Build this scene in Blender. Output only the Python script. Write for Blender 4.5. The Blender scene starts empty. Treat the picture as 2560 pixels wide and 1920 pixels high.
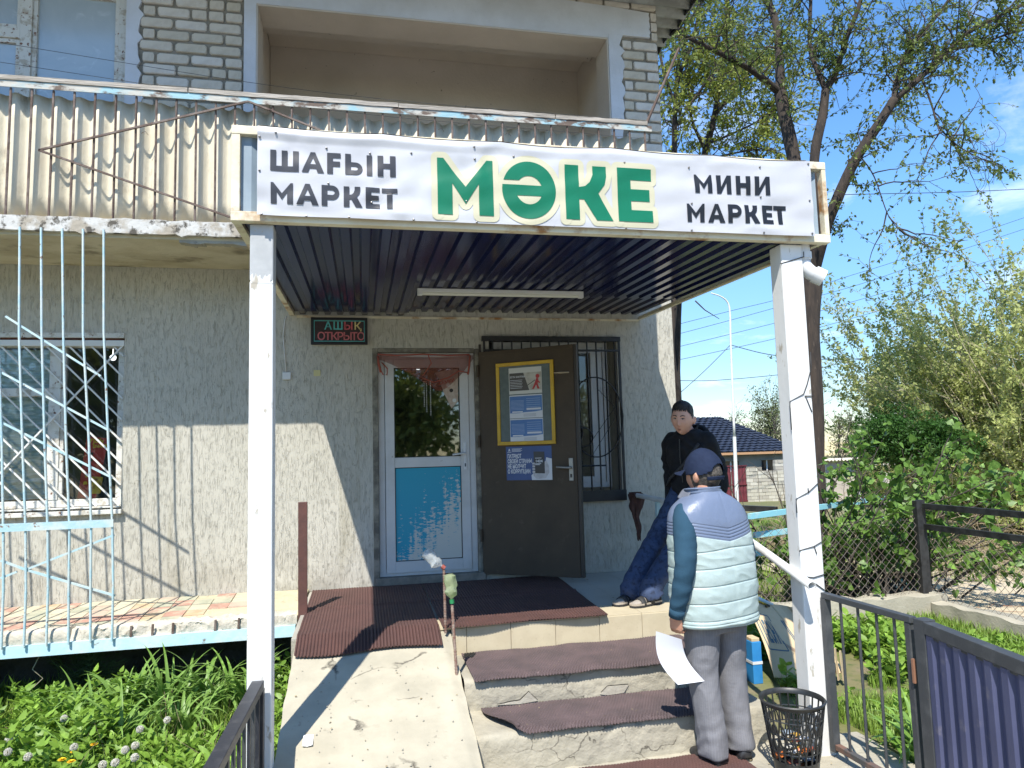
import bpy, bmesh, math, random
import numpy as np
from mathutils import Vector, Matrix
random.seed(7); np.random.seed(7)
scene = bpy.context.scene
COL = scene.collection

# ------------------------------------------------------------------ camera
CR = np.array([[0.97854, -0.00764, 0.20590], [-0.20397, 0.09907, 0.97395], [-0.02784, -0.99505, 0.09538]])
_u, _s, _v = np.linalg.svd(CR); CR = _u @ _v
CAM = np.array([0.0, -6.5, 1.15]); FPX = 1775.0
cam_d = bpy.data.cameras.new('camera'); cam = bpy.data.objects.new('camera', cam_d); COL.objects.link(cam)
cam_d.sensor_width = 36; cam_d.lens = 36*FPX/2560; cam_d.clip_start = .05; cam_d.clip_end = 4000
mw = Matrix.Identity(4)
for i in range(3):
    mw[i][0] = CR[i][0]; mw[i][1] = -CR[i][1]; mw[i][2] = -CR[i][2]; mw[i][3] = CAM[i]
cam.matrix_world = mw
scene.camera = cam
def at(px, py, x=None, y=None, z=None):
    """world point where the line of sight through a photo pixel meets a real plane"""
    r = CR @ np.array([(px-1280)/FPX, (py-960)/FPX, 1.0])
    t = (y-CAM[1])/r[1] if y is not None else ((z-CAM[2])/r[2] if z is not None else (x-CAM[0])/r[0])
    return Vector(CAM + t*r)

# ------------------------------------------------------------------ light
SUN = Vector((.46, 1.0, -1.55)).normalized()
world = bpy.data.worlds.new('World'); scene.world = world; world.use_nodes = True
def build_world():
    nt = world.node_tree; nt.nodes.clear(); N = nt.nodes.new; L = nt.links.new
    out = N('ShaderNodeOutputWorld'); bg = N('ShaderNodeBackground'); bg.inputs[1].default_value = .15
    sky = N('ShaderNodeTexSky'); sky.sky_type = 'NISHITA'; sky.sun_disc = False
    sky.sun_elevation = math.asin(-SUN.z); sky.sun_rotation = math.atan2(-SUN.x, -SUN.y)
    sky.air_density = 1.0; sky.dust_density = .0; sky.ozone_density = 2.5; sky.altitude = 600
    tc = N('ShaderNodeTexCoord'); sep = N('ShaderNodeSeparateXYZ'); L(tc.outputs['Generated'], sep.inputs[0])
    # project the view direction on a flat cloud layer
    add = N('ShaderNodeMath'); add.operation = 'ADD'; add.inputs[1].default_value = .16; L(sep.outputs[2], add.inputs[0])
    dx = N('ShaderNodeMath'); dx.operation = 'DIVIDE'; L(sep.outputs[0], dx.inputs[0]); L(add.outputs[0], dx.inputs[1])
    dy = N('ShaderNodeMath'); dy.operation = 'DIVIDE'; L(sep.outputs[1], dy.inputs[0]); L(add.outputs[0], dy.inputs[1])
    com = N('ShaderNodeCombineXYZ'); L(dx.outputs[0], com.inputs[0]); L(dy.outputs[0], com.inputs[1])
    n1 = N('ShaderNodeTexNoise'); n1.inputs['Scale'].default_value = 1.7; n1.inputs['Detail'].default_value = 9; n1.inputs['Roughness'].default_value = .6; n1.inputs['Distortion'].default_value = .25
    L(com.outputs[0], n1.inputs['Vector'])
    n2 = N('ShaderNodeTexNoise'); n2.inputs['Scale'].default_value = .55; n2.inputs['Detail'].default_value = 3; L(com.outputs[0], n2.inputs['Vector'])
    m = N('ShaderNodeMath'); m.operation = 'MULTIPLY_ADD'; m.inputs[1].default_value = .45; L(n2.outputs[0], m.inputs[0]); L(n1.outputs[0], m.inputs[2])
    # a bit more haze and cloud low down
    low = N('ShaderNodeMapRange'); low.inputs[1].default_value = .0; low.inputs[2].default_value = .45; low.inputs[3].default_value = -.02; low.inputs[4].default_value = -.035
    L(sep.outputs[2], low.inputs[0])
    m2 = N('ShaderNodeMath'); m2.operation = 'ADD'; L(m.outputs[0], m2.inputs[0]); L(low.outputs[0], m2.inputs[1])
    mr = N('ShaderNodeMapRange'); mr.inputs[1].default_value = .745; mr.inputs[2].default_value = .99; L(m2.outputs[0], mr.inputs[0])
    mr.inputs[4].default_value = .85
    hsv = N('ShaderNodeHueSaturation'); hsv.inputs['Saturation'].default_value = 1.20; hsv.inputs['Value'].default_value = 1.0
    L(sky.outputs[0], hsv.inputs['Color'])
    hz = N('ShaderNodeMapRange'); hz.inputs[1].default_value = .0; hz.inputs[2].default_value = .30; hz.inputs[3].default_value = .42; hz.inputs[4].default_value = 1.0; L(sep.outputs[2], hz.inputs[0]); L(hz.outputs[0], hsv.inputs['Value'])
    mix = N('ShaderNodeMix'); mix.data_type = 'RGBA'; L(mr.outputs[0], mix.inputs[0]); L(hsv.outputs[0], mix.inputs[6]); mix.inputs[7].default_value = (5.6, 5.9, 6.3, 1)
    L(mix.outputs[2], bg.inputs[0]); L(bg.outputs[0], out.inputs[0])
build_world()
sd = bpy.data.lights.new('sun', 'SUN'); sd.energy = 4.0; sd.angle = math.radians(.5); sd.color = (1, .955, .87)
so = bpy.data.objects.new('sun', sd); COL.objects.link(so); so.rotation_euler = SUN.to_track_quat('-Z', 'Y').to_euler(); so.location = (-8, -16, 26)
scene.view_settings.view_transform = 'Standard'; scene.view_settings.look = 'None'
scene.view_settings.exposure = 0.95; scene.view_settings.gamma = 1; scene.view_settings.use_curve_mapping = False
scene.cycles.max_bounces = 8; scene.cycles.transparent_max_bounces = 16

# ------------------------------------------------------------------ materials
def lin(c):
    return tuple(((v/255)/12.92 if v/255 <= .04045 else ((v/255+.055)/1.055)**2.4) for v in c)
def M(name, c1, c2=None, scale=5, thr=(.4, .6), c3=None, scale3=20, thr3=(.55, .62), rough=.7, metal=0, bump=0, bscale=40,
      stretch=(1, 1, 1), stretch3=None, spec=.5, detail=6, dist=0, fac=1.0, bstretch=None, transl=0, coat=0, sheen=0):
    m = bpy.data.materials.new(name); m.use_nodes = True; nt = m.node_tree; N = nt.nodes.new; L = nt.links.new
    b = nt.nodes['Principled BSDF']; b.inputs['Roughness'].default_value = rough; b.inputs['Metallic'].default_value = metal
    b.inputs['Specular IOR Level'].default_value = spec; b.inputs['Coat Weight'].default_value = coat
    if sheen: b.inputs['Sheen Weight'].default_value = sheen
    tc = N('ShaderNodeTexCoord')
    def noise(sc, st, det=6):
        mp = N('ShaderNodeMapping'); mp.inputs['Scale'].default_value = st; L(tc.outputs['Object'], mp.inputs[0])
        n = N('ShaderNodeTexNoise'); n.inputs['Scale'].default_value = sc; n.inputs['Detail'].default_value = det
        n.inputs['Roughness'].default_value = .6; n.inputs['Distortion'].default_value = dist; L(mp.outputs[0], n.inputs['Vector']); return n.outputs[0]
    base = None
    def mixc(a, bcol, f, t, amount=1.0):
        mr = N('ShaderNodeMapRange'); mr.inputs[1].default_value = t[0]; mr.inputs[2].default_value = t[1]; mr.inputs[4].default_value = amount; L(f, mr.inputs[0])
        mx = N('ShaderNodeMix'); mx.data_type = 'RGBA'; L(mr.outputs[0], mx.inputs[0])
        if isinstance(a, tuple): mx.inputs[6].default_value = (*a, 1)
        else: L(a, mx.inputs[6])
        mx.inputs[7].default_value = (*bcol, 1); return mx.outputs[2]
    base = c1
    if c2: base = mixc(base, c2, noise(scale, stretch, detail), thr, fac)
    if c3: base = mixc(base, c3, noise(scale3, stretch3 or stretch, detail), thr3)
    if isinstance(base, tuple): b.inputs['Base Color'].default_value = (*base, 1)
    else: L(base, b.inputs['Base Color'])
    if bump:
        bp = N('ShaderNodeBump'); bp.inputs['Strength'].default_value = min(1, bump); bp.inputs['Distance'].default_value = .01*max(1, bump)
        L(noise(bscale, bstretch or stretch, 8), bp.inputs['Height']); L(bp.outputs[0], b.inputs['Normal'])
    if transl:
        tr = N('ShaderNodeBsdfTranslucent'); ms = N('ShaderNodeMixShader'); ms.inputs[0].default_value = transl
        if isinstance(base, tuple): tr.inputs[0].default_value = (*base, 1)
        else: L(base, tr.inputs[0])
        o = nt.nodes['Material Output']; L(b.outputs[0], ms.inputs[1]); L(tr.outputs[0], ms.inputs[2]); L(ms.outputs[0], o.inputs[0])
    return m
def glass_mat(name, tint=(.8, .9, .9), clear=.6, rough=.02, base=.01):
    """window glass: partly clear, partly mirror"""
    m = bpy.data.materials.new(name); m.use_nodes = True; nt = m.node_tree; N = nt.nodes.new; L = nt.links.new
    nt.nodes.remove(nt.nodes['Principled BSDF'])
    tr = N('ShaderNodeBsdfTransparent'); tr.inputs[0].default_value = (*[t*clear for t in tint], 1)
    gl = N('ShaderNodeBsdfGlossy'); gl.inputs['Roughness'].default_value = rough
    fr = N('ShaderNodeFresnel'); fr.inputs[0].default_value = 1.55
    ad = N('ShaderNodeMath'); ad.operation = 'MULTIPLY_ADD'; ad.inputs[1].default_value = 1.1; ad.inputs[2].default_value = base; L(fr.outputs[0], ad.inputs[0])
    ms = N('ShaderNodeMixShader'); L(ad.outputs[0], ms.inputs[0]); L(tr.outputs[0], ms.inputs[1]); L(gl.outputs[0], ms.inputs[2])
    L(ms.outputs[0], nt.nodes['Material Output'].inputs[0]); return m

# ------------------------------------------------------------------ mesh builder
class MB:
    def __init__(s): s.v = []; s.f = []; s.mi = []; s.cur = 0
    def add(s, vs, fs):
        n = len(s.v); s.v += [tuple(v) for v in vs]; s.f += [tuple(i+n for i in f) for f in fs]; s.mi += [s.cur]*len(fs); return s
    def box(s, a, b):
        x0, y0, z0 = (min(a[i], b[i]) for i in range(3)); x1, y1, z1 = (max(a[i], b[i]) for i in range(3))
        return s.add([(x0,y0,z0),(x1,y0,z0),(x1,y1,z0),(x0,y1,z0),(x0,y0,z1),(x1,y0,z1),(x1,y1,z1),(x0,y1,z1)],
                     [(0,3,2,1),(4,5,6,7),(0,1,5,4),(1,2,6,5),(2,3,7,6),(3,0,4,7)])
    def hexa(s, q):  # 8 corners, bottom loop then top loop
        return s.add(q, [(0,3,2,1),(4,5,6,7),(0,1,5,4),(1,2,6,5),(2,3,7,6),(3,0,4,7)])
    def beam(s, p, q, w, h=None, up=(0, 0, 1)):
        p, q, up = Vector(p), Vector(q), Vector(up); h = h or w; d = (q-p).normalized()
        if abs(d.dot(up)) > .98: up = Vector((0, 1, 0))
        a = d.cross(up).normalized()*w/2; c = a.cross(d).normalized()*h/2
        return s.hexa([p-a-c, p+a-c, q+a-c, q-a-c, p-a+c, p+a+c, q+a+c, q-a+c])
    def tube(s, pts, r, n=8, caps=True):
        pts = [Vector(p) for p in pts]; R = r if hasattr(r, '__len__') else [r]*len(pts)
        vs = []; ref = None
        for i, p in enumerate(pts):
            d = (pts[min(i+1, len(pts)-1)]-pts[max(i-1, 0)])
            if d.length < 1e-9: d = Vector((0, 0, 1))
            d.normalize()
            if ref is None or abs(ref.dot(d)) > .95: ref = Vector((1, 0, 0)) if abs(d.x) < .8 else Vector((0, 0, 1))
            a = d.cross(ref).normalized(); ref = a.cross(d); b = ref.normalized(); ref = b
            for k in range(n):
                t = 2*math.pi*k/n; vs.append(p+a*(math.cos(t)*R[i])+b*(math.sin(t)*R[i]))
        fs = []
        for i in range(len(pts)-1):
            for k in range(n):
                k2 = (k+1) % n; fs.append((i*n+k, i*n+k2, (i+1)*n+k2, (i+1)*n+k))
        if caps: fs += [tuple(range(n-1, -1, -1)), tuple((len(pts)-1)*n+k for k in range(n))]
        return s.add(vs, fs)
    def lathe(s, c, prof, n=24):  # prof: (r, z) about the vertical through c
        vs = [(c[0]+r*math.cos(2*math.pi*k/n), c[1]+r*math.sin(2*math.pi*k/n), c[2]+z) for r, z in prof for k in range(n)]
        fs = [(i*n+k, i*n+(k+1) % n, (i+1)*n+(k+1) % n, (i+1)*n+k) for i in range(len(prof)-1) for k in range(n)]
        return s.add(vs, fs)
    def grid(s, fn, nu, nv, closed=False):
        vs = [fn(i/nu, j/nv) for j in range(nv+1) for i in range(nu+1)]
        w = nu+1
        return s.add(vs, [(j*w+i, j*w+i+1, (j+1)*w+i+1, (j+1)*w+i) for j in range(nv) for i in range(nu)])
    def loft(s, rings, n=28, caps=True):  # rings: list of point lists of the same length
        n = len(rings[0]); vs = [p for r in rings for p in r]
        fs = [(i*n+k, i*n+(k+1) % n, (i+1)*n+(k+1) % n, (i+1)*n+k) for i in range(len(rings)-1) for k in range(n)]
        if caps: fs += [tuple(range(n-1, -1, -1)), tuple((len(rings)-1)*n+k for k in range(n))]
        return s.add(vs, fs)
    def prism(s, poly, y0, y1):  # polygon in XZ, extruded in y
        n = len(poly)
        vs = [(p[0], y0, p[1]) for p in poly]+[(p[0], y1, p[1]) for p in poly]
        return s.add(vs, [tuple(range(n)), tuple(range(2*n-1, n-1, -1))]+[(i, i+n, (i+1) % n+n, (i+1) % n) for i in range(n)])
    def build(s, name, mat, parent=None, smooth=False, bevel=0, solid=0, auto=None):
        me = bpy.data.meshes.new(name)
        org = Vector((0, 0, 0)); root = parent
        while root is not None and root.parent is not None: root = root.parent
        if root is not None: org = root.location.copy()
        elif s.v:
            a = np.array(s.v); org = Vector(((a[:, 0].min()+a[:, 0].max())/2, (a[:, 1].min()+a[:, 1].max())/2, a[:, 2].min()))
        me.from_pydata([(v[0]-org.x, v[1]-org.y, v[2]-org.z) for v in s.v], [], s.f); me.update()
        o = bpy.data.objects.new(name, me); COL.objects.link(o)
        for m in (mat if isinstance(mat, (list, tuple)) else [mat]): me.materials.append(m)
        if any(s.mi): me.polygons.foreach_set('material_index', s.mi)
        if smooth or auto:
            me.polygons.foreach_set('use_smooth', [True]*len(me.polygons))
        if auto: me.set_sharp_from_angle(angle=math.radians(auto))
        if parent is not None: o.parent = parent
        else: o.location = org
        if bevel:
            md = o.modifiers.new('bevel', 'BEVEL'); md.width = bevel; md.segments = 2; md.limit_method = 'ANGLE'; md.angle_limit = math.radians(40)
        if solid:
            md = o.modifiers.new('solid', 'SOLIDIFY'); md.thickness = solid; md.offset = 0
        return o
def thing(name, label, cat, loc=(0, 0, 0), group=None):
    o = bpy.data.objects.new(name, None); COL.objects.link(o); o.location = loc; o.empty_display_size = .1
    o['label'] = label; o['category'] = cat
    if group: o['group'] = group
    return o
def tag(o, label, cat, group=None, kind=None):
    o['label'] = label
    if cat: o['category'] = cat
    if group: o['group'] = group
    if kind: o['kind'] = kind
    return o
def struct(o, kind='structure', label=None):
    o['kind'] = kind
    if label: o['label'] = label
    return o
def box(name, a, b, mat, parent=None, bevel=0): return MB().box(a, b).build(name, mat, parent, bevel=bevel)
def beam(name, p, q, w, h, mat, parent=None, bevel=0, up=(0, 0, 1)): return MB().beam(p, q, w, h, up).build(name, mat, parent, bevel=bevel)
def tube(name, pts, r, mat, parent=None, n=8): return MB().tube(pts, r, n).build(name, mat, parent, smooth=False, auto=50)
def dup(o, loc=None, parent=None, name=None):
    c = o.copy(); COL.objects.link(c)
    if loc is not None: c.location = loc
    if parent is not None: c.parent = parent
    return c
def nz(*a):  # cheap smooth noise
    from mathutils import noise
    return noise.noise(Vector(a))
def text_mesh(body, size, bold=.0, space=1.0, align='LEFT'):
    cu = bpy.data.curves.new('txt', 'FONT'); cu.body = body; cu.size = size; cu.offset = bold; cu.space_character = space; cu.align_x = align
    cu.resolution_u = 2
    o = bpy.data.objects.new('txt', cu); COL.objects.link(o)
    dg = bpy.context.evaluated_depsgraph_get(); me = bpy.data.meshes.new_from_object(o.evaluated_get(dg))
    vs = [tuple(v.co) for v in me.vertices]; fs = [tuple(p.vertices) for p in me.polygons]
    bpy.data.objects.remove(o); bpy.data.curves.remove(cu); bpy.data.meshes.remove(me)
    return vs, fs
def remesh(mb, voxel, smooth=2, name='tmp'):
    """fuse overlapping closed shapes of a builder into one skin"""
    me = bpy.data.meshes.new(name); me.from_pydata(mb.v, [], mb.f); me.update()
    bm = bmesh.new(); bm.from_mesh(me); bmesh.ops.recalc_face_normals(bm, faces=bm.faces); bm.to_mesh(me); bm.free()
    o = bpy.data.objects.new(name, me); COL.objects.link(o)
    r = o.modifiers.new('r', 'REMESH'); r.mode = 'VOXEL'; r.voxel_size = voxel
    if smooth:
        sm = o.modifiers.new('s', 'SMOOTH'); sm.iterations = smooth; sm.factor = .5
    dg = bpy.context.evaluated_depsgraph_get(); m2 = bpy.data.meshes.new_from_object(o.evaluated_get(dg))
    out = MB(); n = len(m2.vertices); a = np.empty(n*3, 'f'); m2.vertices.foreach_get('co', a); a = a.reshape(-1, 3)
    nn = np.empty(n*3, 'f'); m2.vertices.foreach_get('normal', nn); nn = nn.reshape(-1, 3)
    out.v = [tuple(map(float, p)) for p in a]; out.f = [tuple(p.vertices) for p in m2.polygons]; out.mi = [0]*len(out.f); out.nrm = nn
    bpy.data.objects.remove(o); bpy.data.meshes.remove(me); bpy.data.meshes.remove(m2)
    return out
# ------------------------------------------------------------------ shared materials
def plaster_mat():
    """bark-beetle render: short vertical scratches"""
    m = bpy.data.materials.new('scratched_plaster'); m.use_nodes = True; nt = m.node_tree; N = nt.nodes.new; L = nt.links.new
    b = nt.nodes['Principled BSDF']; b.inputs['Roughness'].default_value = .9; b.inputs['Specular IOR Level'].default_value = .2
    tc = N('ShaderNodeTexCoord')
    def noise(sc, st, det=4, dist=0, ofs=(0, 0, 0)):
        mp = N('ShaderNodeMapping'); mp.inputs['Scale'].default_value = st; mp.inputs['Location'].default_value = ofs; L(tc.outputs['Object'], mp.inputs[0])
        n = N('ShaderNodeTexNoise'); n.inputs['Scale'].default_value = sc; n.inputs['Detail'].default_value = det; n.inputs['Distortion'].default_value = dist
        L(mp.outputs[0], n.inputs['Vector']); return n.outputs[0]
    def rng(x, a, c, lo=0, hi=1):
        r = N('ShaderNodeMapRange'); r.inputs[1].default_value = a; r.inputs[2].default_value = c; r.inputs[3].default_value = lo; r.inputs[4].default_value = hi; L(x, r.inputs[0]); return r.outputs[0]
    def op(o, x, y):
        q = N('ShaderNodeMath'); q.operation = o
        for i, t in enumerate((x, y)):
            if isinstance(t, float): q.inputs[i].default_value = t
            else: L(t, q.inputs[i])
        return q.outputs[0]
    def worms(st, ofs, w):  # thin lines where a stretched noise crosses its middle
        n = noise(1, st, 2, .25, ofs); a = op('ABSOLUTE', op('SUBTRACT', n, .5), .0); return rng(a, .0, w, 1, 0)
    w1 = op('MULTIPLY', worms((60, 60, 3.4), (0, 0, 0), .030), rng(noise(1, (30, 30, 9), 3, 0, (4, 2, 7)), .44, .62))
    w2 = op('MULTIPLY', worms((95, 95, 7.0), (3, 5, 1), .035), rng(noise(1, (34, 34, 14), 3, 0, (9, 1, 3)), .44, .62))
    w3 = op('MULTIPLY', worms((40, 40, 40), (7, 1, 2), .016), rng(noise(1, (24, 24, 24), 3, 0, (1, 8, 5)), .54, .64))
    w = op('MAXIMUM', op('MAXIMUM', w1, w2), w3)
    base = N('ShaderNodeMix'); base.data_type = 'RGBA'; L(rng(noise(1.3, (1, 1, .7), 5), .35, .65), base.inputs[0])
    base.inputs[6].default_value = (.455, .436, .372, 1); base.inputs[7].default_value = (.51, .486, .418, 1)
    stain = N('ShaderNodeMix'); stain.data_type = 'RGBA'; L(rng(noise(1, (5, 5, .5), 4, .3, (2, 2, 9)), .62, .74, 0, .45), stain.inputs[0])
    L(base.outputs[2], stain.inputs[6]); stain.inputs[7].default_value = (.27, .24, .15, 1)
    col = N('ShaderNodeMix'); col.data_type = 'RGBA'; L(op('MULTIPLY', w, .46), col.inputs[0]); L(stain.outputs[2], col.inputs[6]); col.inputs[7].default_value = (.17, .155, .115, 1)
    sp = N('ShaderNodeSeparateXYZ'); L(tc.outputs['Object'], sp.inputs[0])
    lowz = rng(sp.outputs[2], .55, 1.15, .55, 0); dirt = op('MULTIPLY', lowz, rng(noise(1, (3, 3, 4), 5, 0, (5, 5, 5)), .38, .62))
    dm = N('ShaderNodeMix'); dm.data_type = 'RGBA'; L(dirt, dm.inputs[0]); L(col.outputs[2], dm.inputs[6]); dm.inputs[7].default_value = (.24, .21, .155, 1)
    L(dm.outputs[2], b.inputs['Base Color'])
    h = op('ADD', op('MULTIPLY', w, -1.0), op('MULTIPLY', noise(60, (1, 1, .6), 5), .35))
    h2 = op('ADD', h, op('MULTIPLY', noise(9, (1, 1, .4), 3), .45))
    bp = N('ShaderNodeBump'); bp.inputs['Strength'].default_value = .75; bp.inputs['Distance'].default_value = .0045; L(h2, bp.inputs['Height']); L(bp.outputs[0], b.inputs['Normal'])
    return m
m_plaster = plaster_mat()
m_mortar = M('mortar', (.27, .24, .19), (.19, .17, .135), 9, bump=.8, bscale=60, rough=.95)
m_bricks = [M('silicate_brick_%d' % i, c, c2, 9, (.45, .7), (.18, .16, .13), 40, (.66, .72), rough=.9, bump=.6, bscale=50) for i, (c, c2) in enumerate(
    [((.58, .53, .45), (.48, .43, .36)), ((.62, .58, .52), (.52, .47, .41)), ((.54, .49, .40), (.44, .39, .31))])]
m_white_band = M('whitewash', (.60, .62, .66), (.50, .51, .53), 2.2, (.4, .7), (.36, .35, .33), 30, (.70, .74), rough=.9, bump=.35, bscale=25)
m_loggia = M('loggia_paint', (.54, .48, .41), (.46, .41, .345), 1.6, (.4, .7), (.22, .19, .15), 18, (.69, .72), rough=.95, bump=.4, bscale=30)
m_dark_wall = M('dark_basement', (.09, .085, .075), (.04, .038, .033), 3, rough=.95, bump=.8, bscale=30)  # dark tone for the wall below the floor line and the ledge
m_concrete = M('concrete', (.44, .405, .315), (.36, .33, .255), 2.2, (.35, .65), (.27, .25, .20), 16, (.60, .72), rough=.92, bump=.55, bscale=45, detail=9)
m_concrete_dk = M('rough_concrete', (.37, .345, .28), (.27, .25, .20), 4, (.35, .65), (.16, .15, .12), 14, (.62, .70), rough=.95, bump=1.0, bscale=22, detail=9)
m_flaky = M('flaking_white_paint', (.52, .51, .48), (.34, .30, .24), 6, (.44, .56), (.08, .07, .055), 13, (.54, .62), rough=.85, bump=.7, bscale=25)
m_flaky_blue = M('flaking_blue_paint', (.27, .44, .49), (.44, .42, .37), 8, (.42, .55), (.12, .085, .065), 12, (.52, .60), rough=.8, bump=.5, bscale=25, stretch=(.5, 1, 1))
m_blue_paint = M('light_blue_paint', (.36, .53, .58), (.50, .57, .56), 9, (.42, .60), (.20, .12, .08), 22, (.64, .68), rough=.6, bump=.25, bscale=60)
m_slate = M('fibre_cement', (.66, .60, .47), (.56, .50, .38), 3.5, (.38, .66), (.33, .29, .22), 8, (.57, .74), rough=.95, bump=.35, bscale=40, stretch=(1, 1, .45), detail=9)
m_rust_dark = M('dark_rusty_steel', (.10, .065, .05), (.17, .13, .11), 12, (.45, .6), rough=.75, bump=.3, bscale=60)
m_white_steel = M('white_painted_steel', (.66, .66, .63), (.58, .57, .53), 3, (.4, .7), (.34, .27, .18), 26, (.70, .735), rough=.55, bump=.12, bscale=30)
m_cream_steel = M('cream_steel_rust', (.68, .63, .48), (.60, .52, .36), 6, (.45, .65), (.33, .16, .05), 5, (.53, .66), rough=.6, bump=.2, bscale=40)
m_white_pvc = M('white_pvc', (.64, .64, .63), (.55, .55, .53), 5, (.5, .8), rough=.35, spec=.4)
m_white_wood = M('white_wood', (.60, .59, .54), (.42, .38, .31), 14, (.52, .62), (.16, .07, .04), 24, (.60, .66), rough=.7, bump=.3, bscale=40)
m_glass = glass_mat('window_glass', tint=(.97, .99, .99), clear=.985)
m_glass_hazy = M('hazy_glass', (.34, .40, .44), (.44, .50, .53), 1.6, (.35, .75), (.55, .61, .64), 5, (.58, .78), rough=.16, spec=.9, dist=1.2)  # opaque pane with a pale grey-blue haze mixed into its colour
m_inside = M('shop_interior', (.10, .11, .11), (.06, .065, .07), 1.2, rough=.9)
m_old_metal = M('old_metal_frame', (.05, .05, .055), (.09, .09, .09), 14, rough=.5)

# ------------------------------------------------------------------ building
XC = 3.02          # the building's corner
bld = thing('apartment_building', 'two-storey block with scratched grey plaster below and pale brick above the shop', 'building', (-.5, 3, -.65))
def wall_boxes(name, xs, zs, holes, y0, y1, mat, parent):
    """a wall cut by rectangular openings, as butted blocks"""
    X = sorted(set(xs+[h[0] for h in holes]+[h[1] for h in holes])); Z = sorted(set(zs+[h[2] for h in holes]+[h[3] for h in holes]))
    mb = MB()
    for i in range(len(X)-1):
        run = None
        for j in range(len(Z)-1):
            cx, cz = (X[i]+X[i+1])/2, (Z[j]+Z[j+1])/2
            inside = any(h[0] < cx < h[1] and h[2] < cz < h[3] for h in holes)
            if not inside:
                if run is None: run = Z[j]
            if (inside or j == len(Z)-2) and run is not None:
                mb.box((X[i], y0, run), (X[i+1], y1, Z[j] if inside else Z[j+1])); run = None
    return mb.build(name, mat, parent)
W1 = (-4.1, -1.972, .775, 2.225); DR = (.115, 1.05, .05, 2.105); W2 = (1.16, 2.425, .70, 2.225)
wall_boxes('plaster_wall', [-6.5, XC], [0.0, 2.93], [W1, DR, W2], 0, .32, m_plaster, bld)
box('plinth', (-6.5, .25, -.75), (XC, .5, -.001), m_dark_wall, bld)
# a faint course line left by the plasterer
MB().box((-6.5, -.004, 2.53), (-.62, .0, 2.54)).build('plaster_ledge', m_plaster, bld)
UW = (-4.1, -2.02, 3.3, 5.45); LG = (-.93, 2.47, 2.95, 5.316)
wall_boxes('brick_backing', [-6.5, XC-.004], [2.93, 5.9], [UW, LG], .016, .33, m_mortar, bld)
box('gable_wall', (XC-.33, .5, -.65), (XC-.002, 8, 6.4), m_bricks[1], bld)
box('rear_wall', (-6.5, 8, -.65), (XC-.33, 8.3, 6.4), m_bricks[1], bld)
# shop interior seen through the panes
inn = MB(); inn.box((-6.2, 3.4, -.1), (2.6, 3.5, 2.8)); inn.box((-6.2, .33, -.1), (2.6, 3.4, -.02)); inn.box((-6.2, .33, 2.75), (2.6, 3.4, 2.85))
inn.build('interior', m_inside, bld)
# loggia recess
lg = MB(); lg.box((-.96, 1.2, 2.95), (2.6, 1.3, 5.9)); lg.box((-.96, .335, 5.62), (2.6, 1.2, 5.72)); lg.box((-1.06, .335, 2.95), (-.96, 1.3, 5.9)); lg.box((2.52, .335, 2.95), (2.62, 1.2, 5.62))
lg.box((-.96, .55, 5.47), (2.52, .72, 5.62)); lg.box((-.96, .335, 2.90), (2.52, 1.2, 2.95))
lg.build('loggia_wall', m_loggia, bld, bevel=.012)
MB().box((.55, 1.14, 2.951), (1.95, 1.2, 4.02)).build('loggia_window_sill', m_loggia, bld)
# whitewashed surround of the loggia
wb = MB()
def ragged(x0, x1, z0, z1, side):
    n = int((z1-z0)/.055); pts = []
    for i in range(n+1):
        z = z0+(z1-z0)*i/n; pts.append((x1+random.uniform(-.035, .03) if side > 0 else x0+random.uniform(-.03, .03), z))
    return pts
def band(poly): wb.prism(poly, -.016, .015)
band([(-1.035, 2.95), (-.93, 2.95), (-.93, 5.316), (-.93, 5.62), (-1.035, 5.62)])
band([(-.93, 5.318)]+[(2.47, 5.318)]+[(2.47, 5.36)]+[(2.925, 5.362)]+[(2.93+random.uniform(-.01, .012), 5.36+.03*i) for i in range(10)]+[(2.47, 5.66), (.8, 5.72), (-.93, 5.72)])
rp = ragged(2.47, 2.615, 2.95, 5.36, 1); band([(2.472, 2.95)]+rp+[(2.472, 5.36)])
wb.build('loggia_surround', m_white_band, bld, bevel=.006)
rv = MB()
rv.box((-.93, -.01, 2.95), (-.915, .335, 5.318)); rv.box((2.455, -.01, 2.95), (2.469, .335, 5.318)); rv.box((-.914, -.01, 5.302), (2.454, .335, 5.317))
rv.build('loggia_reveal', m_loggia, bld)
wp = MB(); wp.prism([(-2.02, 3.3)]+[(-1.90+random.uniform(-.03, .03), 3.3+.055*i) for i in range(40)]+[(-2.02, 5.45)], -.012, .015)
wp.build('window_surround', m_white_band, bld)
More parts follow.
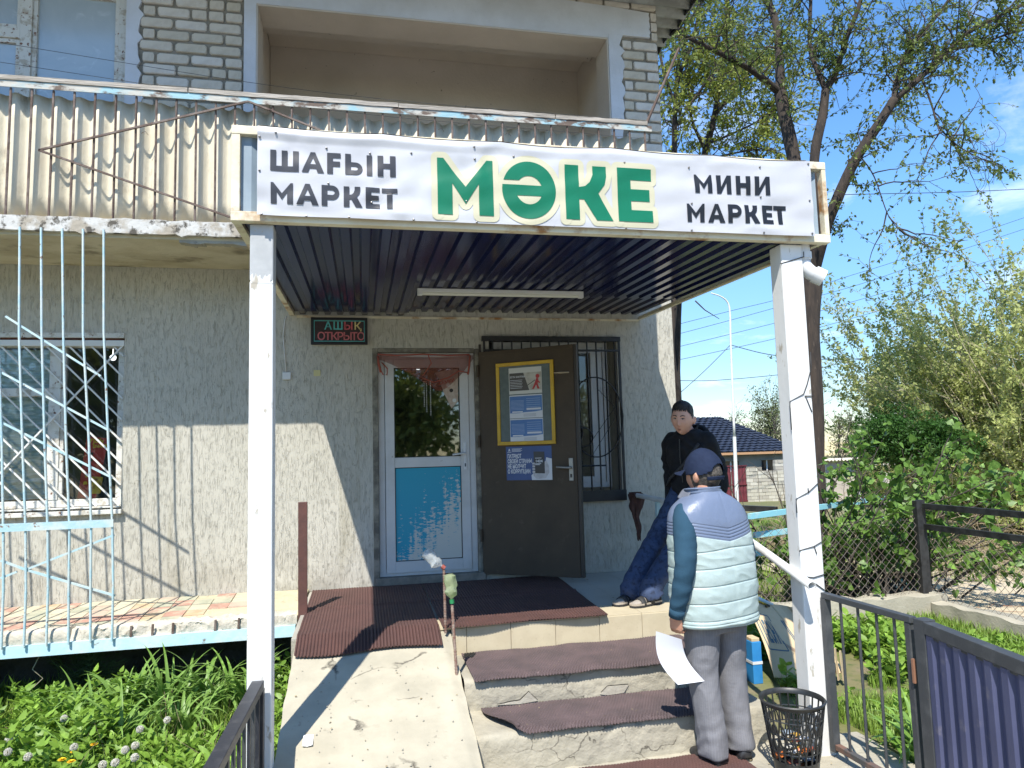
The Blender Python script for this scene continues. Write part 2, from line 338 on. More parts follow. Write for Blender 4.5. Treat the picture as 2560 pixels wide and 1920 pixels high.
# bricks
bw, bh, px, pz = .276, .093, .288, .109
bm_variants = []
for k in range(12):
    mb = MB()
    def rj(): return random.uniform(0, .007)
    cc = [(-1, -1), (1, -1), (1, 1), (-1, 1)]; base_o = []
    for sx, sz in cc:
        cx_, cz_ = .014+rj()*1.4, .012+rj(); X_, Z_ = sx*(bw/2-rj()), sz*(bh/2-rj()*.7); e = [(X_-sx*cx_, Z_), (X_, Z_-sz*cz_)]; base_o += e if sx*sz > 0 and sx > 0 or (sx < 0 and sz < 0) and False else e
    # order the eight corners round the face
    base_o.sort(key=lambda p: math.atan2(p[1]/bh, p[0]/bw))
    a = [(x, .02, z) for x, z in base_o]; b = [(x, -.004-random.uniform(0, .003), z) for x, z in base_o]; c = [(x*.94, -.013-random.uniform(0, .004), z*.84) for x, z in base_o]
    mb.add(a+b+c, [(i, (i+1) % 8, 8+(i+1) % 8, 8+i) for i in range(8)]+[(8+i, 8+(i+1) % 8, 16+(i+1) % 8, 16+i) for i in range(8)]+[tuple(range(16, 24))])
    me = bpy.data.meshes.new('brick'); me.from_pydata(mb.v, [], mb.f); me.materials.append(m_bricks[k % 3]); bm_variants.append(me)
def brick(xc, z, w):
    me = random.choice(bm_variants); o = bpy.data.objects.new('brick', me); COL.objects.link(o); o.parent = bld
    o.location = (xc-bld.location.x, .012+random.uniform(-.004, .004)-bld.location.y, z-bld.location.z); o.scale = (w/bw, 1, 1)
for r in range(29):
    z = 2.93+.055+r*pz
    if z > 5.72: break
    ofs = (0 if r % 2 else .14)+random.choice((0, 0, .03))
    # left pier
    x = -1.90+ofs-.02; brick((-1.895+x)/2-.0, z, max(.05, x+1.895-.016)) if x+1.895 > .07 else None
    while x < -1.05:
        w = min(px, -1.042-x)
        if random.random() < .12 and w > .25:
            for h in (0, 1): brick(x+w/4+h*w/2, z, w/2-.016)
        elif w > .06: brick(x+w/2, z, w-.014)
        x += w
    # strips right of the loggia and above it
    if z < 5.30: lo = 2.615+random.uniform(-.01, .02)
    elif z < 5.68: lo = 2.94
    else: lo = -.9
    x = XC
    first = True
    while x > lo+.05:
        w = (px if r % 2 else px/2) if first else px
        first = False; w = min(w, x-lo); brick(x-w/2, z, w-.014) if w > .05 else None; x -= w
# lower left, beyond the upper window, plain brick seen only from the side
# roof with wide eaves
rf = MB()
def corr_y(u, v):  # ridges run along x
    y = -1.25+u*9.6; return (-6.8+v*10.2, y, 5.74+.03*math.sin(y*2*math.pi/.175)+.0*y)
rf.grid(lambda u, v: corr_y(u, v), 500, 1)
rf.build('roof', M('weathered_asbestos_roof', (.30, .31, .30), (.20, .20, .19), 6, rough=.95, bump=.4, bscale=30), bld, solid=.012, smooth=True)
MB().grid(lambda u, v: (3.38+.012*math.sin(u*90)+.02*v, -1.25+u*9.6, 5.715+.05*v+.012*math.sin(u*140)), 300, 1).build('roof_edge_board', M('black_edge', (.02, .02, .02), rough=.9), bld, solid=.02)

# ------------------------------------------------------------------ upper window
uw = thing('upstairs_window', 'large cream timber window with hazy panes at the upper left', 'window', (-3, .1, 3.3))
fy = .10
fr = MB()
for a, b in (((-2.10, fy-.04, 3.3), (-2.022, fy+.05, 5.45)), ((-3.9, fy-.04, 5.30), (-2.10, fy+.05, 5.45)), ((-3.9, fy-.04, 3.3), (-2.10, fy+.05, 3.38)), ((-2.88, fy-.05, 3.38), (-2.79, fy+.05, 5.30)), ((-4.09, fy-.04, 3.3), (-3.9, fy+.05, 5.45))):
    fr.box(a, b)
fr.build('frame', m_white_wood, uw, bevel=.006)
for a in ((-2.79, -2.10, 3.38, 5.30), (-3.9, -2.88, 3.38, 4.83), (-3.9, -2.88, 4.93, 5.30)):
    x0, x1, z0, z1 = a; sb = MB(); t = .035
    sb.box((x0, fy-.03, z0), (x0+t, fy+.03, z1)); sb.box((x1-t, fy-.03, z0), (x1, fy+.03, z1)); sb.box((x0+t, fy-.03, z0), (x1-t, fy+.03, z0+t)); sb.box((x0+t, fy-.03, z1-t), (x1-t, fy+.03, z1))
    s_ = sb.build('sash', m_white_wood, uw, bevel=.004)
    MB().box((x0+t, fy-.003, z0+t), (x1-t, fy+.003, z1-t)).build('pane', m_glass_hazy, s_)
box('transom', (-3.9, fy-.045, 4.832), (-2.88, fy+.05, 4.928), m_white_wood, uw, .005)

# ------------------------------------------------------------------ balcony
bal = thing('balcony', 'long upper balcony of cream corrugated sheets behind thin vertical rods', 'balcony', (-1, -.45, 2.8))
YB = -.88
box('floor_slab', (-6, YB+.02, 2.82), (2.5, -.005, 2.95), M('stained_slab', (.56, .50, .36), (.42, .36, .24), 2.5, (.42, .62), (.17, .14, .09), 3.6, (.55, .68), rough=.95, bump=.7, bscale=20, stretch=(.6, 1, 1), detail=10), bal)
fb = MB()
n = 200; top = []; bot = []
for i in range(n+1):
    x = -6+8.5*i/n; top.append((x, 2.955+.012*nz(x*9, 0, 0))); bot.append((x, 2.845+.010*nz(x*7, 3, 0)-(.018 if random.random() < .05 else 0)))
for i in range(n):
    a, b, c, d = bot[i], bot[i+1], top[i+1], top[i]
    fb.hexa([(a[0], YB-.02, a[1]), (b[0], YB-.02, b[1]), (b[0], YB+.019, b[1]), (a[0], YB+.019, a[1]), (d[0], YB-.02, d[1]), (c[0], YB-.02, c[1]), (c[0], YB+.019, c[1]), (d[0], YB+.019, d[1])])
fb.build('edge_beam', m_flaky, bal)
# crumbled layer under the edge beam
cr = MB()
for i in range(46):
    x = -1.35+i*.022; d = .02+.05*abs(nz(x*6, 1, 4)); cr.box((x, YB+.02, 2.82-d), (x+.022, YB+.08+.05*random.random(), 2.819))
cr.build('broken_edge', m_concrete_dk, bal)
tr = MB(); tr.box((-6, YB-.022, 3.915), (2.50, YB-.016, 3.965)); tr.box((-6, YB-.016, 3.958), (2.50, YB+.03, 3.965)); tr.build('top_rail', m_flaky_blue, bal)
m_grey_wood = M('weathered_board', (.42, .38, .33), (.28, .25, .21), 10, (.4, .6), (.08, .07, .06), 18, (.6, .68), stretch=(.25, 1, 3), rough=.95, bump=.8, bscale=30)
for i, (a, b) in enumerate(((-6, -1.3), (-1.29, .30), (.305, 1.62), (1.63, 2.46))):
    mb = MB(); m_ = 24
    mb.grid(lambda u, v: (a+(b-a)*u, YB-.03+.09*v, 3.985+.006*nz(u*9+a, v*2, 1)+(.03*u if i == 2 else 0)*0), m_, 1)
    mb.build('handrail_board', m_grey_wood, bal, solid=.035)
x = -6.0
xs_b = []
x = 2.44
while x > -5.5: xs_b.append(x); x -= .1415
bar_me = None
for x in xs_b:
    o = MB().tube([(x, YB-.004+random.uniform(-.002, .002), 3.916), (x+random.uniform(-.006, .006), YB-.004, 2.93)], .0085, 6).build('rod', m_rust_dark, bal, auto=60)
for p, q in (((-2.307, 3.445), (-.857, 3.93)), ((-2.307, 3.445), (-.96, 2.99)), ((-.857, 3.93), (.0, 3.62))):
    beam('diagonal_rod', (p[0], YB-.022, p[1]), (q[0], YB-.022, q[1]), .014, .014, m_rust_dark, bal)
# corrugated sheets (profile 54: pitch about .142)
a = -6.0
sheets = [(-6, -2.62), (-2.62, -.83), (-.83, .43), (.43, 1.55), (1.55, 2.47)]
for i, (a, b) in enumerate(sheets):
    ztop = (3.93, 3.90, 3.885, 3.90, 3.885)[i]; yo = -.815+(.006 if i % 2 else 0)
    def sh(u, v, a=a, b=b, ztop=ztop, yo=yo):
        x = a+(b-a)*u; zz = 2.955+v*(ztop-2.955)
        return (x, yo+.026*math.cos(2*math.pi*(x+.03)/.1415)+.004*nz(x*3, zz*2, i), zz+(.012*nz(x*11, 2, 2) if v > .99 else 0))
    mb = MB().grid(sh, int((b-a)/.012), 5); mb.build('corrugated_sheet', m_slate, bal, smooth=True, solid=.007)
for sx, sz in ((-1.62, 3.62), (-.72, 3.86), (.62, 3.80), (1.18, 3.80)):
    MB().tube([(sx, YB-.02, sz), (sx+.03, YB-.035, sz+.012), (sx+.05, YB-.02, sz-.01)], .002, 5).build('wire_tie', m_rust_dark, bal)
    
# washing wires across the loggia
for k, (z0, z1, sag) in enumerate(((4.62, 4.28, .10), (4.45, 4.10, .08))):
    pts = [(-3.6+6.4*t, -.35, z0+(z1-z0)*t-sag*math.sin(math.pi*t)+.01*math.sin(9*t)) for t in [i/30 for i in range(31)]]
    o = MB().tube(pts, .0022, 5).build('clothes_wire', m_old_metal)
    tag(o, ('upper' if k == 0 else 'lower')+' of the two thin bare wires sagging across the loggia', 'wire', 'wires across the loggia')
rp_ = tube('rusty_pipe', [(2.45, YB+.02, 3.96), (2.75, YB-.12, 4.65)], .013, m_rust_dark)
tag(rp_, 'thin rusty pipe leaning outward from the right end of the balcony rail', 'pipe')

# ------------------------------------------------------------------ left shop window
w = thing('shop_window', 'white framed shop window with diagonal white bars at the left', 'window', (-3, .1, .77))
y0 = .07
mb = MB(); mb.box((-2.035, y0-.01, .80), (-1.974, y0+.06, 2.19)); mb.box((-4.09, y0-.01, 2.13), (-2.035, y0+.06, 2.19)); mb.box((-4.09, y0-.01, .80), (-2.035, y0+.06, .86)); mb.build('frame', m_white_wood, w, bevel=.004)
mb = MB(); mb.box((-2.56, y0-.015, .86), (-2.47, y0+.05, 2.13)); mb.box((-2.47, y0-.005, .86), (-2.44, y0+.05, 2.13)); mb.build('mullion', m_white_wood, w, bevel=.004)
box('transom', (-4.09, y0-.012, 1.72), (-2.56, y0+.05, 1.79), m_white_wood, w, .004)
box('pane', (-2.44, y0+.02, .86), (-2.035, y0+.026, 2.13), m_glass, w)
box('pane', (-4.09, y0+.02, 1.79), (-2.56, y0+.026, 2.13), m_glass, w)
box('pane', (-4.09, y0+.02, .86), (-2.56, y0+.026, 1.72), m_glass, w)
box('lintel_board', (-4.09, -.012, 2.205), (-1.974, .065, 2.245), m_white_wood, w)
box('rotten_head', (-4.09, .02, 2.19), (-1.975, .068, 2.2045), M('red_rot', (.16, .06, .035), (.06, .03, .02), 20, rough=.95), w)
box('upper_rail', (-4.09, .0, 2.135), (-1.975, .055, 2.185), m_white_steel, w, .003)
mb = MB(); mb.box((-4.1, -.05, .735), (-1.955, .06, .772)); mb.box((-4.1, -.03, .785), (-1.975, .058, .798)); mb.build('sill', m_white_wood, w, bevel=.004)
# white diagonal bars, all leaning one way and one crossing
yb = .028
def clipbar(x0, z0, dx, dz, n):
    # clip to the opening
    ts = []
    lo, hi = 0, 1
    for (p, d, a, b) in ((x0, dx, -4.08, -1.985), (z0, dz, .80, 2.15)):
        t1, t2 = (a-p)/d, (b-p)/d; lo = max(lo, min(t1, t2)); hi = min(hi, max(t1, t2))
    if hi-lo > .02:
        beam(n, (x0+dx*lo, yb, z0+dz*lo), (x0+dx*hi, yb, z0+dz*hi), .013, .013, m_white_steel, w)
for k in range(-9, 8): clipbar(-2.9+k*.170, 2.30, 2.0, -2.12, 'grille_bar')
for k in (0, 1, 2): pass
beam('cross_bar', (-1.99, yb-.014, 2.14), (-3.0, yb-.014, .95), .013, .013, m_white_steel, w)
# foil blind behind the left panes
m_foil = M('silver_foil', (.40, .56, .52), (.70, .80, .78), 6, (.4, .6), rough=.35, metal=0, bump=1.6, bscale=9, stretch=(1, 1, 6), dist=1)
mb = MB(); mb.grid(lambda u, v: (-4.05+1.47*u, .16+.012*math.sin(v*150)+.02*nz(u*9, v*14, 0), .87+1.25*v), 40, 160)
o = mb.build('foil_blind', m_foil, smooth=True); tag(o, 'crinkled silvery blind of narrow slats behind the left pane', 'blind')
# hanging snack display
m_red = M('red_card', (.62, .02, .02), (.55, .015, .015), 4, rough=.4); m_yel = M('yellow_print', (.80, .52, .02), rough=.4); m_blk = M('black_print', (.02, .015, .015), rough=.5)
sn = thing('snack_display', 'red hanging card of snacks with yellow lettering behind the barred window', 'display card', (-2.2, .13, .86))
def card(n, q, m, y, par=sn, th=.004):
    return MB().prism(q, y, y+th).build(n, m, par)
card('card', [(-2.345, .865), (-2.205, .865), (-2.115, 1.36), (-2.285, 1.385)], m_red, .125)
card('bag', [(-2.255, .90), (-2.165, .90), (-2.15, 1.035), (-2.232, 1.045)], M('yellow_snack_bag', (.75, .48, .03), (.30, .12, .03), 22, (.5, .6), rough=.3), .112, th=.01)
def flat_text(body, size, x, y, z, m, par, bold=.0, rot=0, name='lettering', space=1, align='LEFT', sx=1):
    vs, fs = text_mesh(body, size, bold, space, align); c, s_ = math.cos(rot), math.sin(rot)
    mb = MB(); mb.add([(x+(vx*sx*c-vy*s_), y, z+(vx*sx*s_+vy*c)) for vx, vy, _ in vs], fs); return mb.build(name, m, par)
card('emblem', [(-2.275, 1.365), (-2.235, 1.362), (-2.255, 1.325)], m_yel, .1235, th=.001)
flat_text('Jolly', .05, -2.235, .1225, 1.325, m_yel, sn, .002)
flat_text('SNACK', .036, -2.235, .1225, 1.285, m_yel, sn, .002)
for i, (zx, zz) in enumerate(((-2.245, 1.23), (-2.25, 1.18), (-2.255, 1.13), (-2.27, 1.05), (-2.285, .99))): card('printed_figure', [(zx-.018, zz-.012), (zx+.016, zz-.01), (zx+.012, zz+.012), (zx-.004, zz+.018), (zx-.016, zz+.008)], m_blk if i < 3 else m_yel, .1225, th=.001)
# socket on the inner wall
sk = MB().box((-2.05, .2, 1.40), (-1.99, .215, 1.48)); o = sk.build('socket', m_white_pvc, bevel=.004); tag(o, 'white power socket inside the barred shop window', 'socket')
m_lamp = bpy.data.materials.new('lit_globe'); m_lamp.use_nodes = True
_b = m_lamp.node_tree.nodes['Principled BSDF']; _b.inputs['Emission Color'].default_value = (1, 1, 1, 1); _b.inputs['Emission Strength'].default_value = 1.6
for k, (lx, ly, lz) in enumerate(((-2.25, .6, 2.12), (-2.03, .9, 2.10), (.45, 1.2, 2.13), (.62, 1.6, 2.14))):
    mb = MB().lathe((lx, ly, lz), [(.0001, -.028), (.018, -.024), (.026, -.010), (.026, .010), (.012, .022), (.004, .03), (.004, .5)], 20)
    o = mb.build('pendant_lamp', m_lamp, smooth=True); tag(o, ('lit round lamp hanging inside the shop behind the barred window, the left one', 'lit round lamp hanging inside the shop behind the barred window, the right one', 'lit round lamp seen through the glass of the shop door, the nearer', 'lit round lamp seen through the glass of the shop door, the farther')[k], 'lamp', 'lit lamps inside the shop')

# ------------------------------------------------------------------ terrace below the left window
ter = thing('terrace', 'tiled ledge with crumbling edge and light blue rim along the plaster wall', 'ledge', (-2, -.45, -.16))
def tz(y): return .035+(y/.87)*.075     # slopes outward
sl = MB(); sl.hexa([(-6, -.84, -.13), (-.47, -.84, -.13), (-.47, 0, -.13), (-6, 0, -.13), (-6, -.84, tz(-.84)-.012), (-.47, -.84, tz(-.84)-.012), (-.47, -.003, .023), (-6, -.003, .023)])
sl.build('slab', M('tile_bed', (.52, .46, .31), (.42, .37, .25), 5, (.4, .65), (.30, .26, .18), 15, (.6, .7), rough=.95, bump=.8, bscale=25), ter)
tilemats = [M('tile_%s' % n, c, tuple(v*.75 for v in c), 9, (.45, .7), (.46, .41, .30), 10, (.46, .66), rough=.7, bump=.2, bscale=40) for n, c in
            (('red', (.42, .24, .18)), ('cream', (.52, .47, .34)), ('green', (.37, .37, .27)), ('orange', (.50, .36, .22)), ('pink', (.48, .36, .28)))]
tw = .148
for i in range(32):
    for j in range(6):
        x0 = -5.2+i*tw-.0; yy = -.84+j*.14
        if x0+tw > -.9-(.0 if j > 2 else .55-.15*j): continue
        if x0 > -1.7 and random.random() < .18: continue
        c = random.choices((0, 1, 2, 3, 4), ((3, 2, 1, 1, 2) if j < 2 else (1, 4, 2, 1, 1)))[0]
        if j == 2 and random.random() < .5: c = 0
        h = .008+random.uniform(-.003, .003)
        q = [(x0+.003, yy+.003), (x0+tw-.003, yy+.003), (x0+tw-.003, yy+.137), (x0+.003, yy+.137)]
        MB().hexa([(a, b, tz(b)-.014) for a, b in q]+[(a, b, tz(b)-.012+h) for a, b in q]).build('tile', tilemats[c], ter)
rb = MB(); prof = [(-.80, -.075), (-.868, -.078), (-.874, -.05), (-.872, -.02), (-.866, .0), (-.85, .012), (-.80, .014), (-.76, .004)]
nx_ = 620; vs = []
for i in range(nx_+1):
    x = -5.9+5.41*i/nx_; hole = max(0, nz(x*3.1, 4, 1))*1.3; hole2 = max(0, nz(x*9, 1, 1))*.8
    for j, (y, z) in enumerate(prof):
        k = 1 if 1 < j < 7 else .15; d = .016*nz(x*14, j*1.3, 2)+.010*nz(x*34, j*2.1, 5)+.006*nz(x*70, j*3, 8); plain = -2.95 < x < -2.02
        if plain: d *= .15; hole = hole2 = 0
        vs.append((x, y+k*(d+.05*hole+.03*hole2)-(.004 if plain else 0), z+k*(d-.045*hole*(j > 2)-.02*hole2)))
np_ = len(prof); rb.add(vs, [(i*np_+j, i*np_+j+1, (i+1)*np_+j+1, (i+1)*np_+j) for i in range(nx_) for j in range(np_-1)])
rb.build('broken_edge', M('pale_rubble', (.55, .50, .41), (.45, .41, .34), 12, (.4, .62), (.22, .18, .13), 18, (.60, .70), rough=.95, bump=1, bscale=40), ter, auto=35)
rim = MB(); rim.box((-6, -.895, -.158), (-.50, -.884, -.078)); rim.box((-6, -.884, -.086), (-.50, -.80, -.078)); rim.build('rim', M('blue_rim', (.42, .62, .68), (.55, .60, .58), 5, (.45, .65), (.16, .11, .08), 11, (.63, .70), rough=.8, bump=.3, bscale=25), ter)
for x in (-1.62, -1.48, -1.345, -1.06, -.9, -.68): beam('rod_stub', (x, -.88, -.10), (x+.004, -.88, -.0), .014, .014, m_rust_dark, ter)
box('under_wall', (-6, .02, -.75), (-.5, .24, -.12), m_dark_wall, ter)
# tall light blue grille between the balcony and the ledge
gr = thing('security_grille', 'tall light blue grille of thin bars between balcony and tiled ledge', 'grille', (-2.5, -.9, -.1))
GY = -.915
for k in range(18):
    x = -1.745-.1375*k
    pts = [(x-.11, GY, 2.86), (x-.085+random.uniform(-.006, .006), GY, 2.1), (x-.035+random.uniform(-.006, .006), GY, 1.3), (x, GY, .70), (x+.012+random.uniform(-.006, .006), GY, .3), (x+.015, GY, -.09)]
    MB().tube(pts, .0085, 7).build('bar', m_blue_paint, gr, auto=60)
MB().box((-5, GY-.016, .70), (-1.735, GY-.010, .755)).build('flat_bar', m_blue_paint, gr)
def dg(p, q): beam('diagonal_bar', (p[0], GY+.014, p[1]), (q[0], GY+.014, q[1]), .014, .014, m_blue_paint, gr)
for zz in (2.12, 1.42, .86+.30): pass
for (a, b) in (((12, 790), (250, 940)), ((0, 930), (275, 1078)), ((0, 1055), (280, 1195)), ((62, 1425), (284, 1338)), ((62, 1425), (286, 1490)), ((62, 1425), (0, 1402)), ((40, 1430), (0, 1446)), ((0, 1055), (-260, 930)), ((0, 930), (-260, 780))):
    p = at(*a, y=GY); q = at(*b, y=GY); dg((p.x, p.z), (q.x, q.z))
# ------------------------------------------------------------------ canopy
XL, XR, YF = -.63, 2.70, -2.88
def canz(y): return 2.425+.034*y          # falls towards the street
can = thing('entrance_canopy', 'porch canopy of dark blue corrugated sheet on two white square posts', 'canopy', (1.0, -1.5, -.56))
m_navy = M('navy_sheet', (.005, .009, .052), (.008, .013, .065), 3, rough=.14, spec=.22)
def trap(x, p=.108, d=.026):
    t = (x/p) % 1.0
    return d*(0 if t < .42 else (t-.42)/.10 if t < .52 else 1 if t < .88 else 1-(t-.88)/.12)
for (a, b, ya, yb_, dz) in ((XL+.04, .42, -2.84, -.02, 0), (.40, XR-.03, -2.84, -1.02, .004), (.40, XR-.03, -1.10, -.02, .036)):
    xs = sorted(set([a, b]+[k*.108+o for k in range(-8, 28) for o in (.0, .0454, .0562, .095) if a < k*.108+o < b]))
    mb = MB(); vs = []
    for y in (ya, yb_): vs += [(x, y, canz(y)+trap(x)+dz) for x in xs]
    n = len(xs); mb.add(vs, [(i, i+1, n+i+1, n+i) for i in range(n-1)])
    mb.build('corrugated_sheet', m_navy, can, solid=.002)
box('roof_sheet', (XL+.03, YF+.05, 2.50), (XR-.02, -.022, 2.51), M('canopy_top', (.05, .05, .09), rough=.4), can)
def fb_(n, a, b, m=None, bv=.003): return box(n, a, b, m or m_cream_steel, can, bv)
zb, zt = 2.322, 2.812
fb_('lower_beam', (XL, YF-.02, zb), (XR, YF+.03, zb+.05)); fb_('upper_beam', (XL, YF-.02, zt-.045), (XR, YF+.03, zt))
fb_('corner_upright', (XL, YF-.018, zb+.05), (XL+.042, YF+.03, zt-.045)); fb_('corner_upright', (XR-.028, YF-.018, zb+.05), (XR, YF+.03, zt-.045))
for xx in (.2, 1.0, 1.8): fb_('inner_upright', (xx, YF-.01, zb+.05), (xx+.04, YF+.03, zt-.045))
mbx = MB()
xs = [XL+.043+i*.0245 for i in range(int((XR-XL-.086)/.0245)+1)]; vs = []
for z in (zb+.051, zt-.046): vs += [(x, YF+.012+(.012 if (i//3) % 2 else 0), z) for i, x in enumerate(xs)]
n = len(xs); mbx.add(vs, [(i, i+1, n+i+1, n+i) for i in range(n-1)]); mbx.build('fascia_sheet', M('grey_blue_sheet', (.26, .33, .38), (.22, .28, .33), 6, rough=.5), can)
beam('side_beam', (XL+.02, YF+.03, 2.355), (XL+.02, -.003, 2.44), .04, .05, m_cream_steel, can); beam('side_beam', (XR-.02, YF+.03, 2.345), (XR-.02, -.003, 2.43), .03, .03, m_cream_steel, can)
beam('wall_rail', (XL+.06, -.012, 2.405), (XR-.04, -.012, 2.405), .012, .02, m_cream_steel, can)
# posts: the left one was only whitewashed up to a brush line
m_post = M('post_white', (.70, .70, .68), (.62, .62, .60), 5, (.45, .7), (.40, .36, .29), 15, (.62, .68), rough=.6, bump=.15, bscale=30, stretch=(1, 1, .45))
m_post_grey = M('post_grey', (.36, .37, .37), (.42, .43, .43), 9, (.4, .6), (.42, .34, .2), 30, (.66, .70), rough=.6, bump=.15, bscale=30)
def post(x0, x1, y0, y1, z0, z1, n='post'): return box(n, (x0, y0, z0), (x1, y1, z1), m_post, can, .007)
p1 = (-.545, -.432); post(p1[0], p1[1], -2.86, -2.745, -.70, 2.03)
mb = MB(); zz0 = 2.03
mb.box((p1[0]+.0, -2.86, 2.0304), (p1[1], -2.745, 2.321)); mb.build('post_top', m_post_grey, can, bevel=.007)
# brush marks at the line
mb = MB()
for i in range(9):
    xa = p1[0]+.005+i*.0118; mb.add([(xa, -2.8612, 2.02), (xa+.0116, -2.8612, 2.02), (xa+.0116, -2.8612, 2.035+random.uniform(-.01, .035)), (xa, -2.8612, 2.035+random.uniform(-.01, .035))], [(0, 1, 2, 3)])
mb.build('brush_marks', m_post, can)
post(2.405, 2.545, -2.845, -2.725, -.60, 2.322)
cap = MB(); cap.box((p1[0]-.01, -2.87, 2.3), (p1[1]+.01, -2.74, 2.3215)); 
# ------------------------------------------------------------------ downpipe elbow
dp = thing('downpipe_elbow', 'short white plastic drain elbow under the right corner of the canopy', 'drain pipe', (2.62, -2.8, 2.0))
cx, cy = 2.575, -2.80
MB().lathe((cx, cy, 0), [(.044, 2.325), (.044, 2.285), (.052, 2.285), (.052, 2.245), (.046, 2.245), (.046, 2.235)], 20).build('socket_collar', m_white_pvc, dp, auto=50)
pts = [(cx, cy, 2.245), (cx+.003, cy, 2.215), (cx+.016, cy-.008, 2.185), (cx+.040, cy-.015, 2.160), (cx+.075, cy-.025, 2.142)]
mb = MB().tube(pts, [.043]*5, 18, caps=False); mb.tube([(cx+.055, cy-.018, 2.155), (cx+.105, cy-.035, 2.125)], [.051, .051], 18, caps=False); mb.tube([(cx+.055, cy-.018, 2.155), (cx+.105, cy-.035, 2.125)], [.045, .045], 18, caps=False)
mb.build('elbow', m_white_pvc, dp, auto=50)

# ------------------------------------------------------------------ banner
YBN = YF-.045
def bfn(x, z):
    w = .007*nz(x*2.6+z*3.2, z*5, 1)+.005*nz(x*5-z*7, z*9, 4)
    for (sx, sz, a, k) in ((-.33, 2.71, .9, 70), (.28, 2.47, .6, 60), (.62, 2.70, 1.2, 60), (-.38, 2.38, .8, 70), (1.9, 2.74, .8, 60), (.12, 2.43, .9, 60), (2.2, 2.42, .8, 60), (1.2, 2.73, .5, 50), (.05, 2.52, .8, 80)):
        d2 = (x-sx)**2+(z-sz)**2; ang = math.atan2(z-sz, x-sx); w += .0055*a*math.sin(ang*4+sx*9)*math.exp(-d2*22)*min(1, d2*90)
    return w
BX0, BX1 = at(643, 440, y=YBN).x, at(2030, 480, y=YBN).x
BZ0, BZ1 = 2.348, 2.80
def bpt(u, v):
    x = BX0+(BX1-BX0)*u; e = .010*nz(x*1.7, 5, 5)
    top = BZ1+e-.012*abs(math.sin(u*math.pi*5)) ; bot = BZ0+.008*nz(x*2.1, 9, 5)
    z = bot+(top-bot)*v
    yy = YBN+bfn(x, z)*min(1, 12*v*(1-v)+.15) - (.012*(1-u)*max(0, 1-abs(v-.93)/.08))
    return (x, yy, z)
def bsurf(x, z):
    u = (x-BX0)/(BX1-BX0); e = .010*nz(x*1.7, 5, 5); top = BZ1+e-.012*abs(math.sin(u*math.pi*5)); bot = BZ0+.008*nz(x*2.1, 9, 5); v = (z-bot)/(top-bot)
    return YBN+bfn(x, z)*min(1, 12*v*(1-v)+.15) - (.012*(1-u)*max(0, 1-abs(v-.93)/.08))
ban = thing('shop_banner', 'white vinyl banner with large green and small black lettering across the canopy front', 'banner', ((BX0+BX1)/2, YBN, BZ0))
m_vinyl = M('white_vinyl', (.50, .505, .525), (.47, .47, .49), 2, rough=.38, spec=.4)
MB().grid(bpt, 420, 64).build('vinyl_sheet', m_vinyl, ban, smooth=True)
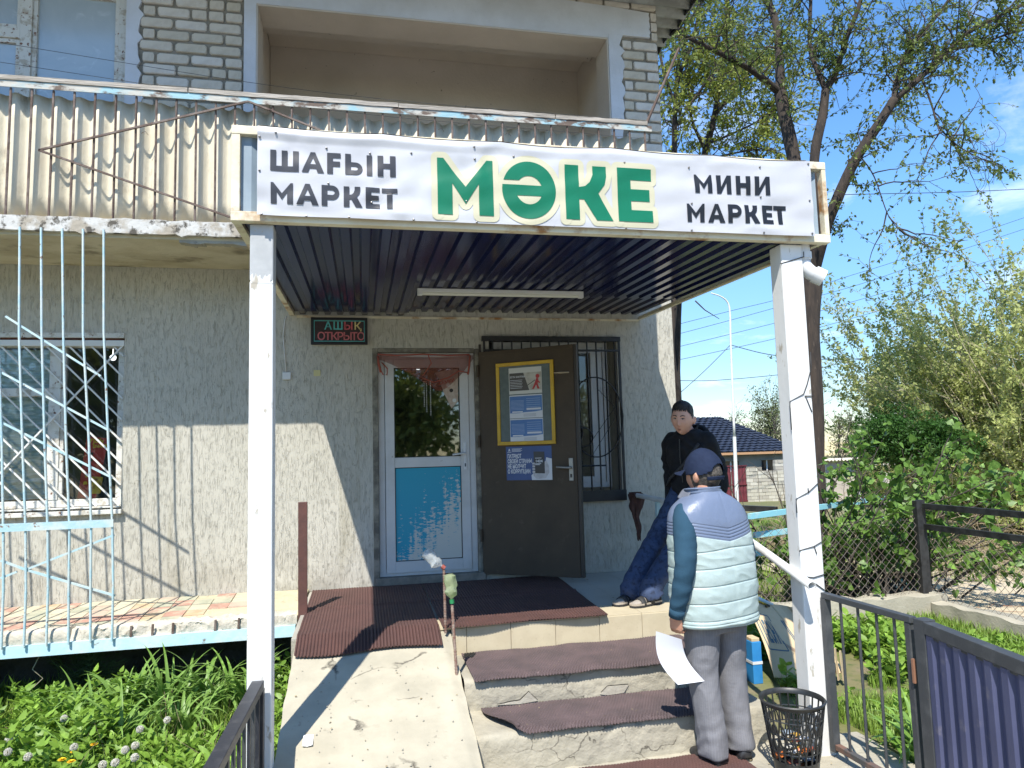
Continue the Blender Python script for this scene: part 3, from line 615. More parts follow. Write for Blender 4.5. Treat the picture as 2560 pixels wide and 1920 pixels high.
# folded beige top edge
MB().grid(lambda u, v: (BX0+(BX1-BX0)*u, YBN+.002+v*.05, bpt(u, 1)[2]+.004*math.sin(v*3)+.012*v+.006), 120, 4).build('folded_edge', M('beige_back', (.50, .46, .39), rough=.7), ban, smooth=True)
def arc(cx, cy, rx, ry, a0, a1, n=14): return [(cx+rx*math.cos(math.radians(a0+(a1-a0)*i/n)), cy+ry*math.sin(math.radians(a0+(a1-a0)*i/n))) for i in range(n+1)]
def glyph(ch, w, s, h=1.0):
    """outlines of one bold letter in a box w wide and 1 high, stroke s: [(outer, holes)]"""
    if ch == 'Ш': g = (w-3*s)/2; return [([(0,0),(w,0),(w,1),(w-s,1),(w-s,s*.95),(s+g+s,s*.95),(s+g+s,1),(s+g,1),(s+g,s*.95),(s,s*.95),(s,1),(0,1)], [])]
    if ch == 'А': t = s*1.12; return [([(0,0),(t,0),(t+.07*w,.2),(w-t-.07*w,.2),(w-t,0),(w,0),(.60*w,1),(.40*w,1)], [[(w*.5,.74),(w*.36,.41),(w*.64,.41)]])]
    if ch == 'Ғ': return [([(0,0),(s,0),(s,.36),(w*.95,.36),(w*.95,.60),(s,.60),(s,.77),(w,.77),(w,1),(0,1)], [])]
    if ch == 'Ь': r = .31; return [([(0,0)]+[(w-r,0)]+arc(w-r, r, r, r, -80, 80)+[(w-r,2*r),(s,2*r),(s,1),(0,1)], [[(s,.22),(s,.42)]+arc(w-r, .32, r*.32, .10, 90, -90, 8)])]
    if ch == 'І': return [([(0,0),(w,0),(w,1),(0,1)], [])]
    if ch == 'Н': return [([(0,0),(s,0),(s,.38),(w-s,.38),(w-s,0),(w,0),(w,1),(w-s,1),(w-s,.62),(s,.62),(s,1),(0,1)], [])]
    if ch == 'И': return [([(0,0),(s*.9,0),(w-s,.62),(w-s,0),(w,0),(w,1),(w-s*.9,1),(s,.38),(s,1),(0,1)], [])]
    if ch == 'М': return [([(0,0),(s,0),(s,.56),(w*.5,.20),(w-s,.56),(w-s,0),(w,0),(w,1),(w-s*.42,1),(w*.5,.50),(s*.42,1),(0,1)], [])]
    if ch == 'Р': r = .33; return [([(0,0),(s,0),(s,.30)]+[(w-r,.30)]+arc(w-r, .65, r, .35, -85, 85)+[(w-r,1),(0,1)], [[(s,.54),(s,.78)]+arc(w-r, .66, r*.38, .12, 90, -90, 8)])]
    if ch == 'К': return [([(0,0),(s,0),(s,.38),(s+.10*w,.38),(w-s*1.2,0),(w,0),(w*.70,.50),(w*.84,.66),(w*.88,.82),(w*.88,1),(w*.88-s,1),(w*.88-s,.84),(w*.52,.70),(w*.42,.62),(s,.60),(s,1),(0,1)], [])]
    if ch == 'Е': return [([(0,0),(w,0),(w,.22),(s,.22),(s,.39),(w*.93,.39),(w*.93,.61),(s,.61),(s,.78),(w,.78),(w,1),(0,1)], [])]
    if ch == 'Т': return [([(w/2-s/2,0),(w/2+s/2,0),(w/2+s/2,.77),(w,.77),(w,1),(0,1),(0,.77),(w/2-s/2,.77)], [])]
    if ch == 'Ә':
        R, r = .5*w, .5*w-s*.92; cy = .5; yb_, yt, yl = .585, .665, .40
        def ang(rad, y, left): a = math.degrees(math.asin(max(-1, min(1, (y-cy)/(rad*(1/w if False else 1)))))); return 180-a if left else a
        R_ = .5; kx = w/1.0
        def pt(rad, a): return (w/2+rad*kx*math.cos(math.radians(a)), cy+rad*math.sin(math.radians(a)))
        ro = .5; ri = .5-s*.92/kx
        def A(rad, y): return math.degrees(math.asin((y-cy)/rad))
        out = [pt(ro, a) for a in np.linspace(180-A(ro, yb_), 360+180-A(ro, yt), 48)]
        inn_ = [pt(ri, a) for a in np.linspace(180-A(ri, yt), A(ri, yb_), 18)]
        hole = [pt(ri, a) for a in np.linspace(180-A(ri, yl), 360+A(ri, yl), 18)]
        return [(out+inn_, [hole])]
from mathutils.geometry import tessellate_polygon
def put_polys(polys, tf, mat, name, par, surf, lift, cut=.012):
    bm = bmesh.new()
    for outer, holes in polys:
        loops = [[Vector((p[0], p[1], 0)) for p in l] for l in [outer]+holes]; flat = [p for l in loops for p in l]
        tri = tessellate_polygon(loops); vs = [bm.verts.new((*tf(p.x, p.y), 0)) for p in flat]
        for t in tri:
            try: bm.faces.new([vs[i] for i in t])
            except ValueError: pass
    if cut:
        xs = [v.co.x for v in bm.verts]; ys = [v.co.y for v in bm.verts]
        for ax, lo, hi in ((0, min(xs), max(xs)), (1, min(ys), max(ys))):
            k = lo+cut
            while k < hi:
                bmesh.ops.bisect_plane(bm, geom=bm.verts[:]+bm.edges[:]+bm.faces[:], plane_co=(k, 0, 0) if ax == 0 else (0, k, 0), plane_no=(1, 0, 0) if ax == 0 else (0, 1, 0)); k += cut
    bm.verts.index_update(); mb = MB()
    vv = [(v.co.x, surf(v.co.x, v.co.y)-lift, v.co.y) for v in bm.verts]; ff = []
    for f in bm.faces:
        ids = [v.index for v in f.verts]; a, b, c = (Vector(vv[i]) for i in ids[:3]); nrm = (b-a).cross(c-a)
        ff.append(ids if nrm.y < 0 else ids[::-1])
    bm.free(); mb.add(vv, ff); return mb.build(name, mat, par, smooth=True)
def word(letters, px0, py_bot0, px1, py_bot1, pyt0, pyt1, mat, s, ref0, ref1, halo=None):
    """letters: (char, x0, x1) in the photo's own measure between ref0 and ref1"""
    a = at(px0, py_bot0, y=YBN); b = at(px1, py_bot1, y=YBN); ta = at(px0, pyt0, y=YBN); tb = at(px1, pyt1, y=YBN)
    for ch, x0, x1 in letters:
        t0 = (x0-ref0)/(ref1-ref0); t1 = (x1-ref0)/(ref1-ref0)
        # the perspective squeeze along the word is small; place by pixel column on the banner plane
        c0 = at(px0+(px1-px0)*t0, py_bot0+(py_bot1-py_bot0)*t0, y=YBN); c1 = at(px0+(px1-px0)*t1, py_bot0+(py_bot1-py_bot0)*t1, y=YBN)
        k0 = at(px0+(px1-px0)*t0, pyt0+(pyt1-pyt0)*t0, y=YBN); h = k0.z-c0.z
        gz = c0.z; gh = h
        if ch == 'Ә': gz -= .02*h; gh = h*1.04
        w = (c1.x-c0.x)/gh; pol = glyph(ch, w, s)
        tf = lambda x, y, c0=c0, gz=gz, gh=gh, c1=c1: (c0.x+x*gh, gz+(c1.z-c0.z)*(x*gh/(c1.x-c0.x))+y*gh)
        put_polys(pol, tf, mat, 'letter', ban, bsurf, (.0052 if halo else .0034), cut=.012)
        if halo:
            lay = 0
            if ch == 'Ә':
                hp = [([(w/2+(w/2+halo)*math.cos(t), .5+(.5+halo)*math.sin(t)) for t in np.linspace(0, 2*math.pi, 49)[:-1]], [])]
                put_polys(hp, tf, m_halo, 'letter_outline', ban, bsurf, .0030)
            else:
                # rounded strip round every edge, plus a backing for the open counters
                outer = pol[0][0]; parts_ = []
                for i in range(len(outer)):
                    p, q = Vector(outer[i]), Vector(outer[(i+1) % len(outer)]); d = (q-p)
                    if d.length < 1e-4: continue
                    th = math.atan2(d.y, d.x)
                    cpoly = [(q.x+halo*math.cos(th+a_), q.y+halo*math.sin(th+a_)) for a_ in np.linspace(-math.pi/2, math.pi/2, 7)]+[(p.x+halo*math.cos(th+a_), p.y+halo*math.sin(th+a_)) for a_ in np.linspace(math.pi/2, 3*math.pi/2, 7)]
                    parts_.append(cpoly)
                big = MB()
                for li, cp in enumerate(parts_):
                    o = put_polys([(cp, [])], tf, m_halo, 'tmp', ban, bsurf, .0022+.00010*li, cut=.018)
                    me = o.data; big.add([v.co.copy() for v in me.vertices], [tuple(p.vertices) for p in me.polygons]); bpy.data.objects.remove(o)
                big.v = [(v[0]+ban.location.x, v[1]+ban.location.y, v[2]+ban.location.z) for v in big.v]
                big.build('letter_outline', m_halo, ban, smooth=True)
m_ink = M('black_ink', (.012, .012, .014), rough=.4); m_ink2 = M('grey_ink', (.03, .03, .035), rough=.4)
m_green = M('green_ink', (.0, .135, .062), (.0, .15, .07), 4, rough=.4); m_halo = M('cream_ink', (.52, .49, .34), rough=.45)
word([('Ш',320,517),('А',537,692),('Ғ',713,807),('Ь',838,958),('І',987,1025),('Н',1062,1187)], 675.7, 426.5, 989.3, 443.5, 374.5, 391.5, m_ink2, .26, 320, 1187)
word([('М',323,477),('А',500,655),('Р',675,797),('К',828,958),('Е',980,1077),('Т',1092,1200)], 676.8, 508.5, 994, 523.5, 456, 473, m_ink2, .26, 323, 1200)
word([('М',-253,83),('Ә',137,460),('К',517,800),('Е',833,1040)], 1094.8, 535.5, 1632.5, 557.5, 394.5, 425, m_green, .255, -253, 1040, halo=.105)
word([('М',1292,1396),('И',1424,1512),('Н',1540,1627),('И',1652,1742)], 1737.3, 482.5, 1924.5, 489.5, 436, 443.5, m_ink, .26, 1292, 1742)
word([('М',1248,1352),('А',1373,1475),('Р',1492,1572),('К',1593,1682),('Е',1700,1765),('Т',1770,1845)], 1719, 554.5, 1967.3, 561.5, 509, 515.5, m_ink, .26, 1248, 1845)
m_screw = M('screw', (.20, .19, .18), rough=.35, metal=.8)
sm0 = None
for (px, py) in ((649,342),(690,334),(816,371),(925,383),(1028,383),(1185,368),(1187,397),(1284,391),(1560,407),(1722,419),(1898,419),(2020,410),(649,427),(821,459),(929,506),(654,536),(766,541),(873,544),(1034,550),(1192,556),(1166,503),(1384,567),(1565,571),(1729,576),(1909,582),(2030,584),(1901,493),(1729,509),(2023,502)):
    p = at(px, py, y=YBN); yy = bsurf(p.x, p.z)
    o = MB().lathe((0, 0, 0), [(.0001, .006), (.005, .004), (.006, 0)], 8)
    if sm0 is None:
        me = bpy.data.meshes.new('screw'); me.from_pydata([(v[0], -v[2], v[1]) for v in o.v], [], o.f); me.materials.append(m_screw); sm0 = me
    s_ = bpy.data.objects.new('screw', sm0); COL.objects.link(s_); s_.parent = ban; s_.location = (p.x-ban.location.x, yy-.002-ban.location.y, p.z-ban.location.z)

# ------------------------------------------------------------------ tube light
tl = thing('tube_light', 'slim white tube light fixed under the canopy', 'light fitting', (.9, -1.2, 2.3))
a = at(1046, 726, z=2.36); b = at(1453, 737, z=2.36); yl = (a.y+b.y)/2
box('housing', (a.x, yl-.02, 2.352), (b.x, yl+.02, 2.378), m_white_pvc, tl, .003)
MB().tube([(a.x+.03, yl, 2.345), (b.x-.03, yl, 2.345)], .016, 12).build('diffuser', M('opal_diffuser', (.62, .62, .54), rough=.35), tl, auto=60)
box('end_cap', (a.x-.006, yl-.022, 2.328), (a.x+.03, yl+.022, 2.378), m_white_pvc, tl, .003); box('end_cap', (b.x-.03, yl-.022, 2.328), (b.x+.006, yl+.022, 2.378), m_white_pvc, tl, .003)

# ------------------------------------------------------------------ LED sign
ls = thing('open_sign', 'black LED sign reading open in two languages on the plaster wall', 'sign', (-.15, -.02, 2.1))
yz = -.045
a = at(777, 793, y=yz); b = at(919, 861, y=yz)
mb = MB(); x0, x1, z0, z1 = a.x, b.x, b.z, a.z
mb.box((x0, yz, z0), (x1, -.001, z0+.022)); mb.box((x0, yz, z1-.022), (x1, -.001, z1)); mb.box((x0, yz, z0+.022), (x0+.022, -.001, z1-.022)); mb.box((x1-.022, yz, z0+.022), (x1, -.001, z1-.022)); mb.build('frame', M('black_frame', (.008, .008, .01), rough=.4), ls, bevel=.002)
box('face', (x0+.022, yz+.012, z0+.022), (x1-.022, yz+.02, z1-.022), M('dark_face', (.035, .022, .022), (.045, .03, .03), 30, rough=.25), ls)
ledc = {k: M('led_'+k, c, rough=.5) for k, c in dict(teal=(.10, .45, .45), red=(.55, .10, .12), yellow=(.62, .50, .22), pink=(.50, .13, .14)).items()}
mb = MB()
for (u0, u1, w0, w1) in ((x0+.026, x1-.026, z0+.026, z0+.032), (x0+.026, x1-.026, z1-.032, z1-.026), (x0+.026, x0+.031, z0+.032, z1-.032), (x1-.031, x1-.026, z0+.032, z1-.032)): mb.box((u0, yz+.006, w0), (u1, yz+.0118, w1))
mb.build('led_border', ledc['teal'], ls)
m_face2 = M('dark_fill', (.04, .025, .025), rough=.4)
def led(ch, x, z, size, m):
    vs, fs = text_mesh(ch, size, .0015); w = max(v[0] for v in vs)
    MB().add([(x+v[0], yz+.010, z+v[1]) for v in vs], fs).build('led_letter', m, ls)
    return x+w
H = z1-z0
x = x0+.115
for ch, m, ad in (('А','teal',.085),('Ш','teal',.11),('Ы','red',.104),('Қ','yellow',.08)): led(ch, x, z0+H*.56, H*.40, ledc[m]); x += ad*.86
x = x0+.052
for ch, ad in zip('ОТКРЫТО', (.072,.060,.062,.060,.079,.060,.07)): led(ch, x, z0+H*.17, H*.40, ledc['pink']); x += ad*.88

# small things on the wall
o = box('door_sensor', *[tuple(v) for v in ((at(706, 949, y=-.02).x, -.02, at(706, 949, y=-.02).z), (at(727, 930, y=-.02).x, -.001, at(727, 930, y=-.02).z))], m_white_pvc, None, .004)
tag(o, 'small white plastic wireless bell box on the plaster wall', 'bell box')
pts = [at(715, 932, y=-.012), at(711, 880, y=-.010), at(708, 840, y=-.010), at(712, 800, y=-.010), at(717, 790, y=-.01)]
o = MB().tube(pts, .005, 6).build('bell_cable', m_white_pvc, smooth=True); tag(o, 'white cable running up the wall from the small bell box', 'cable')
p = at(784, 940, y=-.006); q = at(801, 925, y=-.006)
o = box('wall_tag', (p.x, -.006, p.z), (q.x, -.001, q.z), M('yellowed_plastic', (.55, .50, .24), rough=.5)); tag(o, 'small square yellowed plate stuck on the plaster wall', 'plate')

# ------------------------------------------------------------------ white shop door
sdr = thing('shop_door', 'white plastic shop door with glass above and peeling turquoise film below', 'door', (.58, .05, .06))
def zr(px0, py0, px1, py1, y):  # rectangle given in the photo
    a = at(px0, py0, y=y); b = at(px1, py1, y=y); return a.x, b.x, b.z, a.z
yd = .035
def frame4(n, X0, X1, Z0, Z1, t, ya, yb_, m, par, bv=.003, tb=None):
    tb = tb or t; mb = MB(); mb.box((X0, ya, Z0), (X0+t, yb_, Z1)); mb.box((X1-t, ya, Z0), (X1, yb_, Z1)); mb.box((X0+t, ya, Z0), (X1-t, yb_, Z0+tb)); mb.box((X0+t, ya, Z1-t), (X1-t, yb_, Z1)); return mb.build(n, m, par, bevel=bv)
m_pvc_d = M('door_pvc', (.56, .56, .55), (.48, .475, .455), 4, (.45, .7), (.30, .28, .25), 18, (.69, .74), rough=.35)
frame4('frame', .137, 1.02, .078, 2.085, .055, yd, yd+.08, m_pvc_d, sdr)
lx0, lx1, lz0, lz1 = .196, .962, .105, 2.028
frame4('leaf', lx0, lx1, lz0, lz1, .082, yd-.012, yd+.06, m_pvc_d, sdr, tb=.10)
zmid = at(1060, 1155, y=yd).z
box('mid_rail', (lx0+.083, yd-.011, zmid-.045), (lx1-.083, yd+.058, zmid+.045), m_pvc_d, sdr, .003)
gk = M('gasket', (.01, .01, .01), rough=.6)
frame4('gasket', lx0+.0825, lx1-.0825, zmid+.0455, lz1-.0825, .006, yd+.0, yd+.03, gk, sdr, 0)
box('glass', (lx0+.088, yd+.012, zmid+.051), (lx1-.088, yd+.018, lz1-.088), glass_mat('door_glass', tint=(.95, .98, .98), clear=.93, base=.10), sdr)
def film_mat():
    m = bpy.data.materials.new('peeling_turquoise'); m.use_nodes = True; nt = m.node_tree; N = nt.nodes.new; L = nt.links.new
    b = nt.nodes['Principled BSDF']; b.inputs['Roughness'].default_value = .4
    tc = N('ShaderNodeTexCoord'); mp = N('ShaderNodeMapping'); mp.inputs['Scale'].default_value = (16, 1, 55); L(tc.outputs['Object'], mp.inputs[0])
    n = N('ShaderNodeTexNoise'); n.inputs['Scale'].default_value = 1; n.inputs['Detail'].default_value = 7; n.inputs['Roughness'].default_value = .72; L(mp.outputs[0], n.inputs['Vector'])
    mp2 = N('ShaderNodeMapping'); mp2.inputs['Scale'].default_value = (22, 1, 2.2); L(tc.outputs['Object'], mp2.inputs[0])
    n2 = N('ShaderNodeTexNoise'); n2.inputs['Scale'].default_value = 1; n2.inputs['Detail'].default_value = 3; L(mp2.outputs[0], n2.inputs['Vector'])
    sp = N('ShaderNodeSeparateXYZ'); L(tc.outputs['Object'], sp.inputs[0])
    def lc(a, i, lo, hi, o0, o1):
        r = N('ShaderNodeMapRange'); r.inputs[1].default_value = lo; r.inputs[2].default_value = hi; r.inputs[3].default_value = o0; r.inputs[4].default_value = o1; L(sp.outputs[i], r.inputs[0]); return r.outputs[0]
    zf = lc(0, 2, 0.12, 1.0, .165, -.20); xf = lc(0, 0, -.33, .28, -.17, .12)
    s1 = N('ShaderNodeMath'); s1.operation = 'ADD'; L(zf, s1.inputs[0]); L(xf, s1.inputs[1])
    s2 = N('ShaderNodeMath'); s2.operation = 'ADD'; L(s1.outputs[0], s2.inputs[0]); L(n.outputs[0], s2.inputs[1])
    s3 = N('ShaderNodeMath'); s3.operation = 'MULTIPLY_ADD'; s3.inputs[1].default_value = .55; L(n2.outputs[0], s3.inputs[0]); L(s2.outputs[0], s3.inputs[2])
    r = N('ShaderNodeMapRange'); r.inputs[1].default_value = .80; r.inputs[2].default_value = .815; L(s3.outputs[0], r.inputs[0])
    mx = N('ShaderNodeMix'); mx.data_type = 'RGBA'; L(r.outputs[0], mx.inputs[0]); mx.inputs[6].default_value = (.0, .29, .42, 1); mx.inputs[7].default_value = (.52, .53, .48, 1)
    L(mx.outputs[2], b.inputs['Base Color']); return m
frame4('gasket', lx0+.0825, lx1-.0825, lz0+.1005, zmid-.0455, .006, yd+.0, yd+.03, gk, sdr, 0)
box('panel', (lx0+.088, yd+.006, lz0+.106), (lx1-.088, yd+.014, zmid-.051), film_mat(), sdr)
hp = MB(); hx = lx1-.045; hp.box((hx-.014, yd-.02, 1.0), (hx+.014, yd-.0121, 1.25)); h_ = hp.build('handle_plate', m_white_pvc, sdr, bevel=.005)
MB().tube([(hx, yd-.02, 1.15), (hx, yd-.055, 1.15), (hx-.02, yd-.062, 1.152), (hx-.12, yd-.058, 1.14)], .009, 8).build('handle', m_white_pvc, h_, auto=60)
box('keyhole', (hx-.005, yd-.0215, 1.03), (hx+.005, yd-.0202, 1.06), gk, h_)
box('threshold', (.10, -.03, .0), (1.08, .12, .075), M('worn_threshold', (.17, .15, .12), (.25, .22, .18), 9, rough=.9, bump=.5), sdr, .006)
mb = MB(); mb.box((.085, -.006, .0), (.136, .30, 2.12)); mb.box((1.021, -.006, .0), (1.062, .30, 2.12)); mb.box((.136, -.006, 2.086), (1.021, .30, 2.125)); mb.build('reveal', M('rough_reveal', (.27, .25, .20), (.12, .11, .09), 9, (.4, .6), rough=.95, bump=.9, bscale=18), sdr, bevel=.005)
# rust-red gauze curtain tied above the door glass
m_gauze = M('rust_gauze', (.34, .10, .07), (.28, .08, .05), 8, rough=.8, transl=.35)
mt = m_gauze.node_tree; _tr = mt.nodes.new('ShaderNodeBsdfTransparent'); _ms = mt.nodes.new('ShaderNodeMixShader'); _ms.inputs[0].default_value = .45
_o = mt.nodes['Material Output']; _src = _o.inputs[0].links[0].from_socket; mt.links.new(_src, _ms.inputs[1]); mt.links.new(_tr.outputs[0], _ms.inputs[2]); mt.links.new(_ms.outputs[0], _o.inputs[0])
m_gauze_s = M('rust_ribbon', (.30, .075, .05), rough=.8)
cu = thing('door_curtain', 'rust coloured gauze curtain gathered up over the top of the glass door', 'curtain', (.58, 0, 1.8))
def drape(u, v):
    x = .15+.86*u; top = 2.06-.02*math.sin(u*3.1); bot = 1.97-.25*max(0, math.sin(math.pi*min(1, max(0, (u-.08)/.9))))**1.3
    if u > .62: bot = 1.725+.30*((u-.62)/.38)**1.5
    elif u > .3: bot = 1.90-.175*((u-.3)/.32)
    else: bot = 2.02-.12*(u/.3)
    z = top+(bot-top)*v; return (x, .005-.015*math.sin(u*22+v*5)*v-.01, z)
MB().grid(drape, 60, 12).build('gauze', m_gauze, cu, smooth=True)
def rib(pts, w=.012):
    return MB().tube([at(650+.452*a, 750+.452*b, y=-.02) for a, b in pts], w, 6).build('ribbon', m_gauze_s, cu, smooth=True)
rib([(650, 300), (760, 306), (900, 300), (1040, 306), (1160, 302)], .008); rib([(652, 308), (656, 350), (668, 400)], .012); rib([(672, 345), (705, 380), (702, 415), (680, 412), (660, 370)], .006); rib([(1160, 305), (1158, 360), (1150, 412)], .010)
rib([(900, 430), (960, 455), (1040, 430), (1100, 392), (1150, 402)], .006); rib([(930, 305), (948, 350), (900, 420)], .005)
# stickers on the glass
m_st = M('pale_sticker', (.50, .42, .34), (.40, .30, .24), 20, rough=.5); st = thing('glass_stickers', 'pale printed snack sticker with red writing on the door glass', 'sticker', (.8, .04, 1.4))
P_ = lambda a, b: (lambda q: (q.x, q.z))(at(650+.452*a, 750+.452*b, y=.044))
MB().prism([P_(975, 400), P_(1095, 380), P_(1095, 560), P_(1060, 600), P_(1020, 520)], .0440, .0455).build('paper', m_st, st)
flat_text('СЕМКИ', .042, P_(990, 470)[0], .0432, P_(990, 470)[1], M('red_print', (.45, .05, .05)), st, .001, rot=.2)
for a, b in ((1058, 500), (1075, 555), (1040, 470)): q = P_(a, b); MB().prism([(q[0]+.018*math.cos(t), q[1]+.018*math.sin(t)) for t in np.linspace(0, 6.28, 13)[:-1]], .0425, .0438).build('printed_disc', m_blk if b == 500 else m_white_pvc, st)
# crystal bead strings
for i, (a, l) in enumerate(((905, 120), (918, 145), (940, 160))):
    p = P_(a, 455); mb = MB()
    for k in range(int(l/8)):
        mb.lathe((p[0], .0, p[1]-k*.016), [(.0001, .006), (.0045, 0), (.0001, -.006)], 6)
    o = mb.build('bead_string', m_white_pvc, smooth=True); tag(o, ('shortest', 'middle', 'longest')[i]+' of three white bead strings hanging before the door glass', 'bead string', 'bead strings')

# ------------------------------------------------------------------ barred window right of the door
w2 = thing('barred_window', 'white window behind a black iron grille right of the iron door', 'window', (1.8, .1, .7))
a = at(650+.452*1760, 750+.452*250, y=.10); 
frame4('frame', 1.22, 2.36, .79, 2.20, .05, .10, .16, m_pvc_d, w2); 
box('mullion', (2.235, .098, .84), (2.30, .158, 2.15), m_pvc_d, w2, .003); frame4('sash', 1.27, 2.235, .84, 2.15, .055, .09, .15, m_pvc_d, w2)
box('pane', (1.325, .12, .895), (2.18, .126, 2.095), m_glass, w2); box('sill', (1.17, -.03, .70), (2.42, .10, .73), M('sill_dark', (.05, .05, .05), rough=.6), w2, .004)
mb = MB(); mb.box((2.3, .12, .84), (2.31, .126, 2.15)); mb.build('side_pane', m_glass, w2)
box('shelf', (1.3, .22, 1.62), (2.2, .30, 1.655), m_white_wood, w2); 
m_black = M('black_iron', (.012, .012, .013), (.02, .02, .02), 9, rough=.45)
gi = thing('black_grille', 'black wrought iron grille with round scrolls over the window', 'grille', (1.8, -.06, .66))
gy = -.045
mb = MB(); mb.box((1.09, gy, 2.19), (2.45, -.004, 2.235)); mb.box((1.10, gy, .665), (2.45, -.004, .765)); mb.box((2.425, gy, .765), (2.445, gy+.02, 2.19)); mb.box((1.10, gy, .765), (1.12, gy+.02, 2.19)); mb.box((1.12, gy, 2.09), (2.425, gy+.012, 2.11)); mb.build('frame', m_black, gi)
x = 1.19
while x < 2.41: MB().tube([(x, gy+.008, .765), (x, gy+.008, 2.19)], .008, 6).build('bar', m_black, gi, auto=60); x += .092
def scroll(cx, cz, rx, rz, a0=0, a1=360, n=28, r=.007, nm='scroll'): MB().tube([(cx+rx*math.cos(math.radians(a0+(a1-a0)*i/n)), gy-.008, cz+rz*math.sin(math.radians(a0+(a1-a0)*i/n))) for i in range(n+1)], r, 6).build(nm, m_black, gi, smooth=True)
scroll(2.17, 1.46, .27, .38, -150, 150); scroll(1.86, 1.62, .12, .15); scroll(1.90, 1.32, .13, .14); scroll(2.03, 1.27, .10, .09)
MB().tube([(1.6, gy-.008, .98), (2.0, gy-.008, 1.0), (2.25, gy-.008, 1.0)], .009, 6).build('twisted_bar', m_black, gi)
wr = MB().tube([(1.9, gy-.02, 1.3), (2.1, gy-.03, 1.08), (2.36, gy-.02, 1.45), (2.30, gy-.02, 1.75), (2.20, gy-.02, 1.72), (2.36, gy-.02, 1.55), (2.1, gy-.03, 1.22)], .003, 5).build('loose_wire', m_black, smooth=True); tag(wr, 'thin black wire tangled in the black window grille', 'wire')

# ------------------------------------------------------------------ iron door standing open
HG = Vector((1.056, -.024)); AN = math.radians(35); U = Vector((math.cos(AN), -math.sin(AN))); NO = Vector((-math.sin(AN), -math.cos(AN)))
def leafpt(px, py, d=0.0):
    r = CR @ np.array([(px-1280)/FPX, (py-960)/FPX, 1.0]); n = np.array([NO.x, NO.y, 0]); p0 = np.array([HG.x+NO.x*d, HG.y+NO.y*d, 0])
    t = ((p0-CAM)@n)/(r@n); w_ = CAM+t*r; return (w_[0]-p0[0])*U.x+(w_[1]-p0[1])*U.y, w_[2]
def LP(u, z, d=0): return (HG.x+U.x*u+NO.x*d, HG.y+U.y*u+NO.y*d, z)
def lbox(n, u0, u1, z0, z1, d0, d1, m, par, bevel=0):
    return MB().hexa([LP(u0, z0, d1), LP(u1, z0, d1), LP(u1, z0, d0), LP(u0, z0, d0), LP(u0, z1, d1), LP(u1, z1, d1), LP(u1, z1, d0), LP(u0, z1, d0)]).build(n, m, par, bevel=bevel)
def Z4(a, b): return (650+.452*a, 750+.452*b)
idr = thing('iron_door', 'brown sheet iron door swung open against the window', 'door', (HG.x, HG.y, .06))
m_brown = M('brown_enamel', (.080, .058, .038), (.058, .043, .029), 3.5, (.35, .7), (.11, .085, .06), 12, (.62, .78), rough=.6, spec=.25, bump=.1, bscale=8)
ue = leafpt(*Z4(1752, 900))[0]
lbox('leaf', 0, ue, .062, 2.083, -.045, 0, m_brown, idr, .004)
lbox('edge_strip', ue, ue+.028, .062, 2.083, -.055, -.008, M('dark_brown', (.035, .026, .02), rough=.5), idr, .003)
lbox('inner_flange', .03, ue-.03, 2.045, 2.06, 0.0005, .004, m_brown, idr)
for z in (.35, 1.2, 1.85): MB().tube([(HG.x-.012, HG.y-.012, z), (HG.x-.012, HG.y-.012, z+.11)], .011, 8).build('hinge', m_brown, idr, auto=60)
box('door_post', (1.063, -.012, .0), (1.085, .05, 2.16), M('frame_brown', (.05, .04, .03), rough=.6), idr)
u0, z1 = leafpt(*Z4(1708, 873)); u1, z0 = leafpt(*Z4(1737, 1000)); m_alu = M('worn_alloy', (.30, .29, .27), rough=.4, metal=.6)
pl = lbox('handle_plate', u0, u1, z0, z1, .001, .010, m_alu, idr, .006)
uc, zc = leafpt(*Z4(1722, 926)); ul, zl = leafpt(*Z4(1650, 923))
MB().tube([LP(uc, zc, .008), LP(uc, zc, .05), LP(uc-.02, zc, .056), LP(ul, zl, .052)], .010, 8).build('handle', m_alu, pl, auto=50)
lbox('lock_cylinder', uc-.008, uc+.008, z0+.03, z0+.06, .0101, .013, m_black, pl)
o = MB().tube([LP(*leafpt(*Z4(1622, 403)), .006), LP(*leafpt(*Z4(1665, 402)), .012), LP(*leafpt(*Z4(1710, 400)), .008)], [.004, .009, .006], 6).build('tape_scrap', M('tape', (.42, .34, .24))); tag(o, 'twisted strip of pale tape on the iron door beside the yellow frame', 'tape')
# notice board in a yellow frame
q = [leafpt(*Z4(a, b), .01) for a, b in ((1303, 350), (1620, 332), (1638, 795), (1318, 805))]
U0 = (q[0][0]+q[3][0])/2; U1 = (q[1][0]+q[2][0])/2; ZT = (q[0][1]+q[1][1])/2; ZB = (q[2][1]+q[3][1])/2
nb = thing('notice_board', 'grey notice board in a yellow frame hanging on the iron door', 'notice board', LP((U0+U1)/2, ZB, .01))
m_yf = M('yellow_frame', (.62, .38, .01), (.52, .30, .01), 6, rough=.45)
for (a, b, c, d) in ((U0, U1, ZB, ZB+.032), (U0, U1, ZT-.032, ZT), (U0, U0+.032, ZB+.0325, ZT-.0325), (U1-.032, U1, ZB+.0325, ZT-.0325)): lbox('frame_bar', a, b, c, d, .002, .02, m_yf, nb, .003)
lbox('backing', U0+.0325, U1-.0325, ZB+.0325, ZT-.0325, .002, .010, M('grey_felt', (.14, .17, .165), (.12, .145, .14), 20, rough=.9), nb)
def ltext(body, size, u, z, d, m, par, bold=0, sx=1, name='lettering', align='LEFT', space=1):
    vs, fs = text_mesh(body, size, bold, space, align); return MB().add([LP(u+v[0]*sx, z+v[1], d) for v in vs], fs).build(name, m, par)
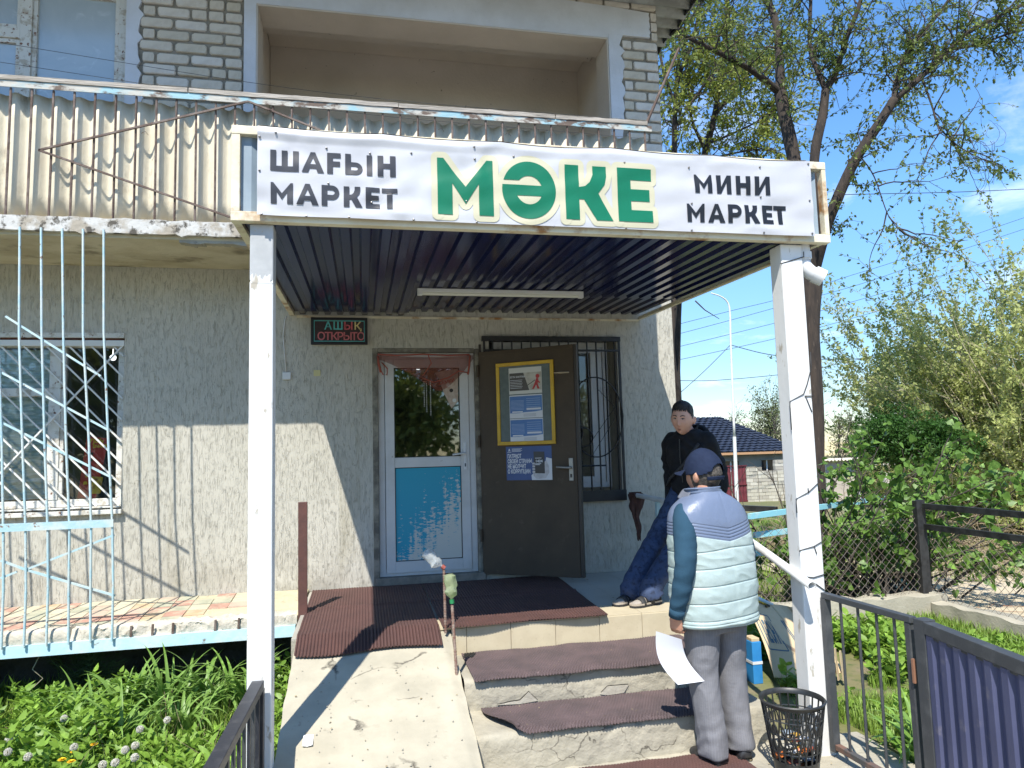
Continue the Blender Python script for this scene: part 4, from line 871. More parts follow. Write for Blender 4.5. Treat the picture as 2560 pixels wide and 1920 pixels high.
def lpoly(n, pts, d, m, par, th=.0004):
    """thin flat print on the door plane; pts (u,z)"""
    k = len(pts); return MB().add([LP(a, b, d) for a, b in pts]+[LP(a, b, d-th) for a, b in pts], [tuple(range(k)), tuple(range(2*k-1, k-1, -1))]+[(i, i+k, (i+1) % k+k, (i+1) % k) for i in range(k)]).build(n, m, par)
m_paper = M('paper', (.62, .62, .58), rough=.7); m_pb = M('blue_print', (.07, .16, .38), (.09, .20, .44), 3, rough=.6); m_pw = M('white_print', (.62, .63, .66), rough=.6); m_pg = M('grey_print', (.09, .08, .07), rough=.6); m_pr = M('red_figure', (.45, .04, .04), rough=.6)
UL, UR = leafpt(*Z4(1378, 500), .012)[0], leafpt(*Z4(1560, 500), .012)[0]
zz = [leafpt(*Z4(1468, b), .012)[1] for b in (372, 518, 524, 652, 655, 784)]
pa = thing('notice_sheet', 'top notice with a red figure pulling a load, in the yellow frame', 'notice', LP(UL, zz[1], .012), 'notices in the yellow frame')
lpoly('sheet', [(UL, zz[1]), (UR, zz[1]), (UR, zz[0]), (UL, zz[0])], .0125, m_paper, pa)
h = zz[0]-zz[1]; W_ = UR-UL
lpoly('photo_dark', [(UL+.006, zz[1]+.03), (UL+W_*.62, zz[1]+.03), (UL+W_*.45, zz[1]+h*.80), (UL+.006, zz[1]+h*.80)], .0130, m_pg, pa)
lpoly('photo_light', [(UL+W_*.62, zz[1]+.03), (UR-.004, zz[1]+.03), (UR-.004, zz[1]+h*.80), (UL+W_*.45, zz[1]+h*.80)], .0130, M('greyish_print', (.38, .35, .29), (.52, .50, .44), 18, rough=.6), pa)
ltext('ЕСТИ ЗАКУПКИ?', .022, UL+.012, zz[1]+h*.62, .0136, m_pw, pa, .0006, sx=.85)
for k in range(6): lpoly('text_line', [(UL+.012, zz[1]+h*(.52-.06*k)), (UL+W_*(.42-.02*(k % 2)), zz[1]+h*(.52-.06*k)), (UL+W_*(.42-.02*(k % 2)), zz[1]+h*(.535-.06*k)), (UL+.012, zz[1]+h*(.535-.06*k))], .0136, m_pw, pa)
fx, fz = UL+W_*.84, zz[1]+h*.42
lpoly('figure_head', [(fx+.012+.019*math.cos(t), fz+.052+.019*math.sin(t)) for t in np.linspace(0, 6.28, 15)[:-1]], .0136, m_pr, pa)
lpoly('figure_body', [(fx-.022, fz-.02), (fx+.012, fz-.02), (fx+.02, fz+.03), (fx-.0, fz+.035)], .0136, m_pr, pa)
lpoly('figure_leg', [(fx-.045, fz-.062), (fx-.025, fz-.062), (fx+.0, fz-.02), (fx-.022, fz-.02)], .0136, m_pr, pa); lpoly('figure_leg', [(fx+.008, fz-.062), (fx+.03, fz-.062), (fx+.012, fz-.02), (fx-.004, fz-.02)], .0136, m_pr, pa); lpoly('figure_arm', [(fx+.012, fz+.02), (fx+.036, fz-.006), (fx+.028, fz-.014), (fx+.006, fz+.008)], .0138, m_pr, pa)
lpoly('strap', [(fx-.10, fz-.03), (fx-.095, fz-.035), (fx-.01, fz+.015), (fx-.012, fz+.022)], .0136, m_pg, pa)
for i, (zb_, zt_, lab) in enumerate(((zz[3], zz[2], 'middle blue notice in two columns in the yellow frame'), (zz[5], zz[4], 'lowest blue notice in two columns in the yellow frame'))):
    pb = thing('notice_sheet', lab, 'notice', LP(UL, zb_, .012), 'notices in the yellow frame'); h = zt_-zb_
    lpoly('sheet', [(UL, zb_), (UR, zb_), (UR, zt_), (UL, zt_)], .0125, m_pw, pb)
    lpoly('blue_field', [(UL+.004, zb_+h*.22)]+[(UL+.004+(W_-.008)*t, zb_+h*(.20+.10*math.sin(t*3)*t)) for t in (.25, .5, .75)]+[(UR-.004, zb_+h*.30), (UR-.004, zt_-h*.05), (UL+.004, zt_-h*.05)], .0130, m_pb, pb)
    for k in range(8): lpoly('text_line', [(UL+.014, zt_-h*(.25+.055*k)), (UL+W_*.44, zt_-h*(.25+.055*k)), (UL+W_*.44, zt_-h*(.232+.055*k)), (UL+.014, zt_-h*(.232+.055*k))], .0136, M('pale_blue_ink', (.30, .40, .58)) if k == 0 and i == 0 else bpy.data.materials['pale_blue_ink'], pb)
    for k in range(5): lpoly('text_line', [(UL+W_*.52, zt_-h*(.18+.09*k)), (UL+W_*.93, zt_-h*(.18+.09*k)), (UL+W_*.93, zt_-h*(.160+.09*k)), (UL+W_*.52, zt_-h*(.160+.09*k))], .0136, bpy.data.materials['pale_blue_ink'], pb)
    lpoly('white_box', [(UL+W_*.08, zb_+h*.24), (UL+W_*.40, zb_+h*.24), (UL+W_*.40, zb_+h*.30), (UL+W_*.08, zb_+h*.30)], .0136, m_pw, pb); lpoly('white_box', [(UL+W_*.52, zb_+h*.34), (UL+W_*.95, zb_+h*.34), (UL+W_*.95, zb_+h*.42), (UL+W_*.52, zb_+h*.42)], .0136, m_pw, pb)
    for k in range(3): lpoly('text_line', [(UL+W_*.42, zb_+h*(.16-.045*k)), (UL+W_*.80, zb_+h*(.16-.045*k)), (UL+W_*.80, zb_+h*(.175-.045*k)), (UL+W_*.42, zb_+h*(.175-.045*k))], .0136, M('grey_ink3', (.30, .33, .38)) if k == 0 and i == 0 else bpy.data.materials['grey_ink3'], pb)
# anti-corruption poster
q = [leafpt(*Z4(a, b), .003) for a, b in ((1360, 812), (1612, 806), (1617, 995), (1365, 997))]
A0, A1, B1, B0 = (q[0][0]+q[3][0])/2, (q[1][0]+q[2][0])/2, (q[0][1]+q[1][1])/2, (q[2][1]+q[3][1])/2
po = thing('poster', 'dark blue poster with white slogan and a hand holding a phone', 'poster', LP(A0, B0, .003)); W_ = A1-A0; h = B1-B0
m_pnavy = M('poster_navy', (.012, .045, .17), (.02, .065, .22), 2.5, rough=.35)
lpoly('sheet', [(A0, B0), (A1, B0), (A1, B1), (A0, B1)], .0024, m_pnavy, po)
def PU(u, v): return (A0+W_*u, B0+h*v)
for k, t in enumerate(('ПАТРИОТ', 'СВОЕЙ СТРАНЫ', 'НЕ МОЛЧИТ', 'О КОРРУПЦИИ')):
    vs, fs = text_mesh(t, h*.155, .0018); wd = max(v[0] for v in vs); want = (.31, .54, .41, .50)[k]*W_
    MB().add([LP(A0+W_*.03+v[0]*want/wd, B0+h*(.66-.152*k)+v[1]*1.05, .0034) for v in vs], fs).build('slogan_line', m_pw, po)
lpoly('sleeve', [PU(.56, .0), PU(1, 0), PU(1, .62), PU(.88, .66), PU(.84, .30), PU(.60, .20), PU(.55, .14)], .0030, m_pw, po)
lpoly('hand', [PU(.60, .12), PU(.66, .03), PU(.86, .05), PU(.94, .22), PU(.93, .42), PU(.88, .58), PU(.84, .52), PU(.84, .22), PU(.62, .20), PU(.58, .26)], .0036, M('grey_hand', (.42, .41, .42), (.52, .51, .52), 25), po)
for k in range(4): lpoly('finger', [PU(.575+.0*k, .22+.08*k), PU(.635, .21+.08*k), PU(.635, .27+.08*k), PU(.58, .275+.08*k)], .0046, bpy.data.materials['grey_hand'], po)
lpoly('phone', [PU(.61, .20), PU(.845, .19), PU(.845, .83), PU(.61, .84)], .0041, M('phone_dark', (.006, .010, .022), rough=.3), po)
ltext('1424', h*.105, PU(.645, .52)[0], PU(.6, .52)[1], .0049, m_pw, po, .0012, sx=1.1)
for k, (u, v, wdt) in enumerate(((.64, .635, .14), (.64, .47, .13), (.64, .44, .10))): lpoly('small_print', [PU(u, v), PU(u+wdt, v), PU(u+wdt, v+.018), PU(u, v+.018)], .0049, m_pw, po)
for k in range(4): lpoly('small_print', [PU(.13, .93-.028*k), PU(.36-.03*(k % 2), .93-.028*k), PU(.36-.03*(k % 2), .942-.028*k), PU(.13, .942-.028*k)], .0034, m_pw, po)
lpoly('emblem', [PU(.05, .86), PU(.068, .86), PU(.075, .90), PU(.082, .86), PU(.10, .86), PU(.083, .94), PU(.067, .94)], .0034, m_pw, po); lpoly('small_print', [PU(.03, .825), PU(.12, .825), PU(.12, .838), PU(.03, .838)], .0034, m_pw, po)
# ------------------------------------------------------------------ ground
GZ = -.60
def gz(x, y):
    d = max(0, math.hypot(max(0, x-4), max(0, y+1))-2)
    return GZ-.042*min(d, 60)+(.03*nz(x*.5, y*.5, 0))*min(1, max(0, (abs(x-1.2)-1.6)))
m_soil = M('soil_grass', (.13, .14, .04), (.20, .16, .10), 1.6, (.45, .65), (.07, .10, .03), 14, (.5, .7), rough=1, bump=1, bscale=12)
def ground_fn(u, v):
    x = -60+160*u; x = math.copysign(abs((x-0)/1.0), x); y = -12+140*v*v
    return (x, y, gz(x, y))
def warp(u):  # denser near the building
    t = 2*u-1; return 6+ (t*abs(t)**1.2)*150
MB().grid(lambda u, v: (lambda x, y: (x, y, gz(x, y)))(warp(u), -30+260*v**1.6 if False else -25+230*v**2), 150, 130).build('ground', m_soil, smooth=True)
struct(bpy.data.objects['ground'])
m_pave = M('worn_paving', (.40, .37, .30), (.30, .275, .225), 2, (.35, .65), (.22, .19, .14), 20, (.6, .7), rough=.95, bump=.6, bscale=30)
MB().box((-.62, -9, -.70), (2.9, -2.55, -.575)).build('pavement', m_pave, bevel=.02); struct(bpy.data.objects['pavement'])
MB().grid(lambda u, v: (-24+50*u, -30+24.8*v, GZ+.012), 20, 10).build('bounce_yard', M('bounce_yard_paving', (.34, .32, .28), (.27, .255, .22), 1.5, rough=.95, bump=.4, bscale=30)); struct(bpy.data.objects['bounce_yard'])  # unseen pale yard behind the camera, added to bounce light under the canopy
m_gravel = M('gravel_road', (.50, .42, .29), (.42, .35, .24), .9, (.35, .65), (.58, .53, .43), 30, (.55, .75), rough=1, bump=.8, bscale=40)
def road(n, pts, w0, lift, m):
    mb = MB(); N_ = 60
    def f(u, v):
        k = u*(len(pts)-1); i = min(int(k), len(pts)-2); t = k-i; x = pts[i][0]*(1-t)+pts[i+1][0]*t; y = pts[i][1]*(1-t)+pts[i+1][1]*t; w_ = (pts[i][2]*(1-t)+pts[i+1][2]*t)
        yy = y+(v-.5)*w_+.25*nz(x*.4, v*3, 0); return (x, yy, gz(x, yy)+lift)
    o = mb.grid(f, 80, 14).build(n, m, smooth=True); return struct(o)
road('gravel_road', [(5.75, -1.6, 10.5), (8, -1.0, 11), (14, .5, 11.6), (24, 3, 12), (60, 10, 12)], 4, .035, m_gravel)

# ------------------------------------------------------------------ steps, landing, ramp
st = thing('entrance_steps', 'tiled landing with three rough cracked concrete steps before the shop door', 'steps', (1.0, -1.3, -.6))
def crack_mat(name, c1, c2, dark, white):
    m = M(name, c1, c2, 3.5, (.35, .65), dark, 11, (.66, .74), rough=.95, bump=1.2, bscale=20, detail=9)
    nt = m.node_tree; N = nt.nodes.new; L = nt.links.new; b = nt.nodes['Principled BSDF']
    tc = N('ShaderNodeTexCoord'); n = N('ShaderNodeTexNoise'); n.inputs['Scale'].default_value = 6; n.inputs['Detail'].default_value = 6; L(tc.outputs['Object'], n.inputs['Vector'])
    mp = N('ShaderNodeMapping'); mp.inputs['Scale'].default_value = (1.0, 1, 2.2); L(tc.outputs['Object'], mp.inputs[0])
    ad = N('ShaderNodeMix'); ad.data_type = 'VECTOR' if hasattr(ad, 'data_type') else 'VECTOR'; ad.inputs[0].default_value = .22
    L(mp.outputs[0], ad.inputs[4]); L(n.outputs['Color'], ad.inputs[5])
    vo = N('ShaderNodeTexVoronoi'); vo.feature = 'DISTANCE_TO_EDGE'; vo.inputs['Scale'].default_value = 3.4; L(ad.outputs[1], vo.inputs['Vector'])
    r = N('ShaderNodeMapRange'); r.inputs[1].default_value = .0; r.inputs[2].default_value = .013; r.inputs[3].default_value = 1; r.inputs[4].default_value = 0; L(vo.outputs['Distance'], r.inputs[0])
    n2 = N('ShaderNodeTexNoise'); n2.inputs['Scale'].default_value = 2.4; n2.inputs['Detail'].default_value = 3; L(tc.outputs['Object'], n2.inputs['Vector'])
    r2 = N('ShaderNodeMapRange'); r2.inputs[1].default_value = .50; r2.inputs[2].default_value = .56; L(n2.outputs[0], r2.inputs[0])
    mu = N('ShaderNodeMath'); mu.operation = 'MULTIPLY'; L(r.outputs[0], mu.inputs[0]); L(r2.outputs[0], mu.inputs[1])
    mx = N('ShaderNodeMix'); mx.data_type = 'RGBA'; L(mu.outputs[0], mx.inputs[0]); src = b.inputs['Base Color'].links[0].from_socket; L(src, mx.inputs[6]); mx.inputs[7].default_value = (.09, .08, .062, 1); L(mx.outputs[2], b.inputs['Base Color'])
    return m
m_step = crack_mat('cracked_concrete', (.42, .385, .30), (.31, .285, .225), (.20, .18, .14), None)
m_tile = M('landing_tile', (.53, .46, .32), (.49, .42, .29), 8, (.4, .6), (.40, .34, .24), 90, (.62, .7), rough=.45, spec=.4)
m_tile_f = M('floor_tile', (.42, .40, .35), (.37, .35, .30), 2, (.4, .6), (.32, .29, .24), 30, (.68, .74), rough=.35, spec=.5)
X0s, X1s = .572, 2.30
def stepblock(x0, x1, y0, y1, z0, z1, seed, m=m_step):
    """concrete step with an eroded nose: front face and tread from one displaced sheet"""
    nx, prof = int((x1-x0)/.012), []
    pr = [(y0, z0+(z1-z0)*i/9) for i in range(9)]+[(y0+.004, z1-.012), (y0+.014, z1-.002)]+[(y0+.03+(y1-y0-.03)*i/9, z1) for i in range(10)]
    mb = MB(); vs = []
    for i in range(nx+1):
        x = x0+(x1-x0)*i/nx
        for j, (y, z) in enumerate(pr):
            d = .009*nz(x*5, z*12, seed)+.007*nz(x*16, z*30, seed+2)+.004*nz(x*42, z*70, seed+4)
            chip = max(0, nz(x*3.3, seed*3, 1)-.2)*.05+max(0, nz(x*11, seed, 7)-.2)*.05+max(0, nz(x*30, seed, 3)-.2)*.025
            if j < 9: yy, zz_ = y+d*.9+(chip*.3 if j > 6 else 0)-.012*(1-j/9)*nz(x*2, 1, seed), z
            elif j < 11: yy, zz_ = y+chip*.5+d, z-chip*.7
            else: yy, zz_ = y, z+d*.35
            vs.append((x, yy, zz_))
    k = len(pr); mb.add(vs, [(i*k+j, (i+1)*k+j, (i+1)*k+j+1, i*k+j+1) for i in range(nx) for j in range(k-1)])
    # right-hand end face
    e = [vs[nx*k+j] for j in range(k)]; mb.add(e+[(x1, y1, z0)], [tuple(range(k+1))])
    return mb.build('step', m, st, auto=50)
stepblock(X0s, X1s, -2.60, -2.0, -.62, -.358, 5); stepblock(X0s, X1s-.03, -2.205, -1.60, -.40, -.182, 2)
stepblock(X0s-.02, 2.75, -3.42, -2.5, -.66, -.562, 8)
# patches where plaster has come off the risers
m_crk = M('crack_shadow', (.03, .027, .022), rough=1)
m_patch = M('bare_white_patch', (.44, .41, .34), (.36, .33, .27), 14, rough=.95, bump=.6)
for pts in ([(1244, 1763), (1278, 1755), (1300, 1752), (1322, 1730), (1345, 1752), (1300, 1760)], [(1500, 1736), (1520, 1716), (1572, 1712), (1560, 1732), (1520, 1738)]):
    q = [at(a, b, y=-2.213) for a, b in pts]; MB().prism([(p.x, p.z) for p in q], -2.213, -2.19).build('bare_patch', m_patch, st); MB().prism([(p.x*1.0, p.z+.005) for p in q], -2.209, -2.19).build('crack', m_crk, st)
# landing body, tiles
box('landing_core', (-.46, -1.63, -.6), (2.62, -.004, -.014), m_concrete_dk, st)
box('landing_side', (2.62, -1.66, -.6), (2.66, -.004, -.005), m_concrete, st, .004)
tjx = [.352, .665, .968, 1.280, 1.595, 1.910, 2.225, 2.54]
for i in range(len(tjx)-1):
    a, b = tjx[i]+.0015, tjx[i+1]-.0015
    if b > .56: box('riser_tile', (max(a, .565), -1.66+random.uniform(-.001, .001), -.185), (b, -1.632, -.0105), m_tile, st, .0015)
    for j in range(6):
        y1 = -1.655+.313*j; y2 = min(y1+.310, -.006)
        if y2-y1 < .03: continue
        box('floor_tile', (a, y1, -.0135+random.uniform(-.0006, .0006)), (b, y2, 0), m_tile_f if j else m_tile, st, .001)
box('floor_edge_tile', (-.46, -1.62, -.0135), (.350, -.006, -.001), m_tile_f, st, .001)
# ramp
rmp = thing('ramp', 'smooth pale concrete ramp with scratches beside the steps', 'ramp', (.06, -2.6, -.6))
RX0, RX1 = -.432, .556
def rz(y): return -.012-.262*(-1.62-y) if y < -1.62 else -.012
def rampf(u, v):
    y = -1.60-3.6*v; x = RX0+(RX1-RX0)*u+(.010*nz(y*5, u, 1) if u in (0, 1) else 0)+.022*max(0, v-.1)*0
    ch = 0
    if u > .97: ch = -.012-.02*max(0, nz(y*6, 3, 3))
    return (x, y, rz(y)+.004*nz(x*4, y*4, 0)+.0025*nz(x*14, y*11, 4)+ch)
m_ramp = crack_mat('ramp_screed', (.45, .41, .315), (.35, .32, .245), (.25, .225, .175), None)
_b = m_ramp.node_tree.nodes
for nd in _b:
    if nd.type == 'TEX_VORONOI': nd.inputs['Scale'].default_value = 1.1
    if nd.type == 'BUMP': nd.inputs['Distance'].default_value = .0025
    if nd.type == 'MAP_RANGE' and abs(nd.inputs[2].default_value-.022) < 1e-5: nd.inputs[2].default_value = .006
MB().grid(rampf, 40, 130).build('screed', m_ramp, rmp, smooth=True)
sd_ = MB()
for x, s in ((RX0, -1), (RX1, 1)):
    pts = [(-1.60-3.6*i/60) for i in range(61)]; vs = []
    for y in pts: vs += [(x+.010*nz(y*5, 0 if s < 0 else 1, 1), y, rz(y)-.008), (x+s*.006+.012*nz(y*9, 5, s), y, rz(y)-.06), (x+.004*s, y, -.7)]
    sd_.add(vs, [((i*3+j), (i*3+j+1), (i*3+j+4), (i*3+j+3)) for i in range(60) for j in range(2)])
sd_.build('side', m_concrete_dk, rmp, auto=60)
for p, q in (((905, 1695), (850, 1840)), ((1120, 1806), (1065, 1840)), ((760, 1830), (800, 1760)), ((1075, 1790), (1110, 1808)), ((985, 1650), (1140, 1656))):
    a = at(*p, z=-.3); b = at(*q, z=-.35)
    a = Vector((a.x, a.y, 0)); b = Vector((b.x, b.y, 0))
# white scrap on the ramp
a = at(768, 1900, z=-.36)
o = MB().grid(lambda u, v: (a.x-.022+.05*u, a.y-.04+.09*v, rz(a.y-.04+.09*v)+.007+.012*abs(u-.5)*math.sin(v*5+1)), 6, 6).build('paper_scrap', M('white_scrap', (.75, .75, .74)), solid=.002); tag(o, 'small crumpled white scrap lying on the ramp at the bottom', 'litter')

# ------------------------------------------------------------------ rubber mats
def mat_mat(name, c1, c2):
    return M(name, c1, c2, 5, (.4, .62), tuple(v*1.9 for v in c1), 22, (.68, .74), rough=.75, bump=.6, bscale=160)
m_mat = mat_mat('brown_rubber', (.105, .050, .042), (.085, .042, .036)); m_mat2 = mat_mat('grey_brown_rubber', (.115, .080, .080), (.085, .062, .062))
def mat_sheet(name, surf, nx, ny, m, label, pitch_u, pitch_v=None, amp=.005, group='ribbed rubber mats'):
    """ribbed rubber mat: surf(u,v)->(x,y,z); ribs run along v, cross ribs when pitch_v"""
    mb = MB()
    def f(u, v):
        x, y, z = surf(u, v); amp_ = amp*(2.0 if v > .86 else 1); r = amp_*(1 if (u*pitch_u) % 1 < .5 else 0)
        if pitch_v: r = amp_*(1 if ((u*pitch_u+(.5 if int(v*pitch_v) % 2 else 0)) % 1 < .55 and (v*pitch_v) % 1 < .6) else 0)
        return (x, y, z+.006+r)
    o = mb.grid(f, nx, ny).build(name, m, solid=.004); tag(o, label, 'mat', group); return o
def matL(u, v):
    y = .0-1.86*v-.02*math.sin(u*7); y = min(y, -.012); x = (-.435+.012*v)+(.935-.03*v)*u+.0
    z = (.0 if y > -1.60 else rz(y)+.012)+.012*math.exp(-((y+.80+.02*math.sin(x*5))/.025)**2)+.004*nz(x*3, y*3, 2)
    if y > -1.62 and y < -1.5: z = .004
    return (x, y-.0, z+.002)
mat_sheet('rubber_mat', matL, 130, 60, m_mat, 'brown ribbed mat over the top of the ramp and the door side of the landing', 43)
def matR(u, v):
    y = -.03-(1.665+.015*math.sin(u*9))*v; x = .505+(1.16+.06*(1-v)-.02*v)*u
    z = .012*math.exp(-((y+.78+.02*math.sin(x*4))/.03)**2)+.003*nz(x*3, y*3, 5); return (x, y, z+.002)
mat_sheet('rubber_mat', matR, 160, 60, m_mat, 'brown ribbed mat on the landing before the open iron door', 53)
def mk(x0, x1, yb, yf, z, seed, curl=False):
    def f(u, v):
        x = x0+(x1-x0)*u; y = yb+(yf-yb)*v-.008*nz(x*2, seed, 0)*v+.010*nz(x*4, seed, 9)*(1-v)
        zz_ = z+.010*max(0, nz(x*3.2, seed, 2))+.0035*nz(x*8, y*7, seed)
        if v > .93: zz_ -= .012*(v-.93)/.07
        if curl and u < .13 and v > .15:
            k = (1-u/.13)*min(1, (v-.15)/.85); x += .15*k*k; y += .02*k; zz_ += .075*k*(1-k*.45)
        return (x, y, zz_)
    return f
mat_sheet('rubber_mat', mk(.625, 2.18, -1.675, -2.245, -.178, 1), 340, 60, m_mat2, 'grey-brown rubber mat on the top step under the tiled riser', 84, 30, .004)
mat_sheet('rubber_mat', mk(.665, 2.15, -2.215, -2.625, -.353, 3, True), 330, 44, m_mat2, 'grey-brown rubber mat with a curled corner on the middle step', 80, 22, .004)
mat_sheet('rubber_mat', mk(1.12, 2.02, -2.66, -3.1, -.558, 6), 200, 40, m_mat, 'rubber mat at the foot of the steps, under the man in the vest', 50, 20, .004)

# ------------------------------------------------------------------ posts and stakes round the landing
o = MB().box((-.478, -.93, -.17), (-.412, -.90, .822)).build('steel_post', M('red_brown_primer', (.11, .045, .035), (.08, .035, .028), 7, rough=.6, bump=.15), bevel=.003)
tag(o, 'flat red-brown steel post standing at the left edge of the ramp mat', 'post')
def rebar(pts, label):
    mb = MB(); mb.tube(pts, .0085, 8); p, q = Vector(pts[0]), Vector(pts[-1]); n_ = int((q-p).length/.016)
    for i in range(n_):
        c = p.lerp(q, (i+.5)/n_); mb.tube([c+Vector((0, 0, -.002)), c+Vector((.0, 0, .002))], [.0105, .0105], 7)
    o = mb.build('rebar_stake', M('rusty_rebar', (.17, .085, .06), (.26, .20, .16), 30, rough=.85) if 'rusty_rebar' not in bpy.data.materials else bpy.data.materials['rusty_rebar']); tag(o, label, 'stake', 'rebar stakes with bottles'); return o
rebar([(.520, -1.715, -.02), (.518, -1.705, .39)], 'rusty rebar stake carrying the clear crushed bottle')
rebar([(.535, -2.14, -.17), (.525, -2.06, .23)], 'rusty rebar stake carrying the green bottle')
def pet(name, mat, label):
    m = bpy.data.materials.new(mat[0]); m.use_nodes = True; nt = m.node_tree; b = nt.nodes['Principled BSDF']; b.inputs['Base Color'].default_value = (*mat[1], 1); b.inputs['Roughness'].default_value = .12
    b.inputs['IOR'].default_value = 1.45; ms = nt.nodes.new('ShaderNodeMixShader'); tr = nt.nodes.new('ShaderNodeBsdfTransparent'); tr.inputs[0].default_value = (*mat[2], 1); ms.inputs[0].default_value = mat[3]
    nt.links.new(b.outputs[0], ms.inputs[1]); nt.links.new(tr.outputs[0], ms.inputs[2]); nt.links.new(ms.outputs[0], nt.nodes['Material Output'].inputs[0]); return m
def bottle(base, axis, L_, R_, m, capm, label, seed, group='bottles stuck on the rebar stakes'):
    ax = Vector(axis).normalized(); t = thing('plastic_bottle', label, 'bottle', base, group); s1 = ax.orthogonal().normalized(); s2 = ax.cross(s1); mb = MB(); rings = []
    prof = [(0, .13), (.08, .14), (.16, .22), (.26, .75), (.40, 1), (.5, .8), (.6, .98), (.75, 1.05), (.85, .8), (.95, .85), (1.0, .45)]
    for t_, r in prof:
        c = Vector(base)+ax*L_*t_+s1*.018*nz(t_*4, seed, 0); ring = []
        for k in range(20):
            a_ = 2*math.pi*k/20; rr = R_*r*(1+.42*nz(math.cos(a_)*1.4+seed, math.sin(a_)*1.4, t_*5))*(1-.30*(math.cos(a_+seed) > .2)*(r > .5)); ring.append(tuple(c+s1*math.cos(a_)*rr+s2*math.sin(a_)*rr))
        rings.append(ring)
    mb.loft(rings).build('body', m, t, auto=40)
    MB().tube([Vector(base)-ax*.006, Vector(base)+ax*.018], R_*.36, 12).build('cap', capm, t, auto=50)
m_pet_c = pet('x', ('clear_pet', (.62, .64, .62), (.9, .9, .9), .55), ''); m_pet_g = pet('x', ('green_pet', (.42, .47, .30), (.70, .82, .55), .50), '')
bottle((.518, -1.705, .40), (-.78, .1, .62), .17, .042, m_pet_c, M('red_cap', (.30, .08, .06), rough=.4), 'crushed clear plastic bottle stuck slanting on the farther stake', 2)
bottle((.525, -2.06, .245), (-.05, 0, 1), .17, .040, m_pet_g, M('green_cap', (.02, .20, .07), rough=.4), 'crumpled green plastic bottle upended on the nearer stake', 6)

# ------------------------------------------------------------------ handrail on the right
hr = thing('handrail', 'white pipe handrail along the right edge of landing and steps', 'handrail', (2.52, -1.4, -.1))
m_pipe = M('white_pipe', (.62, .62, .60), (.52, .51, .48), 6, (.5, .7), (.30, .26, .2), 30, (.68, .72), rough=.45)
MB().tube([(2.47, -.10, .722), (2.53, -.62, .70), (2.545, -1.5, .66)], .022, 14).build('level_rail', m_pipe, hr, auto=60)
mb = MB().tube([(2.545, -1.5, .665), tuple(at(1885, 1360, x=2.43)), tuple(at(2030, 1465, x=2.365))], .022, 14, caps=False); mb.build('sloping_rail', m_pipe, hr, auto=60, solid=.004)
box('leg', (2.50, -.62, -.005), (2.535, -.585, .68), M('pale_blue_paint', (.38, .52, .54), rough=.6), hr, .003); box('leg', (2.53, -1.52, -.005), (2.565, -1.485, .65), m_pipe, hr, .003)
m_rag = M('brown_rag', (.085, .038, .03), (.055, .026, .02), 12, rough=.95, bump=.5, bscale=60)
def rag(u, v):
    a_ = u*2*math.pi; lob = 1+.30*math.sin(a_*5+v*4)+.22*math.sin(a_*9-v*7+1)+.25*nz(u*5, v*4, 3)
    w_ = (.052 if v < .35 else .052-.034*min(1, (v-.35)/.25))*(1 if v > .05 else .8); ln = .40+.05*math.sin(a_*2)
    return (2.475+w_*lob*math.cos(a_)+.018*max(0, v-.3)+.010*math.sin(v*9), -.20+.6*w_*lob*math.sin(a_), .748-ln*v)
o = MB().grid(rag, 90, 34).build('rag', m_rag, smooth=True, solid=.003); tag(o, 'dark brown rag hanging over the wall end of the white pipe rail', 'rag')

# ------------------------------------------------------------------ wire wound round the right post
pw = []
def wf(px, py): p = at(px, py, y=-2.850); p.x = min(max(p.x, 2.400), 2.550); return tuple(p)     # on the front face
def wl(px, py): p = at(px, py, y=-2.80); t_ = min(1, max(0, (p.x-2.355)/.05)); return (2.3985, -2.73-.115*t_, p.z)      # on the left face
m_wire = M('black_wire', (.015, .015, .015), rough=.5)
segs = [[wf(2040, 880), wf(2028, 920), wf(2018, 960), wf(2009, 985), wl(2003, 1005), wl(1995, 1040), wl(1984, 1075)], [wf(2066, 1182), wf(2050, 1205), wf(2022, 1230), wl(2012, 1245), wl(2002, 1280)],
        [wf(2075, 1338), wf(2055, 1354), wf(2035, 1366), wl(2020, 1372), wl(2006, 1376)], [wl(2006, 1437), wf(2034, 1444), wf(2078, 1434)], [wl(2009, 1440), wf(2040, 1460), wf(2062, 1476)],
        [wf(2036, 1367), wf(2042, 1385)], [wf(2022, 1233), wf(2020, 1220)], [wf(2012, 990), wf(2036, 990)], [wf(2014, 990), wf(2030, 1030)], [wl(1966, 665), wf(2010, 642), wf(2035, 630)]]
bwt = thing('binding_wire', 'black wire wound in loose turns round the right canopy post', 'wire', (2.45, -2.85, 0))
for s in segs: MB().tube(s, .0028, 5).build('turn', m_wire, bwt, smooth=True)

# ------------------------------------------------------------------ side fences and gate
m_dgrey = M('dark_grey_paint', (.045, .048, .052), (.075, .078, .08), 12, (.5, .7), (.14, .10, .08), 30, (.70, .74), rough=.5, bump=.15, bscale=40)
m_dgrey2 = M('worn_black_paint', (.02, .022, .03), (.05, .05, .055), 14, (.5, .7), (.30, .28, .27), 24, (.70, .74), rough=.45, bump=.1)
m_violet = M('violet_blue_sheet', (.055, .062, .125), (.072, .080, .15), 3, (.4, .7), (.15, .14, .17), 7, (.58, .72), rough=.45, bump=.1, bscale=12)
rgf = thing('side_gate', 'low dark grey steel gate with open vertical bars beside the bin', 'gate', (2.53, -3.2, -.55), 'low steel gate leaves')
def fb2(n, p, q, w_, h_, par, m=None, bv=.003): return beam(n, p, q, w_, h_, m or m_dgrey, par, bv)
G0, G1 = Vector((2.52, -2.875)), Vector((2.545, -3.50))
def GP(t, z): return (G0.x+(G1.x-G0.x)*t, G0.y+(G1.y-G0.y)*t, z)
